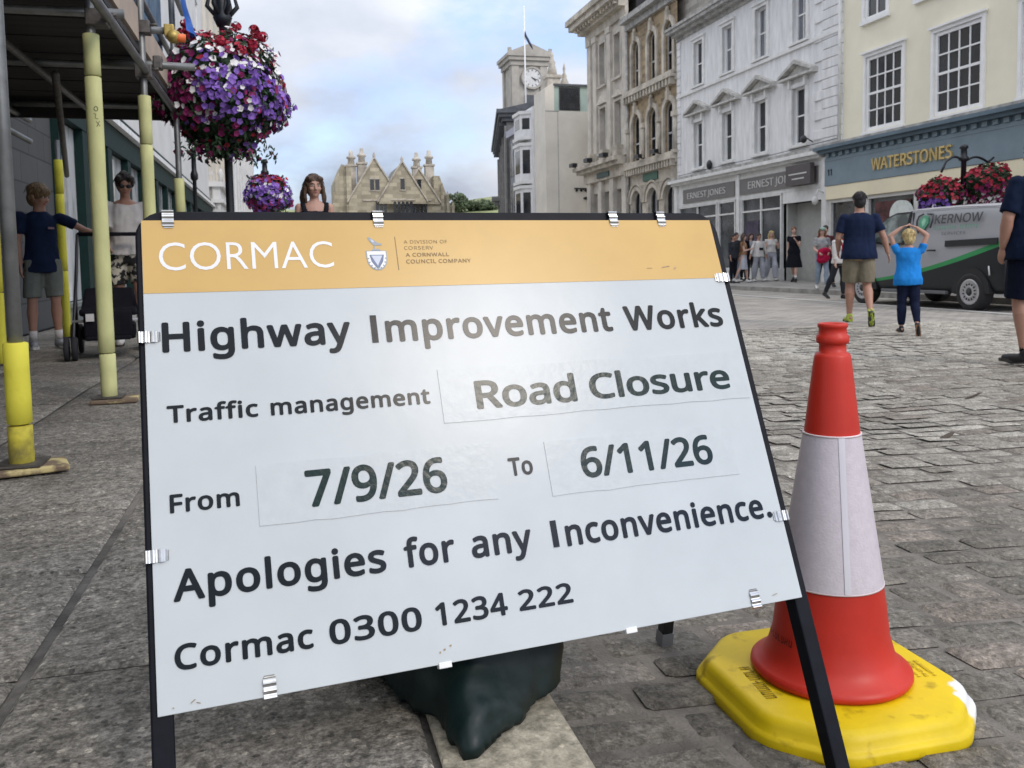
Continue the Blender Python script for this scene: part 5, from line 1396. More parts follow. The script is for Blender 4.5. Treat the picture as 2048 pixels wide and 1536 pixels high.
def scaffold():
    T = Thing('scaffold', 'tube scaffold over the left pavement with yellow foam wrapped poles and dark board deck', 'scaffolding', 5.5, -1.6, 0.25)
    zg = 0.25
    # (s, u, lean over height, list of sleeve pieces (z0, z1, material), pad)
    U0 = -0.90
    poles = [
        (3.44, -0.925, [(0.262, 0.42, M_foamd), (0.424, 0.715, M_foamy)], True),
        (5.09, -0.93, [(0.262, 0.515, M_foam), (0.519, 1.97, M_foam), (1.975, 2.19, M_foam)], True),
        (6.40, -0.86, [(0.262, 1.10, M_foam), (1.104, 1.79, M_foam), (1.794, 2.115, M_foam)], True),
        (7.92, -0.82, [(0.262, 1.40, M_foam), (1.404, 1.71, M_foam)], True),
        (7.43, -2.10, [(0.262, 0.80, M_foamy), (0.804, 2.0, M_foamy)], False),
        (10.1, -2.22, [(0.262, 0.95, M_foamy), (0.954, 1.75, M_foamy), (1.754, 2.1, M_foamy)], False),
        (4.6, -2.15, [(0.262, 2.0, M_foamy)], False),
    ]
    for i, (s, u, sl, pad) in enumerate(poles):
        top = 4.8 if u > -1.5 else 3.2
        if s > 9: top = 2.3
        m = MB(); m.tube([(u, s, zg+0.01), (u, s, 1.5), (u, s, top)], RT, 16); p = T.part('pole', m, M_galv)
        for z0, z1, mt in sl:
            m = MB(); R_ = 0.041; e = 0.004
            rr = random.Random(i*7+int(z0*100)); nz = max(3, int((z1-z0)/0.12)); pts = [(R_*0.8, z0), (R_, z0+e)] + [(R_*(1+rr.uniform(-0.02, 0.02)), z0+e+(z1-z0-2*e)*k/nz) for k in range(1, nz)] + [(R_, z1-e), (R_*0.8, z1)]
            m.lathe(pts, 20, Matrix.Translation((u + rr.uniform(-0.002, 0.002), s, 0))); T.part('foam_sleeve', m, mt, p)
        m = MB(); m.box(u-0.075, u+0.075, s-0.075, s+0.075, zg+0.004 + (0.026 if pad else 0), zg+0.012 + (0.026 if pad else 0)); T.part('base_plate', m, M_coup, p)
        if pad:
            m = MB(); a = 0.3 if i == 0 else 0.05
            Mp = Matrix.Translation((u+0.02, s, zg+0.004)) @ Matrix.Rotation(a, 4, 'Z')
            m.box(-0.105, 0.125, -0.085, 0.085, 0.0, 0.022, Mp); T.part('sole_board', m, M_pad, bev=0.006)
        if i == 1:
            m = MB(); fx = lambda a, z: (u + 0.0425*math.sin(a), s - 0.0425*math.cos(a), z)
            for seq in ([(0.35+0.22*math.cos(k*0.7), 1.80+0.012*math.sin(k*0.7)) for k in range(10)], [(0.05, 1.775), (0.3, 1.772), (0.2, 1.752), (0.55, 1.748)], [(0.3, 1.735), (0.75, 1.712)], [(0.7, 1.738), (0.35, 1.708)]):
                m.tube([fx(a, z) for a, z in seq], 0.0016, 5)
            T.part('pen_scrawl', m, M_black, p)
    def tube(name, pts, r=RT, mt=M_galv, parent=None):
        m = MB(); m.tube(pts, r, 14); return T.part(name, m, mt, parent)
    zl = 2.27
    tube('ledger', [(U0+0.065, -5.5, zl), (U0+0.065, 8.6, zl)]); tube('ledger', [(-2.1, 1.5, zl), (-2.1, 8.6, zl)])
    tube('ledger', [(U0+0.065, 4.9, 3.35), (U0+0.065, 9.0, 3.35)])
    tube('ledger', [(-1.5, 2.0, zl), (-1.5, 8.4, zl)], RT, M_coup)
    for s in (3.6, 5.2, 6.5, 8.1): tube('transom', [(-2.7, s, zl+0.06), (U0+0.12, s, zl+0.06)])
    # tubes that stick out over the street
    a = tube('transom', [(-1.6, 6.46, 2.575), (-0.68, 6.46, 2.56)])
    m = MB(); m.box(-0.72, -0.655, 6.42, 6.50, 2.515, 2.60); m.ell((-0.66, 6.44, 2.52), 0.05, 0.05, 0.045, 12, 8); T.part('coupler', m, M_gold2, a, bev=0.008)
    m = MB(); m.tube([(-0.66, 6.43, 2.515), (-0.585, 6.43, 2.508)], [0.030, 0.027], 12); T.part('end_cap', m, mat('orange tube cap', (0.75, 0.16, 0.04), 0.5), a)
    a = tube('transom', [(-1.2, 6.46, 2.345), (-0.535, 6.46, 2.325)])
    m = MB(); m.box(-0.80, -0.74, 6.42, 6.50, 2.30, 2.39); T.part('coupler', m, M_coup, a, bev=0.01)
    a = tube('transom', [(-1.3, 7.98, 2.555), (-0.78, 7.98, 2.55)])
    m = MB(); m.tube([(-0.80, 7.98, 2.55), (-0.62, 7.98, 2.545)], 0.03, 12); T.part('end_cap', m, mat('teal tube tape', (0.04, 0.14, 0.15), 0.6), a)
    for s, u, z in ((5.09, -0.9, zl), (6.40, -0.86, zl), (7.92, -0.82, zl), (3.44, -0.9, zl), (6.40, -0.86, 2.56), (5.09, -0.9, 2.60)):
        m = MB(); m.box(u-0.045, u+0.06, s-0.05, s+0.05, z-0.042, z+0.042); m.tube([(u+0.06, s, z+0.02), (u+0.10, s, z+0.025)], 0.012, 8); T.part('coupler', m, M_coup, None, bev=0.012)
    # braces under the deck
    tube('brace', [(-2.1, 9.9, 1.92), (-1.35, 6.2, 2.2)], RT, M_coup); tube('brace', [(-2.2, 9.0, 2.14), (-2.15, 2.5, 2.2)], RT, M_galv)
    tube('guard_rail', [(U0-0.05, 5.0, 2.95), (U0-0.05, 8.9, 2.95)])
    # deck boards; the unseen ones behind the camera are added for shade
    s = -5.4; k = 0
    while s < 8.25:
        z = zl + 0.112 + (k % 2)*0.006
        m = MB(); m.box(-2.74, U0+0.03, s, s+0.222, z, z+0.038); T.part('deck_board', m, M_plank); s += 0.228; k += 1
    m = MB(); m.box(-2.76, U0+0.02, 8.24, 8.27, zl-0.03, zl+0.15); T.part('edge_board', m, M_plank)
    for a, b in ((4.75, 6.3), (6.5, 7.85)):
        m = MB(); m.box(U0+0.005, U0+0.04, a, b, 2.45, 2.66); T.part('toe_board', m, M_ply)
    # upper lift: netting and tarpaulin
    n = MB(); rs = []
    for i in range(15):
        s_ = 6.5 + i*0.16; rs.append([(U0-0.12 + 0.05*math.sin(i*1.7) + 0.03*noise.noise(Vector((i*0.7, q*0.8, 2))), s_, 2.68 + q*0.32) for q in range(7)])
    n.rings(rs, False, True, None, False); T.part('netting', n, M_net, fix=False)
    n = MB(); rs = []
    for i in range(9):
        t = i/8; rs.append([(-0.76 + 0.05*t*math.sin(q) + 0.012*q + 0.07*t, 7.75 + 0.05*q + 0.06*math.cos(i*1.1+q), 3.30 - t*0.42 - 0.02*q) for q in range(5)])
    n.rings(rs, False, True, None, False); T.part('tarpaulin', n, M_tarp, fix=False)
    m = MB()
    for k in range(9): m.box(-2.74, U0-0.1, 5.0+k*0.5, 5.0+k*0.5+0.22, 4.2, 4.24)
    T.part('upper_deck', m, M_plank)
scaffold()

# ------------------------------------------------------------------ lamp posts and flower baskets
M_post = mat('black painted iron', (0.008, 0.011, 0.016), 0.4, var=0.3, vs=20)
M_leaf = mat('basket leaves', (0.018, 0.045, 0.016), 0.7, var=0.6, vs=9)
FL = {'purple_flowers': mat('purple petunias', (0.15, 0.06, 0.38), 0.7, col2=(0.30, 0.16, 0.55), vs=22, thr=(0.38, 0.62)),
      'white_flowers': mat('white petunias', (0.80, 0.78, 0.76), 0.7, var=0.08, vs=14),
      'magenta_flowers': mat('dark magenta petunias', (0.22, 0.008, 0.09), 0.7, var=0.35, vs=14),
      'red_flowers': mat('red geraniums', (0.36, 0.010, 0.035), 0.7, var=0.35, vs=14)}
def flower(mb, p, d, r, rr):
    d = d.normalized(); a = d.orthogonal().normalized(); b = d.cross(a)
    ph = rr.uniform(0, 6.28); n = 10; vs = [p - d*r*0.30]
    for k in range(n):
        q = r*(1.0 if k % 2 == 0 else 0.80); t = ph + 2*math.pi*k/n
        vs.append(p + (a*math.cos(t) + b*math.sin(t))*q + d*r*rr.uniform(-0.06, 0.16))
    mb.add(vs, [(0, 1+k, 1+(k+1) % n) for k in range(n)], True)
def basket(name, label, s, u, z, R, kind, nf, fr, seed, squash=1.0, group=None):
    rr = random.Random(seed)
    T = Thing(name, label, 'flower basket', s, u, z, group=group)
    parts = {k: MB() for k in FL}; lf = MB()
    lf.ell((u, s, z), R*0.80, R*0.80, R*0.78*squash, 20, 14)
    def surf(d):
        k = 1 + 0.24*noise.noise(Vector((d.x*1.7+seed, d.y*1.7, d.z*1.7))) + 0.16*noise.noise(Vector((d.x*4, d.y*4+seed, d.z*4)))
        if kind == 'ball' and d.z < -0.15: k *= 1 - 0.30*min(1, (-d.z-0.15)/0.85)**1.2 if abs(d.z) < 1 else 1
        return Vector((d.x*R*k, d.y*R*k, d.z*R*(k if d.z > -0.15 or kind != 'ball' else 1.0)*squash))
    def pick(d):
        w = {'purple_flowers': 0.0, 'white_flowers': 0.0, 'magenta_flowers': 0.0, 'red_flowers': 0.0, None: 0.25}
        x, y, zz = d
        nz = noise.noise(Vector((d.x*2.4, d.y*2.4+seed, d.z*2.4)))*0.35
        if kind == 'ball':
            if zz > 0.62 + nz*0.5: w['red_flowers'] = 2.2; w['white_flowers'] = 0.8; w['magenta_flowers'] = 0.7; w[None] = 1.6
            elif zz < -0.5 + nz*0.6: w['magenta_flowers'] = 0.6; w['red_flowers'] = 0.25; w['purple_flowers'] = 0.35 if x > 0 else 0.05; w[None] = 3.2
            elif x < -0.30 + nz*0.8: w['magenta_flowers'] = 3.0; w['white_flowers'] = 0.9; w['purple_flowers'] = 0.5 if zz > 0.2 else 0.15; w[None] = 0.9
            elif zz > 0.20 + nz: w['white_flowers'] = 3.4; w['purple_flowers'] = 1.5; w['magenta_flowers'] = 0.6; w['red_flowers'] = 0.5; w[None] = 0.9
            else: w['purple_flowers'] = 4.5; w['white_flowers'] = 0.5; w['magenta_flowers'] = 0.35; w[None] = 0.6
            if x > 0.75: w['magenta_flowers'] += 1.2; w['red_flowers'] += 0.5
        elif kind == 'far':
            if zz > 0.45 + nz*1.6: w['red_flowers'] = 1.2; w['magenta_flowers'] = 0.6; w['purple_flowers'] = 0.4; w[None] = 0.9
            elif zz > -0.4 + nz: w['purple_flowers'] = 3; w['white_flowers'] = 0.5 if x > -0.4 else 1.6; w[None] = 0.8
            else: w['magenta_flowers'] = 1.6; w['purple_flowers'] = 1
        else:
            if zz > 0.4 + nz: w['red_flowers'] = 1.8; w[None] = 1.2
            elif zz > -0.05: w['red_flowers'] = 0.8; w['magenta_flowers'] = 0.6; w[None] = 2.2
            elif x < -0.2 and kind == 'left': w['purple_flowers'] = 3.5; w['white_flowers'] = 0.3
            else: w['magenta_flowers'] = 2.2; w['white_flowers'] = 1.3 if abs(x - (0.45 if kind == 'left' else -0.5)) < 0.4 else 0.2; w['red_flowers'] = 0.5
        t = rr.uniform(0, sum(w.values()))
        for k, q in w.items():
            t -= q
            if t <= 0: return k
    for i in range(nf):
        d = Vector((rr.gauss(0, 1), rr.gauss(0, 1), rr.gauss(0, 1))).normalized()
        k = pick(d); p = Vector((u, s, z)) + surf(d)*rr.uniform(0.94, 1.05)
        if k: flower(parts[k], p, d + Vector((rr.gauss(0, .35), rr.gauss(0, .35), rr.gauss(0, .3)+0.1)), fr*rr.uniform(0.75, 1.2), rr)
    for i in range(int(nf*2.2)):
        d = Vector((rr.gauss(0, 1), rr.gauss(0, 1), rr.gauss(0, 1))).normalized()
        p = Vector((u, s, z)) + surf(d)*rr.uniform(0.80, 1.0)
        a = Vector((rr.gauss(0, 1), rr.gauss(0, 1), rr.gauss(0, 1)-0.3)).normalized(); b = a.orthogonal().normalized()
        L_ = fr*rr.uniform(0.8, 1.5); lf.quad(p - a*L_, p - b*L_*0.4, p + a*L_, p + b*L_*0.4)
    if kind == 'ball':      # geranium heads standing out of the top
        for i in range(16):
            d = Vector((rr.uniform(-0.75, 0.85), rr.uniform(-0.8, 0.8), rr.uniform(0.55, 1.0))).normalized(); c = Vector((u, s, z)) + surf(d)*rr.uniform(1.05, 1.18)
            for j in range(26):
                e = Vector((rr.gauss(0, 1), rr.gauss(0, 1), rr.gauss(0, 1))).normalized(); flower(parts['red_flowers'], c + e*0.042, e, 0.019, rr)
            lf.tube([c, Vector((u, s, z)) + surf(d)*0.85], 0.004, 4)
    # trailing stems below
    for i in range(int(nf*0.02)):
        an = rr.uniform(0, 6.28); q = R*rr.uniform(0.35, 0.8); p = Vector((u+q*math.cos(an), s+q*math.sin(an), z-R*squash*0.72))
        for j in range(4):
            p = p + Vector((rr.gauss(0, .02), rr.gauss(0, .02), -rr.uniform(0.02, 0.05)*R*2)); 
            a = Vector((rr.gauss(0, 1), rr.gauss(0, 1), -1)).normalized(); b = a.orthogonal().normalized(); lf.quad(p-a*fr, p-b*fr*0.4, p+a*fr, p+b*fr*0.4)
            if j == 2 and rr.random() < 0.6: flower(parts['magenta_flowers'], p, Vector((rr.gauss(0, 1), rr.gauss(0, 1), 0.2)), fr*0.9, rr)
    T.part('foliage', lf, M_leaf, fix=False)['kind'] = 'stuff'
    for k, mb in parts.items():
        if mb.f: T.part(k, mb, FL[k], fix=False)['kind'] = 'stuff'
    return T
def post(name, label, s, u, z, h, r, arms, group):
    T = Thing(name, label, 'lamp post', s, u, z, group=group)
    M0 = Matrix.Translation((u, s, 0))
    m = MB(); m.lathe([(r*2.6, z), (r*2.6, z+0.12), (r*1.9, z+0.16), (r*1.7, z+0.7), (r*2.0, z+0.74), (r*1.1, z+0.8), (r, z+1.2), (r*0.95, z+h-0.35), (r*1.8, z+h-0.33), (r*1.8, z+h-0.28), (r*1.2, z+h-0.24), (r*1.1, z+h-0.1), (r*1.6, z+h-0.08), (r*1.4, z+h-0.03), (r*0.5, z+h)], 16, M0)
    T.part('column', m, M_post)
    for sg, du, ds, zz in arms:
        m = MB(); pts = []
        for k in range(11):
            t = k/10; pts.append((u + du*t, s + ds*t, zz + 0.10*math.sin(t*math.pi*1.3) + 0.03*t + (0.16*(t-0.8)*5*sg if t > 0.8 else 0)))
        m.tube(pts, r*0.45, 8); T.part('scroll_arm', m, M_post)
    return T
T1 = post('lamp_post', 'black iron lamp post rising behind the huge flower ball on the left pavement', 8.5, -0.45, 0.25, 4.6, 0.036, [], 'street lamp posts')
m = MB()
for k in range(6):
    a = k*math.pi/3; m.tube([(-0.45+0.03*math.cos(a), 8.5+0.03*math.sin(a), 3.18), (-0.45+0.13*math.cos(a), 8.5+0.13*math.sin(a), 3.30), (-0.45+0.10*math.cos(a), 8.5+0.10*math.sin(a), 3.42), (-0.45+0.17*math.cos(a), 8.5+0.17*math.sin(a), 3.52)], [0.02, 0.022, 0.015, 0.01], 6)
m.lathe([(0.05, 3.12), (0.085, 3.2), (0.05, 3.27), (0.075, 3.36), (0.04, 3.4)], 14, Matrix.Translation((-0.45, 8.5, 0))); T1.part('ornament', m, M_post)
basket('flower_ball', 'huge hanging ball of purple, white and red petunias beside the scaffold', 8.2, -0.46, 2.45, 0.535, 'ball', 3000, 0.029, 5, 1.0)
post('lamp_post', 'distant black lamp post with finial standing above the small flower basket', 20.9, -0.33, 0.25, 3.12, 0.05, [(1, -0.4, 0, 2.9), (1, 0.4, 0, 2.9)], 'street lamp posts')
basket('flower_basket', 'small distant purple and red flower basket left of the bare-shouldered woman', 20.6, -0.26, 2.56, 0.50, 'far', 900, 0.05, 9, 0.85)
post('signpost', 'thin dark post just left of the post under the flower ball', 10.2, -0.9, 0.25, 2.0, 0.022, [], None).o['category'] = 'post'
post('lamp_post', 'black lamp post with two curling arms in front of the gold lettered shop', 15.65, 13.85, 0.11, 3.12, 0.055, [(1, 0.75, 0.0, 2.86), (-1, -0.55, 0.0, 2.86)], 'street lamp posts')
basket('flower_basket', 'red and purple flower basket left of the lamp post above the van', 15.8, 13.42, 2.13, 0.44, 'left', 900, 0.045, 21, 0.95, 'baskets above the van')
basket('flower_basket', 'bigger red flower basket right of the lamp post above the van', 15.55, 14.36, 2.30, 0.52, 'right', 1100, 0.045, 22, 0.95, 'baskets above the van')
# ------------------------------------------------------------------ parked van
def van():
    T = Thing('van', 'silver and black van with a green stripe parked at the right kerb', 'van', 12.31, 11.07, 0.0, yaw=0.0, street=False)
    W = 1.84
    # side profile: v forward from rear axle
    # per station: v, sill z, belt z, roof z, inset at roof, inset of belt
    st = [(-0.70, 0.42, 1.02, 1.60, 0.16, 0.09), (-0.66, 0.32, 1.02, 1.72, 0.14, 0.04), (-0.5, 0.27, 1.03, 1.775, 0.12, 0.015), (0.2, 0.25, 1.03, 1.80, 0.115, 0.0), (1.3, 0.25, 1.04, 1.805, 0.115, 0.0), (1.9, 0.25, 1.05, 1.79, 0.12, 0.0), (2.25, 0.25, 1.06, 1.72, 0.15, 0.0), (2.62, 0.25, 1.07, 1.50, 0.22, 0.01), (2.95, 0.26, 1.06, 1.26, 0.26, 0.03), (3.12, 0.27, 1.0, 1.13, 0.22, 0.05), (3.42, 0.30, 0.88, 1.02, 0.2, 0.10), (3.62, 0.34, 0.72, 0.86, 0.24, 0.2), (3.68, 0.42, 0.6, 0.70, 0.3, 0.26)]
    rs = []
    for v, zs, zb, zr, ir, ib in st:
        half = [(0.06+ib, zs), (0.015+ib, zs+0.10), (0.0+ib, (zs+zb)/2), (0.005+ib, zb), (0.03+ib*0.7+ir*0.3, zb+(zr-zb)*0.45), (ir*0.8, zb+(zr-zb)*0.82), (ir+0.04, zr-0.03), (ir+0.16, zr), (W/2, zr+0.012)]
        rs.append([(x, v, z) for x, z in half] + [(W-x, v, z) for x, z in half[::-1][1:]])
    m = MB(); m.rings(rs, True, True)
    mp = bpy.data.materials.new('van paint'); mp.use_nodes = True; nt, b = nodes_of(mp)
    b.inputs['Roughness'].default_value = 0.38; b.inputs['Coat Weight'].default_value = 0.12; b.inputs['Coat Roughness'].default_value = 0.08
    tc = nt.nodes.new('ShaderNodeTexCoord'); sx = nt.nodes.new('ShaderNodeSeparateXYZ'); nt.links.new(tc.outputs['Object'], sx.inputs[0])
    # stripe height falls towards the front: z = 0.92 - 0.175 v (curved)
    def math_(op, a, b_=None):
        n = nt.nodes.new('ShaderNodeMath'); n.operation = op
        for i, q in enumerate((a, b_)):
            if q is None: continue
            if isinstance(q, float): n.inputs[i].default_value = q
            else: nt.links.new(q, n.inputs[i])
        return n.outputs[0]
    v2 = math_('MULTIPLY', math_('MULTIPLY', sx.outputs['Y'], sx.outputs['Y']), 0.035)
    line = math_('ADD', math_('ADD', math_('MULTIPLY', sx.outputs['Y'], -0.27), v2), 0.905)
    h = math_('SUBTRACT', sx.outputs['Z'], line)
    wdt = math_('ADD', math_('MULTIPLY', sx.outputs['Y'], -0.012), 0.085)
    dark = math_('LESS_THAN', h, 0.0); green = math_('MULTIPLY', math_('GREATER_THAN', h, 0.0), math_('LESS_THAN', h, wdt))
    mx = nt.nodes.new('ShaderNodeMix'); mx.data_type = 'RGBA'; mx.inputs[6].default_value = (0.36, 0.366, 0.385, 1); mx.inputs[7].default_value = (0.006, 0.009, 0.012, 1); nt.links.new(dark, mx.inputs['Factor'])
    m2 = nt.nodes.new('ShaderNodeMix'); m2.data_type = 'RGBA'; nt.links.new(mx.outputs[2], m2.inputs[6]); m2.inputs[7].default_value = (0.03, 0.30, 0.09, 1); nt.links.new(green, m2.inputs['Factor'])
    nt.links.new(m2.outputs[2], b.inputs['Base Color'])
    body = T.part('body', m, mp)
    sub = body.modifiers.new('subd', 'SUBSURF'); sub.levels = 2; sub.render_levels = 2
    e = body.modifiers.new('es', 'EDGE_SPLIT'); e.split_angle = rad(80)
    # roof highlight gutter
    g = MB(); g.tube([(0.135, -0.55, 1.72), (0.12, 0.3, 1.752), (0.12, 1.6, 1.75)], 0.012, 6); T.part('roof_gutter', g, mat('van gutter', (0.50, 0.50, 0.52), 0.4))
    def side(v, z):   # x on the near flank
        zb, zr = 1.04, 1.80
        return -0.004 if z < zb else -0.004 + 0.125*((z-zb)/(zr-zb))**1.5*0.9
    def patch(name, poly, m_, th=0.006, lift=0.0):
        n = len(poly); q = MB()
        q.add([(side(a, z)-0.006-lift, a, z) for a, z in poly] + [(side(a, z)+0.015, a, z) for a, z in poly], [tuple(range(n))] + [((k+1) % n, k, k+n, (k+1) % n+n) for k in range(n)])
        return T.part(name, q, m_)
    M_vglass = mat('van glass', (0.05, 0.065, 0.06), 0.05, spec=0.9, col2=(0.26, 0.31, 0.30), vs=2.2, thr=(0.45, 0.6))  # lighter greenish patches in the colour imitate reflections
    M_rub = mat('van rubber trim', (0.012, 0.013, 0.014), 0.5)
    outer = [(1.55, 1.74), (1.95, 1.735), (2.2, 1.66), (2.5, 1.48), (2.72, 1.28), (2.68, 1.2), (2.1, 1.14), (1.66, 1.14), (1.60, 1.2)]
    patch('window_rubber', outer, M_rub)
    c = (2.05, 1.44); inner = [(c[0]+(a-c[0])*0.91, c[1]+(z-c[1])*0.88) for a, z in outer]
    patch('side_window', inner, M_vglass, lift=0.006)
    patch('slide_rail', [(-0.56, 1.205), (0.60, 1.185), (0.60, 1.08), (-0.56, 1.10)], M_rub)
    for v in (1.5,):
        patch('door_seam', [(v-0.007, 1.72), (v+0.007, 1.72), (v+0.007, 0.35), (v-0.007, 0.35)], M_rub, lift=-0.003)
    patch('door_seam', [(2.86, 1.0), (2.874, 1.0), (2.78, 0.35), (2.766, 0.35)], M_rub, lift=-0.003)
    for v in (1.62, 0.80):
        h_ = MB(); h_.tube([(-0.02, v, 1.02), (-0.045, v+0.04, 1.025), (-0.045, v+0.17, 1.025), (-0.02, v+0.2, 1.02)], 0.016, 8); T.part('door_handle', h_, M_rub)
    h_ = MB(); h_.box(-0.02, 0.05, 0.55, 2.25, 0.262, 0.32); T.part('sill_trim', h_, mat('grey sill trim', (0.14, 0.145, 0.15), 0.5), bev=0.01)
    h_ = MB(); h_.ell((-0.13, 2.5, 1.23), 0.10, 0.06, 0.12, 14, 10); h_.tube([(0.0, 2.5, 1.15), (-0.1, 2.5, 1.2)], 0.03, 8); T.part('wing_mirror', h_, M_rub)
    # windscreen and bonnet
    q = MB(); q.quad((0.42, 2.27, 1.715), (W-0.42, 2.27, 1.715), (W-0.3, 2.97, 1.265), (0.3, 2.97, 1.265)); T.part('windscreen', q, M_vglass)
    h_ = MB(); h_.ell((0.30, 3.45, 0.80), 0.2, 0.14, 0.1, 12, 8); T.part('headlight', h_, mat('headlight lens', (0.5, 0.5, 0.52), 0.1))
    h_ = MB(); h_.box(0.06, 0.16, -0.73, -0.66, 0.95, 1.45); T.part('tail_light', h_, mat('red tail light', (0.35, 0.01, 0.01), 0.2), bev=0.02)
    h_ = MB(); h_.box(0.12, W-0.12, -0.80, -0.62, 0.32, 0.62); T.part('rear_bumper', h_, M_rub, bev=0.05)
    h_ = MB(); h_.box(0.04, 0.10, -0.45, -0.36, 0.56, 0.60); h_.tube([(-0.012, -0.42, 0.6), (-0.012, -0.40, 0.75)], 0.012, 6); T.part('reflector', h_, mat('white reflector', (0.7, 0.7, 0.7), 0.3))
    for v, far in ((0.0, 0), (2.82, 0), (0.0, 1), (2.82, 1)):
        x = 0.0 if not far else W
        sg = 1 if not far else -1
        Mw = Matrix.Translation((x, v, 0.318)) @ Matrix.Rotation(rad(90), 4, 'Y')
        if not far:
            a = MB(); n = 22
            a.add([(-0.006, v+0.42*math.cos(math.pi*k/n), 0.30+0.43*math.sin(math.pi*k/n)) for k in range(n+1)] + [(0.25, v+0.42*math.cos(math.pi*k/n), 0.30+0.43*math.sin(math.pi*k/n)) for k in range(n+1)], [tuple(range(n+1))] + [(k, k+1, k+n+2, k+n+1) for k in range(n)]); T.part('wheel_arch', a, M_rub)
        w = MB(); Ms = Matrix.Translation((x + sg*0.02, v, 0.318)) @ Matrix.Rotation(rad(90)*sg, 4, 'Y')
        w.lathe([(0.20, -0.028), (0.215, -0.038), (0.275, -0.042), (0.305, -0.03), (0.316, -0.005), (0.318, 0.06), (0.318, 0.15), (0.30, 0.18), (0.2, 0.185)], 40, Ms); t = T.part('wheel', w, mat('tyre rubber', (0.016, 0.016, 0.017), 0.75, var=0.2))
        if not far:
            r_ = MB(); n = 40
            r_.lathe([(0.215, -0.036), (0.205, -0.046), (0.18, -0.040), (0.155, -0.030), (0.10, -0.046), (0.07, -0.05), (0.065, -0.03)], n, Ms, cap=False); rim = T.part('rim', r_, mat('silver steel rim', (0.50, 0.50, 0.51), 0.35, metal=0.5, var=0.1), t)
            r_ = MB(); r_.lathe([(0.0, -0.052), (0.055, -0.052), (0.066, -0.04), (0.07, -0.03)], 24, Ms)
            for k in range(14):
                a_ = 2*math.pi*k/14; Mk = Ms @ Matrix.Rotation(a_, 4, 'Z') @ Matrix.Translation((0.128, 0, -0.044)); r_.ell((0, 0, 0), 0.024, 0.013, 0.008, 8, 5, Mk)
            T.part('hub', r_, M_rub, rim)
    # signwriting on the side
    def Mside(off=0.0): 
        return None
    def stext(s, v0, v1, z, cap, mt, bold=0.0):
        q = MB(); vs, fs = glyphs(s, bold); out = []
        for a, b_ in vs:
            v = v0 + (v1-v0)*a; zz = z + cap*b_; out.append((side(v, zz)-0.012, v, zz))
        q.add(out, fs); T.part('lettering', q, mt, fix=False)
    M_vt = mat('dark van lettering', (0.05, 0.055, 0.06), 0.4); M_vg = mat('green van lettering', (0.10, 0.36, 0.22), 0.4, var=0.1)
    stext('KERNOW', 0.905, -0.19, 1.485, 0.155, M_vt, 0.012)
    q = MB(); rg = random.Random(2)      # pale green line of writing, too blurred to read in the photograph
    for k in range(17):
        v = 0.885 - k*0.060
        if k == 9: continue
        for a, z0, z1 in ((0.0, 1.385, 1.445), (0.022, 1.385+0.03*(k % 2), 1.445), (0.0, 0, 0)):
            if z1: q.add([(side(v-a, z0)-0.012, v-a, z0), (side(v-a, z0)-0.012, v-a-0.010, z0), (side(v-a, z1)-0.012, v-a-0.010, z1), (side(v-a, z1)-0.012, v-a, z1)], [(0, 1, 2, 3)])
        z0 = rg.choice((1.385, 1.41, 1.435)); q.add([(side(v, z0)-0.0121, v-0.008, z0), (side(v, z0)-0.0121, v-0.032, z0), (side(v, z0)-0.0121, v-0.032, z0+0.01), (side(v, z0)-0.0121, v-0.008, z0+0.01)], [(0, 1, 2, 3)])
    T.part('lettering', q, M_vg, fix=False)
    stext('SERVICES', 0.70, 0.14, 1.285, 0.05, M_vt)
    # shield emblem
    def curve(pts, w, mt, nm='emblem'):
        q = MB(); q.tube([(side(a, z)-0.010, a, z) for a, z in pts], w, 8, True, None, 1.0); T.part(nm, q, mt)
    curve([(0.98, 1.66), (0.965, 1.55), (1.0, 1.42)], 0.016, M_vt); curve([(0.98, 1.66), (1.12, 1.675)], 0.016, M_vt)
    curve([(1.33, 1.64), (1.36, 1.56), (1.345, 1.45), (1.28, 1.34)], 0.016, M_vt); curve([(1.33, 1.64), (1.22, 1.675)], 0.016, M_vt)
    patch('emblem', [(1.08, 1.60), (1.16, 1.655), (1.26, 1.62), (1.31, 1.54), (1.29, 1.45), (1.22, 1.34), (1.13, 1.43), (1.07, 1.50)], M_vg, lift=0.004)
    patch('emblem', [(1.13, 1.56), (1.19, 1.61), (1.24, 1.54), (1.20, 1.45), (1.15, 1.48)], mat('light green emblem', (0.30, 0.58, 0.42), 0.4), lift=0.007)
van()
# ------------------------------------------------------------------ people
def skin(name, col): return mat('skin ' + name, col, 0.55, var=0.06, vs=12, bump=0.03, bs=60)
SK_A = skin('light', (0.44, 0.25, 0.185)); SK_B = skin('tanned', (0.40, 0.215, 0.15)); SK_C = skin('pale', (0.58, 0.37, 0.29))
def cloth(name, col, **k):
    k.setdefault('var', 0.14); k.setdefault('bump', 0.25); k.setdefault('bs', 14)
    return mat(name, col, 0.9, vs=7, dist=0.03, spec=0.12, **k)
def hairm(name, col): return mat('hair ' + name, col, 0.55, var=0.5, vs=30, stretch=(3, 3, 0.5), bump=0.5, bs=50)
M_eyew = mat('eye white', (0.6, 0.58, 0.55), 0.3); M_iris = mat('dark eye', (0.02, 0.015, 0.012), 0.2); M_lip = mat('lips', (0.36, 0.13, 0.11), 0.5)
M_sole = mat('shoe sole', (0.06, 0.055, 0.05), 0.8)

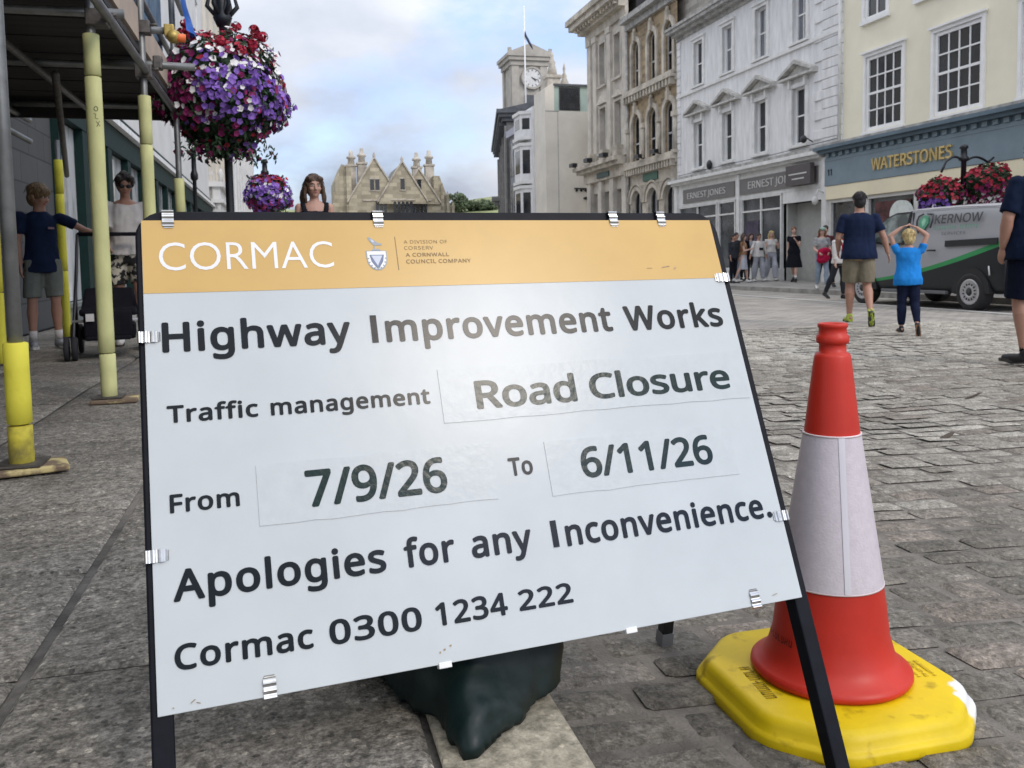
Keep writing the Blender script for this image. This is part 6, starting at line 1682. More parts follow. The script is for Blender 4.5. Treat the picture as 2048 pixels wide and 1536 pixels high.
def person(label, s, u, z, face, h=1.75, sk=SK_A, fat=1.0, lean=0.0, vox=0.011, female=False, head=1.0,
           arms=None, legs=None, hy=0.0, hp=0.0, hr=0.0, top=None, sleeve=0.5, top_z=(0.86, 1.47), bottom=None, bot_len=0.5, skirt=None, hair=None, hair_kind='short',
           shoes=None, sole=None, socks=None, glasses=False, neck='crew', eyes=True, extra=None, group=None):
    """face = direction (u, s) the body faces; local y forward, x to the person's right"""
    yaw = math.atan2(-face[0], face[1])
    T = Thing('person', label, 'person', s, u, z, yaw=yaw, street=False, group=group)
    K = h/1.75
    arms = arms or (((-0.10, 0.03, -1), (-0.04, 0.20, -1)), ((0.10, 0.03, -1), (0.04, 0.20, -1)))
    legs = legs or (((-0.02, 0.0, -1), (0.0, -0.02, -1), 0.0), ((0.02, 0.0, -1), (0.0, -0.02, -1), 0.0))
    V = Vector
    sw = 0.165 if female else 0.198
    hipz = 0.90
    J = {}
    Lm = Matrix.Translation((0, 0, 0.92)) @ Matrix.Rotation(-lean, 4, 'X') @ Matrix.Translation((0, 0, -0.92))
    def up(p): return Lm @ V(p)
    for i, sg in ((0, -1), (1, 1)):
        hip = V((sg*0.092, 0, hipz)); th, sh, ft = legs[i]
        kn = hip + V(th).normalized()*0.425; an = kn + V(sh).normalized()*0.415
        J[i] = (hip, kn, an, ft)
    low = 9
    foots = {}
    for i in (0, 1):
        hip, kn, an, ft = J[i]
        sg = -1 if i == 0 else 1
        # ft: pitch of the foot (0 flat, + toes down)
        fd = V((sg*0.12, math.cos(ft), -math.sin(ft))).normalized(); nd = V((0, math.sin(ft), math.cos(ft)))
        heel = an - nd*0.060 - fd*0.055; ball = an - nd*0.072 + fd*0.12; toe = an - nd*0.070 + fd*0.185
        foots[i] = (heel, ball, toe, nd, fd); low = min(low, heel.z-0.032, toe.z-0.026, ball.z-0.03)
    dz = V((0, 0, -low))
    def S(p): return (V(p) + dz)*K
    b = MB(); c = MB()
    def tor(mb, secs, g, rows=20):
        rs = []
        for zz, rx, ry, cy in secs:
            rs.append([S(up((math.cos(2*math.pi*k/rows)*(rx*fat**0.8+g), cy*fat + math.sin(2*math.pi*k/rows)*(ry*fat+g), zz))) for k in range(rows)])
        mb.rings(rs, True, True)
    hw = 0.175 if female else 0.165; ww = 0.125 if female else 0.148
    secs = [(0.82, 0.150, 0.095, 0.0), (0.90, hw, 0.115, -0.008), (0.98, hw*0.98, 0.115, -0.005), (1.10, ww, 0.098, 0.005), (1.22, ww+0.02, 0.112, 0.006), (1.32, sw-0.015, 0.118, 0.004), (1.40, sw-0.02, 0.100, 0.0), (1.445, 0.115, 0.078, -0.004), (1.475, 0.07, 0.06, -0.002)]
    tor(b, secs, 0)
    nb = S(up((0, -0.005, 1.43))); nt_ = S(up((0, 0.012, 1.56)))
    b.capsule(nb, nt_, 0.066*K*(0.80 if female else 1), 0.060*K*(0.80 if female else 1))
    # head
    hc = S(up((0, 0.018, 1.635)))
    H = Matrix.Translation(hc) @ Matrix.Rotation(hy, 4, 'Z') @ Matrix.Rotation(-lean*0.3 - hp, 4, 'X') @ Matrix.Rotation(hr, 4, 'Y') @ Matrix.Scale(K*head, 4)
    b.ell((0, -0.012, 0.022), 0.074, 0.094, 0.096, 18, 12, H)
    b.ell((0, 0.012, -0.035), 0.060, 0.072, 0.080, 16, 10, H)
    b.ell((0, 0.050, -0.088), 0.030, 0.026, 0.024, 12, 8, H)           # chin
    b.tube([H @ V((0, 0.082, 0.012)), H @ V((0, 0.094, -0.012)), H @ V((0, 0.102, -0.032)), H @ V((0, 0.086, -0.042))], [0.008*K*head, 0.011*K*head, 0.015*K*head, 0.008*K*head], 8)
    b.ell((0, 0.075, 0.024), 0.050, 0.014, 0.012, 12, 6, H)            # brow
    for sg in (-1, 1):
        b.ell((sg*0.040, 0.066, -0.026), 0.022, 0.020, 0.022, 10, 7, H); b.ell((sg*0.076, -0.012, -0.008), 0.010, 0.020, 0.032, 10, 7, H)
    # arms
    tips = {}
    for i, sg in ((0, -1), (1, 1)):
        sh = up((sg*sw, 0, 1.405)); ua = V(arms[i][0]).normalized(); fa = V(arms[i][1]).normalized()
        el = sh + ua*0.285; wr = el + fa*0.245
        f_ = 0.9 if female else (1.0 + (fat-1)*0.5)
        b.capsule(S(sh), S(el), 0.052*K*f_, 0.040*K*f_)
        b.tube([S(el), S(el.lerp(wr, 0.3)), S(wr)], [0.040*K*f_, 0.042*K*f_, 0.026*K*f_], 12)
        hd = V(arms[i][2]).normalized() if len(arms[i]) > 2 else (fa + V((0, 0.05, 0))).normalized()
        side = hd.cross(V((1, 0, 0)) if abs(hd.x) < 0.7 else V((0, 0, 1))).normalized()
        pn = hd.cross(side).normalized()
        pc = wr + hd*0.045
        b.tube([S(wr), S(wr + hd*0.03), S(wr + hd*0.085)], [0.024*K, 0.036*K, 0.038*K], 12, True, None, 0.45, tuple(side))
        for k in range(4):
            o = wr + hd*0.080 + side*(-0.027 + 0.018*k); ln = (0.060, 0.072, 0.068, 0.052)[k]
            b.tube([S(o), S(o + hd*ln*0.5 + pn*0.004*sg), S(o + hd*ln*0.8 + pn*0.018*sg), S(o + hd*ln*0.95 + pn*0.030*sg)], [0.0088*K, 0.0085*K, 0.008*K, 0.006*K], 8)
        o = wr + hd*0.025 + side*0.03
        b.tube([S(o), S(o + hd*0.03 + side*0.018), S(o + hd*0.058 + side*0.024 + pn*0.01*sg)], [0.0105*K, 0.0095*K, 0.007*K], 8)
        tips[i] = (sh, el, wr, ua, fa)
    # legs
    lf = 0.92 if female else (1.0 + (fat-1)*0.45)
    for i in (0, 1):
        hip, kn, an, ft = J[i]
        b.tube([S(hip + V((0, 0, 0.03))), S(hip.lerp(kn, 0.35)), S(kn)], [0.094*K*lf, 0.085*K*lf, 0.057*K*lf], 16)
        ax = (an-kn).normalized(); back = V((0, -1, 0)) - ax*V((0, -1, 0)).dot(ax)
        b.tube([S(kn), S(kn.lerp(an, 0.28) + back*0.014), S(kn.lerp(an, 0.65) + back*0.004), S(an)], [0.054*K*lf, 0.064*K*lf, 0.046*K*lf, 0.035*K*lf], 14)
        heel, ball, toe, nd, fd = foots[i]
        b.tube([S(an), S(heel)], [0.033*K, 0.030*K], 10); b.tube([S(heel), S(ball), S(toe)], [0.030*K, 0.034*K, 0.022*K], 12)
    me = remesh(b, vox, 3); body = link('body', me, sk, T.o)
    # clothing
    def clothes(name, mb, m_, amp=0.011, freq=8.0, v=None, st=(1, 1, 0.45)):
        me = remesh(mb, v or vox, 3, amp, freq, st); return link(name, me, m_, T.o)
    if top:
        t = MB(); z0, z1 = top_z
        def at(zz):
            for a, b_ in zip(secs, secs[1:]):
                if a[0] <= zz <= b_[0]:
                    q = (zz-a[0])/(b_[0]-a[0]); return tuple(x+(y-x)*q for x, y in zip(a, b_))
            return secs[-1] if zz > secs[-1][0] else (zz, *secs[0][1:])
        zs = [z0] + [x for x in (0.9, 0.98, 1.06, 1.14, 1.22, 1.30, 1.38, 1.425, 1.45) if z0+0.03 < x < z1-0.01] + [z1]
        ss = []
        for zz in zs:
            a = at(zz); hem = 0.034 if zz < 0.99 else 0.022 if zz < 1.1 else 0.014
            rx = max(a[1], 0.172 if zz < 1.36 and not female else a[1]); ry = max(a[2], 0.112 if zz < 1.2 else a[2])
            if zz < 0.93 and bottom and not skirt: rx = max(rx, 0.192 if not female else rx+0.012); ry = max(ry, 0.128)
            ss.append((zz, rx + (hem - 0.014), ry + (hem-0.014), a[3]))
        tor(t, ss, 0.016)
        if female:
            for sg in (-1, 1): t.ell(S(up((sg*0.07, 0.075, 1.27))), 0.085*K, 0.065*K, 0.085*K)
        if sleeve > 0:
            for i in (0, 1):
                sh, el, wr, ua, fa = tips[i]
                if sleeve <= 1: t.tube([S(sh - ua*0.03), S(sh + ua*0.06), S(sh + ua*0.285*sleeve)], [0.058*K, 0.068*K*(0.9 if female else 1), 0.066*K*(0.9 if female else 1)*(1+(fat-1)*0.4)], 14)
                else: t.tube([S(sh - ua*0.03), S(sh + ua*0.1), S(el), S(el.lerp(wr, (sleeve-1)))], [0.055*K, 0.062*K, 0.052*K, 0.042*K], 14)
                t.ell(S(sh), 0.068*K, 0.068*K, 0.062*K)
        clothes('shirt' if not skirt else 'dress_top', t, top)
    if bottom:
        t = MB(); tor(t, [(0.83, 0.150, 0.10, 0.0), (0.90, hw, 0.118, -0.008), (0.98, hw*0.97, 0.116, -0.004), (1.03, hw*0.92, 0.108, 0)], 0.014)
        for i in (0, 1):
            hip, kn, an, ft = J[i]
            if bot_len <= 1:
                e = hip.lerp(kn, bot_len); t.tube([S(hip + V((0, 0, 0.04))), S(hip.lerp(kn, bot_len*0.5)), S(e)], [0.108*K*lf, 0.110*K*lf, 0.103*K*lf], 16)
            else:
                ax = (an-kn).normalized(); kback = V((0, -1, 0)) - ax*V((0, -1, 0)).dot(ax)
                wide = 1.55 if extra == 'wide' else 1.0
                t.tube([S(hip + V((0, 0, 0.04))), S(hip.lerp(kn, 0.5)), S(kn), S(kn.lerp(an, 0.3) + kback*0.014), S(kn.lerp(an, 0.65) + kback*0.006), S(kn.lerp(an, min(1, bot_len-1)))], [0.104*K*lf, 0.095*K*lf, 0.076*K*lf*wide, 0.080*K*lf*wide, 0.066*K*lf*wide, 0.056*K*lf*wide], 16); t.ell(S(kn), 0.074*K*lf*wide, 0.074*K*lf*wide, 0.078*K*lf)
        clothes('shorts' if bot_len <= 1.05 else 'trousers', t, bottom, 0.010, 7.0)
    if skirt:
        zt, zb, flare, ms = skirt
        mid = (J[0][1] + J[1][1])*0.5
        t = MB(); rs = []
        for k in range(7):
            q = k/6; zz = zt + (zb-zt)*q; cx = mid.x*q; cy = mid.y*q*1.0
            rs.append([S((cx + math.cos(2*math.pi*j/24)*(hw*0.95 + flare*q + 0.012*math.sin(j*2.1)*q), cy + math.sin(2*math.pi*j/24)*(0.12 + flare*0.9*q + 0.012*math.cos(j*1.7)*q), zz)) for j in range(24)])
        t.rings(rs, True, True); clothes('skirt', t, ms, 0.008, 9.0)
    if socks:
        for i in (0, 1):
            hip, kn, an, ft = J[i]; t = MB(); t.tube([S(an.lerp(kn, 0.24)), S(an)], [0.042*K, 0.040*K], 12); T.part('sock', t, socks)
    if shoes:
        for i in (0, 1):
            heel, ball, toe, nd, fd = foots[i]; an = J[i][2]
            t = MB(); t.tube([S(an + nd*0.01), S(an - nd*0.03 - fd*0.01)], [0.043*K, 0.046*K], 12); t.tube([S(heel - fd*0.006), S(heel + fd*0.05), S(ball), S(toe + fd*0.012)], [0.040*K, 0.044*K, 0.044*K, 0.030*K], 14)
            o = link('shoe', remesh(t, 0.009, 3), shoes, T.o)
            t = MB(); w_ = V((1, 0, 0)) - fd*fd.x; w_.normalize()
            pts = [(-0.045, 0.028), (-0.03, 0.036), (0.06, 0.032), (0.12, 0.045), (0.18, 0.042), (0.222, 0.02)]
            lo = an - nd*0.098
            pl = [lo + fd*a + w_*b_ for a, b_ in pts] + [lo + fd*a - w_*b_ for a, b_ in pts[::-1]]
            n = len(pl); t.add([S(p) for p in pl] + [S(p + nd*0.026) for p in pl], [tuple(range(n)), tuple(range(2*n-1, n-1, -1))] + [((k+1) % n, k, k+n, (k+1) % n+n) for k in range(n)])
            T.part('sole', t, sole or M_sole, o)
    if hair:
        t = MB()
        if hair_kind == 'crop':
            t.ell((0, -0.018, 0.034), 0.083, 0.097, 0.093, 18, 12, H); t.ell((0, -0.040, -0.012), 0.081, 0.070, 0.088, 16, 10, H); t.ell((0, -0.060, -0.060), 0.055, 0.040, 0.045, 12, 8, H)
        elif hair_kind == 'bowl':
            t.ell((0, -0.014, 0.034), 0.088, 0.106, 0.098, 18, 12, H); t.ell((0, -0.040, -0.02), 0.082, 0.074, 0.088, 16, 10, H); t.ell((0, 0.060, 0.060), 0.062, 0.042, 0.036, 12, 8, H)
        elif hair_kind in ('long', 'tied', 'loose'):
            t.ell((0, -0.022, 0.040), 0.084, 0.100, 0.092, 18, 12, H); t.ell((0, -0.045, -0.01), 0.080, 0.072, 0.10, 16, 10, H)
            for sg in (-1, 1): t.ell((sg*0.052, 0.036, 0.074), 0.040, 0.052, 0.032, 12, 8, H); t.ell((sg*0.074, 0.012, 0.028), 0.016, 0.040, 0.048, 12, 8, H)
            if hair_kind == 'tied': t.ell((0.0, -0.075, 0.105), 0.04, 0.045, 0.036, 12, 8, H)
            if hair_kind == 'long':
                for k in range(9):
                    a = math.pi*(0.98 + 1.04*k/8); x, y = 0.078*math.cos(a), 0.062*math.sin(a)-0.025
                    t.tube([H @ V((x, y, 0.03)), H @ V((x*1.12, y, -0.08)), H @ V((x*1.15, y-0.01, -0.19)), H @ V((x*1.05, y-0.01, -0.28))], [0.030*K, 0.030*K, 0.026*K, 0.010*K], 8)
            if hair_kind == 'loose':
                for sg in (-1, 1):
                    for q in (0, 1, 2): t.tube([H @ V((sg*0.062, 0.010-0.035*q, 0.06)), H @ V((sg*0.086, 0.008-0.035*q, 0.0)), H @ V((sg*(0.090+0.008*q), 0.004-0.035*q, -0.06)), H @ V((sg*(0.094+0.01*q), 0.006-0.03*q, -0.12)), H @ V((sg*(0.080+0.02*q), 0.014-0.03*q, -0.17-0.02*q))], [0.022*K, 0.022*K, 0.025*K, 0.026*K, 0.010*K], 8)
        me = remesh(t, 0.009, 2, 0.007, 34.0, (1, 1, 0.35)); link('hair', me, hair, T.o)
        if vox < 0.012:      # loose strands over the moulded mass
            q = random.Random(len(label)); t = MB()
            for _ in range(150):
                a = q.uniform(0, 6.283); e = q.uniform(0.15, 1.45); r0 = V((0.088*math.cos(a)*math.cos(e), -0.020 + 0.103*math.sin(a)*math.cos(e), 0.036 + 0.099*math.sin(e)))
                if r0.y > 0.045 and r0.z < 0.075: continue
                dn = V((r0.x*0.28, (r0.y+0.02)*0.25 - 0.004, -0.042 - 0.02*q.random())); n_ = V((q.gauss(0, .004), q.gauss(0, .004), q.gauss(0, .003)))
                t.tube([H @ r0, H @ (r0 + dn*0.45 + n_ + r0*0.03), H @ (r0 + dn*0.9 + n_*2)], [0.0032*K, 0.0030*K, 0.0008*K], 5)
            T.part('strands', t, hair, None, fix=False)
    if eyes and not glasses:
        for sg in (-1, 1):
            t = MB(); t.ell((sg*0.032, 0.0745, 0.004), 0.0145, 0.010, 0.0075, 12, 8, H); e = T.part('eye', t, M_eyew)
            t = MB(); t.ell((sg*0.032, 0.0815, 0.004), 0.0065, 0.005, 0.0065, 10, 8, H); T.part('iris', t, M_iris, e)
            t = MB(); t.tube([H @ V((sg*0.014, 0.087, 0.020)), H @ V((sg*0.032, 0.086, 0.026)), H @ V((sg*0.050, 0.074, 0.021))], 0.0042*K, 6); T.part('eyebrow', t, hair or M_iris)
    if eyes:
        t = MB(); t.ell((0, 0.079, -0.062), 0.022, 0.010, 0.0075, 12, 6, H); T.part('mouth', t, M_lip)
    if glasses:
        t = MB()
        for sg in (-1, 1): t.ell((sg*0.033, 0.088, 0.002), 0.028, 0.010, 0.021, 14, 8, H)
        t.tube([H @ V((-0.078, 0.0, 0.010)), H @ V((-0.062, 0.078, 0.010)), H @ V((0, 0.098, 0.010)), H @ V((0.062, 0.078, 0.010)), H @ V((0.078, 0.0, 0.010))], 0.0035*K, 6); T.part('sunglasses', t, M_black)
    return T, S, H, tips

C_navy = cloth('navy cotton', (0.012, 0.020, 0.050)); C_black = cloth('black cotton', (0.010, 0.011, 0.016)); C_white = cloth('white cotton', (0.62, 0.60, 0.58), var=0.06)
C_khaki = cloth('khaki cotton', (0.20, 0.175, 0.125)); C_sage = cloth('sage grey cotton', (0.17, 0.185, 0.16)); C_blue = cloth('bright blue cotton', (0.02, 0.22, 0.62)); C_dknavy = cloth('dark navy joggers', (0.010, 0.014, 0.035))
C_grey = cloth('pale grey denim', (0.32, 0.33, 0.36)); C_ltgrey = cloth('light blue grey cotton', (0.42, 0.44, 0.50)); C_floral = cloth('brown floral cotton', (0.18, 0.07, 0.03), col2=(0.45, 0.30, 0.18), thr=(0.4, 0.55)); C_jean = cloth('light jeans', (0.25, 0.31, 0.38)); C_char = cloth('charcoal cotton', (0.035, 0.037, 0.045))
C_pattern = mat('black and white print', (0.02, 0.02, 0.02), 0.85, col2=(0.6, 0.56, 0.46), vs=11, thr=(0.49, 0.51))
H_dark = hairm('dark brown', (0.022, 0.014, 0.010)); H_black = hairm('black', (0.008, 0.007, 0.008)); H_blond = hairm('pale blond', (0.50, 0.38, 0.17)); H_brown = hairm('brown', (0.06, 0.032, 0.018)); H_fair = hairm('dark blond', (0.17, 0.11, 0.05)); H_red = hairm('auburn', (0.16, 0.06, 0.025))
S_lime = mat('lime running shoe', (0.42, 0.50, 0.06), 0.7, var=0.5, vs=18, col2=(0.05, 0.06, 0.04), thr=(0.5, 0.56)); S_grey = mat('grey trainer', (0.26, 0.27, 0.29), 0.75); S_black = mat('black shoe', (0.012, 0.012, 0.014), 0.6); S_white = mat('white trainer', (0.66, 0.65, 0.62), 0.6)
M_tan = mat('tan rubber sole', (0.30, 0.16, 0.085), 0.7)

# man in navy tee walking away
person('man in navy tee, khaki shorts and lime trainers seen from behind', 10.5, 7.62, 0.0, (0.45, 0.89), 1.74, SK_B, fat=1.10, top=C_navy, sleeve=0.72, bottom=C_khaki, bot_len=0.90,
       arms=(((-0.26, 0.04, -1), (0.10, 0.75, -0.75)), ((0.42, -0.08, -1), (0.30, 0.22, -1))), legs=(((-0.03, 0.20, -1), (-0.01, -0.05, -1), 0.0), ((0.03, -0.02, -1), (0.02, -0.62, -0.85), 0.95)), hair=H_black, hair_kind='crop', shoes=S_lime, sole=M_sole, eyes=False, top_z=(0.84, 1.47), hp=-0.05)
# blond child with raised arms
person('blond child in bright blue tee holding both arms over the head', 8.9, 7.13, 0.0, (0.48, 0.88), 1.17, SK_A, fat=1.08, head=1.22, top=C_blue, sleeve=0.42, top_z=(0.80, 1.47), bottom=C_dknavy, bot_len=1.92,
       arms=(((-0.36, 0.10, 0.92), (0.78, 0.04, 0.62), (0.9, 0.0, 0.3)), ((0.36, 0.10, 0.92), (-0.78, 0.04, 0.62), (-0.9, 0.0, 0.3))), legs=(((-0.02, 0.10, -1), (0, -0.04, -1), 0.0), ((0.03, -0.05, -1), (0.02, -0.55, -0.9), 1.15)), hair=H_blond, hair_kind='bowl', shoes=S_black, sole=M_tan, eyes=False, hp=0.05)
# boy under the scaffold
T, S, H, tips = person('boy in navy tee and grey shorts under the scaffold, one arm stretched out', 8.84, -2.12, 0.25, (0.42, -0.91), 1.44, SK_B, fat=0.80, head=1.14, top=C_navy, sleeve=0.62, top_z=(0.80, 1.47), bottom=C_sage, bot_len=0.88,
       arms=(((-0.92, 0.25, -0.52), (-0.90, 0.15, -0.42)), ((0.10, 0.0, -1), (-0.02, 0.10, -1))), legs=(((-0.05, 0.06, -1), (-0.03, -0.02, -1), 0.0), ((0.06, 0.0, -1), (0.02, -0.06, -1), 0.0)), hy=0.75, hp=0.22, hair=H_fair, hair_kind='bowl', shoes=S_grey, sole=S_white, socks=C_white)
m = MB(); m.box(-0.085, -0.035, 0.135, 0.150, 1.08, 1.098); T.part('chest_print', m, mat('pink chest print', (0.30, 0.18, 0.2), 0.7))
# woman with pushchair
T, S, H, tips = person('woman in white tee and sunglasses pushing a black pushchair under the scaffold', 8.74, -1.38, 0.25, (0.18, -1.0), 1.52, SK_B, female=True, fat=1.12, lean=0.16, top=C_white, sleeve=0.80, top_z=(0.92, 1.44), bottom=C_pattern, bot_len=0.72,
       arms=(((-0.16, 0.25, -1), (0.10, 0.8, -0.5)), ((0.16, 0.25, -1), (-0.10, 0.8, -0.5))), hp=0.22, hy=0.05, hair=H_dark, hair_kind='tied', shoes=S_white, glasses=True, legs=(((-0.02, 0.3, -1), (0.0, -0.02, -1), 0.0), ((0.02, -0.1, -1), (0.0, -0.25, -1), 0.25)))
m = MB(); rs = []
for k in range(9):
    q = k/8; rs.append([S((math.cos(2*math.pi*j/24)*(0.172), 0.004 + math.sin(2*math.pi*j/24)*(0.150), 0.95+0.22*q)) for j in range(24)])
m.rings(rs, False, True); T.part('tied_jumper', m, cloth('tan and brown jumper', (0.16, 0.085, 0.05), col2=(0.5, 0.4, 0.3), thr=(0.42, 0.55)))
# woman behind the sign
T, S, H, tips = person('bare-shouldered woman in black vest looking over the top of the sign', 8.72, 0.31, 0.25, (0.06, -1.0), 1.53, SK_A, female=True, head=1.08, top=C_black, sleeve=0.0, top_z=(0.90, 1.36), bottom=C_char, bot_len=1.9, vox=0.009,
       hair=H_brown, hair_kind='loose', shoes=S_black, hp=0.03, hy=0.10)
m = MB()
for sg in (-1, 1):
    rs = [S((sg*0.095, 0.118, 1.31)), S((sg*0.118, 0.098, 1.385)), S((sg*0.128, 0.02, 1.452)), S((sg*0.118, -0.075, 1.41)), S((sg*0.10, -0.122, 1.33))]
    m.tube(rs, 0.022, 8, True, None, 0.5, (1, 0, 0))
T.part('vest_strap', m, C_black)
# big man at the right edge
person('big man in dark tee and shorts walking left at the right edge', 6.10, 6.14, 0.0, (-0.02, 1.0), 1.84, SK_B, fat=1.26, top=cloth('dark navy tee', (0.006, 0.012, 0.032)), sleeve=0.86, top_z=(0.80, 1.47), bottom=cloth('dark shorts', (0.006, 0.008, 0.020)), bot_len=0.98,
       arms=(((-0.30, 0.02, -1), (0.12, 0.30, -1)), ((0.14, 0.0, -1), (0.05, 0.2, -1))), legs=(((-0.02, 0.12, -1), (0.0, -0.16, -1), 0.0), ((0.02, -0.25, -1), (0.0, -0.5, -1), 0.5)), hair=H_dark, hair_kind='crop', shoes=S_black, socks=C_black)
# people on the far pavement
w1 = ((-0.02, 0.30, -1), (0.0, 0.05, -1), 0.0); w2 = ((0.02, -0.28, -1), (0.0, -0.45, -1), 0.35)
V2 = 0.015
g = 'people on the far pavement'
person('woman in black midi dress and white socks striding along the far pavement', 25.7, 16.2, 0.11, (-0.75, -0.65), 1.76, SK_C, female=True, vox=V2, top=C_black, sleeve=0.45, top_z=(0.88, 1.45), skirt=(1.02, 0.44, 0.10, C_black), legs=(w1, w2), hair=H_red, hair_kind='crop', shoes=S_black, socks=C_white, arms=(((-0.1, 0.15, -1), (0.3, 0.7, 0.8)), ((0.12, -0.1, -1), (0.05, 0.1, -1))), hy=0.4, group=g)
person('person in dark clothes holding a white bag, nearest the sign frame', 26.4, 14.39, 0.11, (0.3, -1.0), 1.58, SK_B, female=True, vox=V2, top=C_char, sleeve=1.6, bottom=C_black, bot_len=1.95, hair=H_black, hair_kind='crop', shoes=S_black, group=g)
person('girl in brown top and pale knee length skirt on the far pavement', 26.35, 14.72, 0.11, (0.9, -0.5), 1.57, SK_C, female=True, vox=V2, top=C_floral, sleeve=0.3, top_z=(0.98, 1.44), skirt=(1.02, 0.45, 0.05, C_ltgrey), hair=H_brown, hair_kind='long', shoes=S_white, legs=(w1, w2), arms=(((-0.1, 0.1, -1), (0.2, 0.9, 0.3)), ((0.1, 0.1, -1), (-0.2, 0.9, 0.3))), group=g)
T, S, H, tips = person('person in white printed sweatshirt and loose grey jeans on far pavement', 27.4, 15.9, 0.11, (0.1, -1.0), 1.63, SK_B, vox=V2, top=C_white, sleeve=1.7, top_z=(0.88, 1.46), bottom=C_grey, bot_len=1.95, extra='wide', hair=H_dark, hair_kind='crop', shoes=S_white, legs=(w1, ((0.10, -0.1, -1), (0.05, -0.1, -1), 0.0)), arms=(((-0.3, 0.0, -1), (-0.3, 0.1, -1)), ((0.35, 0.0, -1), (0.4, 0.1, -1))), group=g)
m = MB(); m.box(-0.09, 0.07, 0.128, 0.142, 1.08, 1.16); T.part('chest_print', m, C_black)
person('blond woman in white top and wide pale trousers beside shop window', 27.6, 16.5, 0.11, (-0.2, -1.0), 1.70, SK_C, female=True, vox=V2, top=C_white, sleeve=0.25, top_z=(0.98, 1.44), bottom=C_ltgrey, bot_len=1.98, extra='wide', hair=H_blond, hair_kind='long', shoes=S_white, legs=(w1, w2), arms=(((-0.3, 0.2, -1), (0.1, 0.6, 0.8)), ((0.2, 0.1, -1), (0.0, 0.2, -1))), group=g)
person('person in dark top behind the girl in the pale skirt', 27.6, 15.15, 0.11, (0.3, -1.0), 1.66, SK_B, vox=V2, top=C_char, sleeve=0.7, bottom=C_jean, bot_len=1.95, hair=H_dark, hair_kind='crop', shoes=S_white, group=g)
person('woman in grey tee between the white sweatshirt and the blond woman', 28.9, 16.45, 0.11, (-0.1, -1.0), 1.66, SK_C, female=True, vox=V2, top=C_grey, sleeve=0.6, bottom=C_char, bot_len=1.95, hair=H_brown, hair_kind='long', shoes=S_black, group=g)
person('dark haired person in dark jacket behind the white sweatshirt', 28.6, 16.0, 0.11, (0.2, -1.0), 1.68, SK_B, vox=V2, top=C_black, sleeve=1.8, bottom=C_black, bot_len=1.95, hair=H_black, hair_kind='crop', shoes=S_black, group=g)
T, S, H, tips = person('woman in grey top and jeans with a red jacket tied around', 19.8, 13.28, 0.11, (-0.35, -1.0), 1.52, SK_C, female=True, vox=0.013, top=cloth('grey patterned top', (0.22, 0.23, 0.24), col2=(0.42, 0.42, 0.42)), sleeve=0.7, top_z=(0.96, 1.44), bottom=C_jean, bot_len=1.95, hair=H_red, hair_kind='long', shoes=S_white, legs=(w1, ((0.05, 0.05, -1), (0.0, -0.3, -1), 0.2)), arms=(((-0.2, 0.1, -1), (0.3, 0.7, -0.4)), ((0.2, 0.1, -1), (-0.3, 0.7, -0.4))), group=g)
m = MB(); m.ell((0, 0.04, 0.075), 0.084, 0.085, 0.055, 14, 8, H); m.ell((0, 0.10, 0.045), 0.06, 0.06, 0.012, 12, 6, H); T.part('cap', m, cloth('pale green cap', (0.30, 0.42, 0.36)))
m = MB()
for k in range(9): m.ell(S((0.05*math.cos(k*1.9), 0.17+0.03*math.sin(k), 0.80+0.045*k*0.75)), 0.13, 0.085, 0.085, 10, 7)
me = remesh(m, 0.014, 2, 0.012, 16); link('tied_jacket', me, cloth('crimson jacket', (0.36, 0.012, 0.05)), T.o)
person('person with dark hair and black leggings just behind the woman with the red jacket', 20.6, 13.92, 0.11, (-0.5, -0.9), 1.60, SK_C, female=True, vox=V2, top=cloth('dull red top', (0.10, 0.03, 0.035)), sleeve=0.8, bottom=C_black, bot_len=1.95, hair=H_black, hair_kind='crop', shoes=S_black, legs=(((-0.16, 0.25, -1), (-0.14, 0.1, -1), 0.0), ((0.16, -0.2, -1), (0.14, -0.3, -1), 0.3)), group=g)
T, S, H, tips = person('person in white jacket with red scarf half hidden by the man in navy', 17.2, 11.98, 0.0, (0.2, -1.0), 1.52, SK_C, female=True, vox=0.013, top=C_white, sleeve=1.7, top_z=(0.86, 1.45), bottom=C_char, bot_len=1.95, hair=H_dark, hair_kind='crop', shoes=S_black, legs=(((-0.02, 0.1, -1), (0, 0, -1), 0.0), ((0.10, -0.3, -1), (0.08, -0.5, -1), 0.4)), group=g)
m = MB()
for sg in (-1, 1): m.tube([S((sg*0.06, 0.03, 1.47)), S((sg*0.06, 0.125, 1.38)), S((sg*0.055, 0.15, 1.2)), S((sg*0.05, 0.145, 1.08))], [0.03, 0.03, 0.028, 0.026], 8, True, None, 0.5)
T.part('scarf', m, cloth('red scarf', (0.35, 0.02, 0.03)))

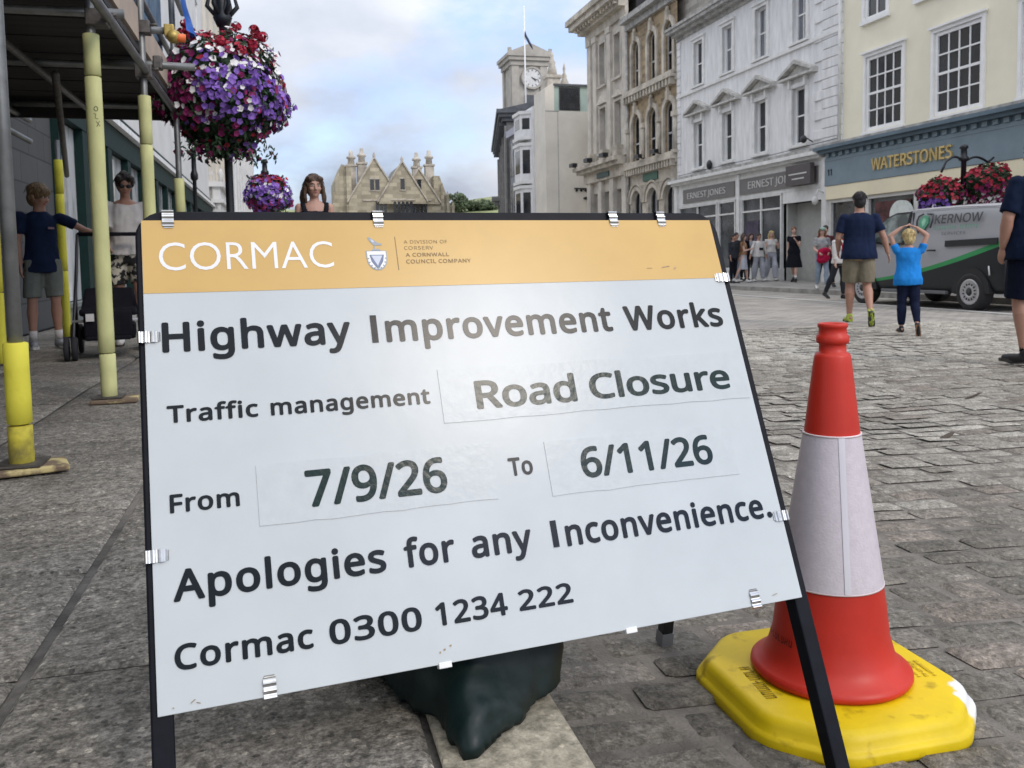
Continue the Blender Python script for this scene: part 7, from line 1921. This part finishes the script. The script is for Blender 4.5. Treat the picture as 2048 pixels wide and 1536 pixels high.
# pushchair
def pushchair():
    T = Thing('pushchair', 'black pushchair with small wheels half hidden behind the scaffold pole', 'pushchair', 7.95, -1.42, 0.25, yaw=rad(-172), street=False)
    MF = mat('pushchair frame', (0.02, 0.02, 0.022), 0.4); MC = cloth('black pushchair fabric', (0.010, 0.010, 0.014)); MG = mat('grey plastic', (0.35, 0.35, 0.36), 0.5)
    # local: y forward
    for sg in (-1, 1):
        m = MB(); m.tube([(sg*0.24, -0.50, 1.02), (sg*0.25, -0.2, 0.62), (sg*0.25, 0.42, 0.16)], 0.014, 8); m.tube([(sg*0.25, -0.05, 0.50), (sg*0.27, -0.32, 0.13)], 0.014, 8); T.part('side_frame', m, MF)
        for y, r in ((0.42, 0.095), (-0.32, 0.125)):
            for k in (-0.028, 0.028):
                w = MB(); w.lathe([(r*0.6, -0.016), (r*0.95, -0.018), (r, -0.01), (r, 0.01), (r*0.95, 0.018), (r*0.6, 0.016)], 22, Matrix.Translation((sg*0.27+k, y, r)) @ Matrix.Rotation(rad(90), 4, 'Y')); t = T.part('wheel', w, mat('pushchair tyre', (0.014, 0.014, 0.018), 0.8))
                w = MB(); w.lathe([(0.01, -0.014), (r*0.6, -0.012), (r*0.6, 0.012), (0.01, 0.014)], 16, Matrix.Translation((sg*0.27+k, y, r)) @ Matrix.Rotation(rad(90), 4, 'Y')); T.part('hub', w, MG, t)
    m = MB(); m.tube([(-0.24, -0.50, 1.02), (0.24, -0.50, 1.02)], 0.018, 10); T.part('handle', m, MC)
    m = MB(); m.tube([(-0.26, 0.25, 0.30), (0.26, 0.25, 0.30)], 0.012, 8); T.part('cross_bar', m, MG)
    m = MB(); m.rings([[(-0.21, 0.28, 0.40), (0.21, 0.28, 0.40), (0.21, 0.28, 0.34), (-0.21, 0.28, 0.34)], [(-0.22, -0.08, 0.38), (0.22, -0.08, 0.38), (0.22, -0.08, 0.32), (-0.22, -0.08, 0.32)], [(-0.22, -0.14, 0.40), (0.22, -0.14, 0.40), (0.22, -0.2, 0.34), (-0.22, -0.2, 0.34)], [(-0.19, -0.26, 0.56), (0.19, -0.26, 0.56), (0.19, -0.32, 0.54), (-0.19, -0.32, 0.54)]], True, False); T.part('seat', m, MC, bev=0.02)
    m = MB(); m.box(-0.18, 0.18, 0.27, 0.30, 0.17, 0.38); m.box(-0.17, 0.17, 0.26, 0.42, 0.15, 0.18); T.part('footrest', m, MC, bev=0.015)
    m = MB(); m.box(-0.2, 0.2, -0.28, 0.2, 0.14, 0.26); T.part('basket', m, MC, bev=0.02)
    m = MB(); m.box(0.10, 0.16, 0.312, 0.322, 0.30, 0.36); T.part('tag', m, C_white)
pushchair()
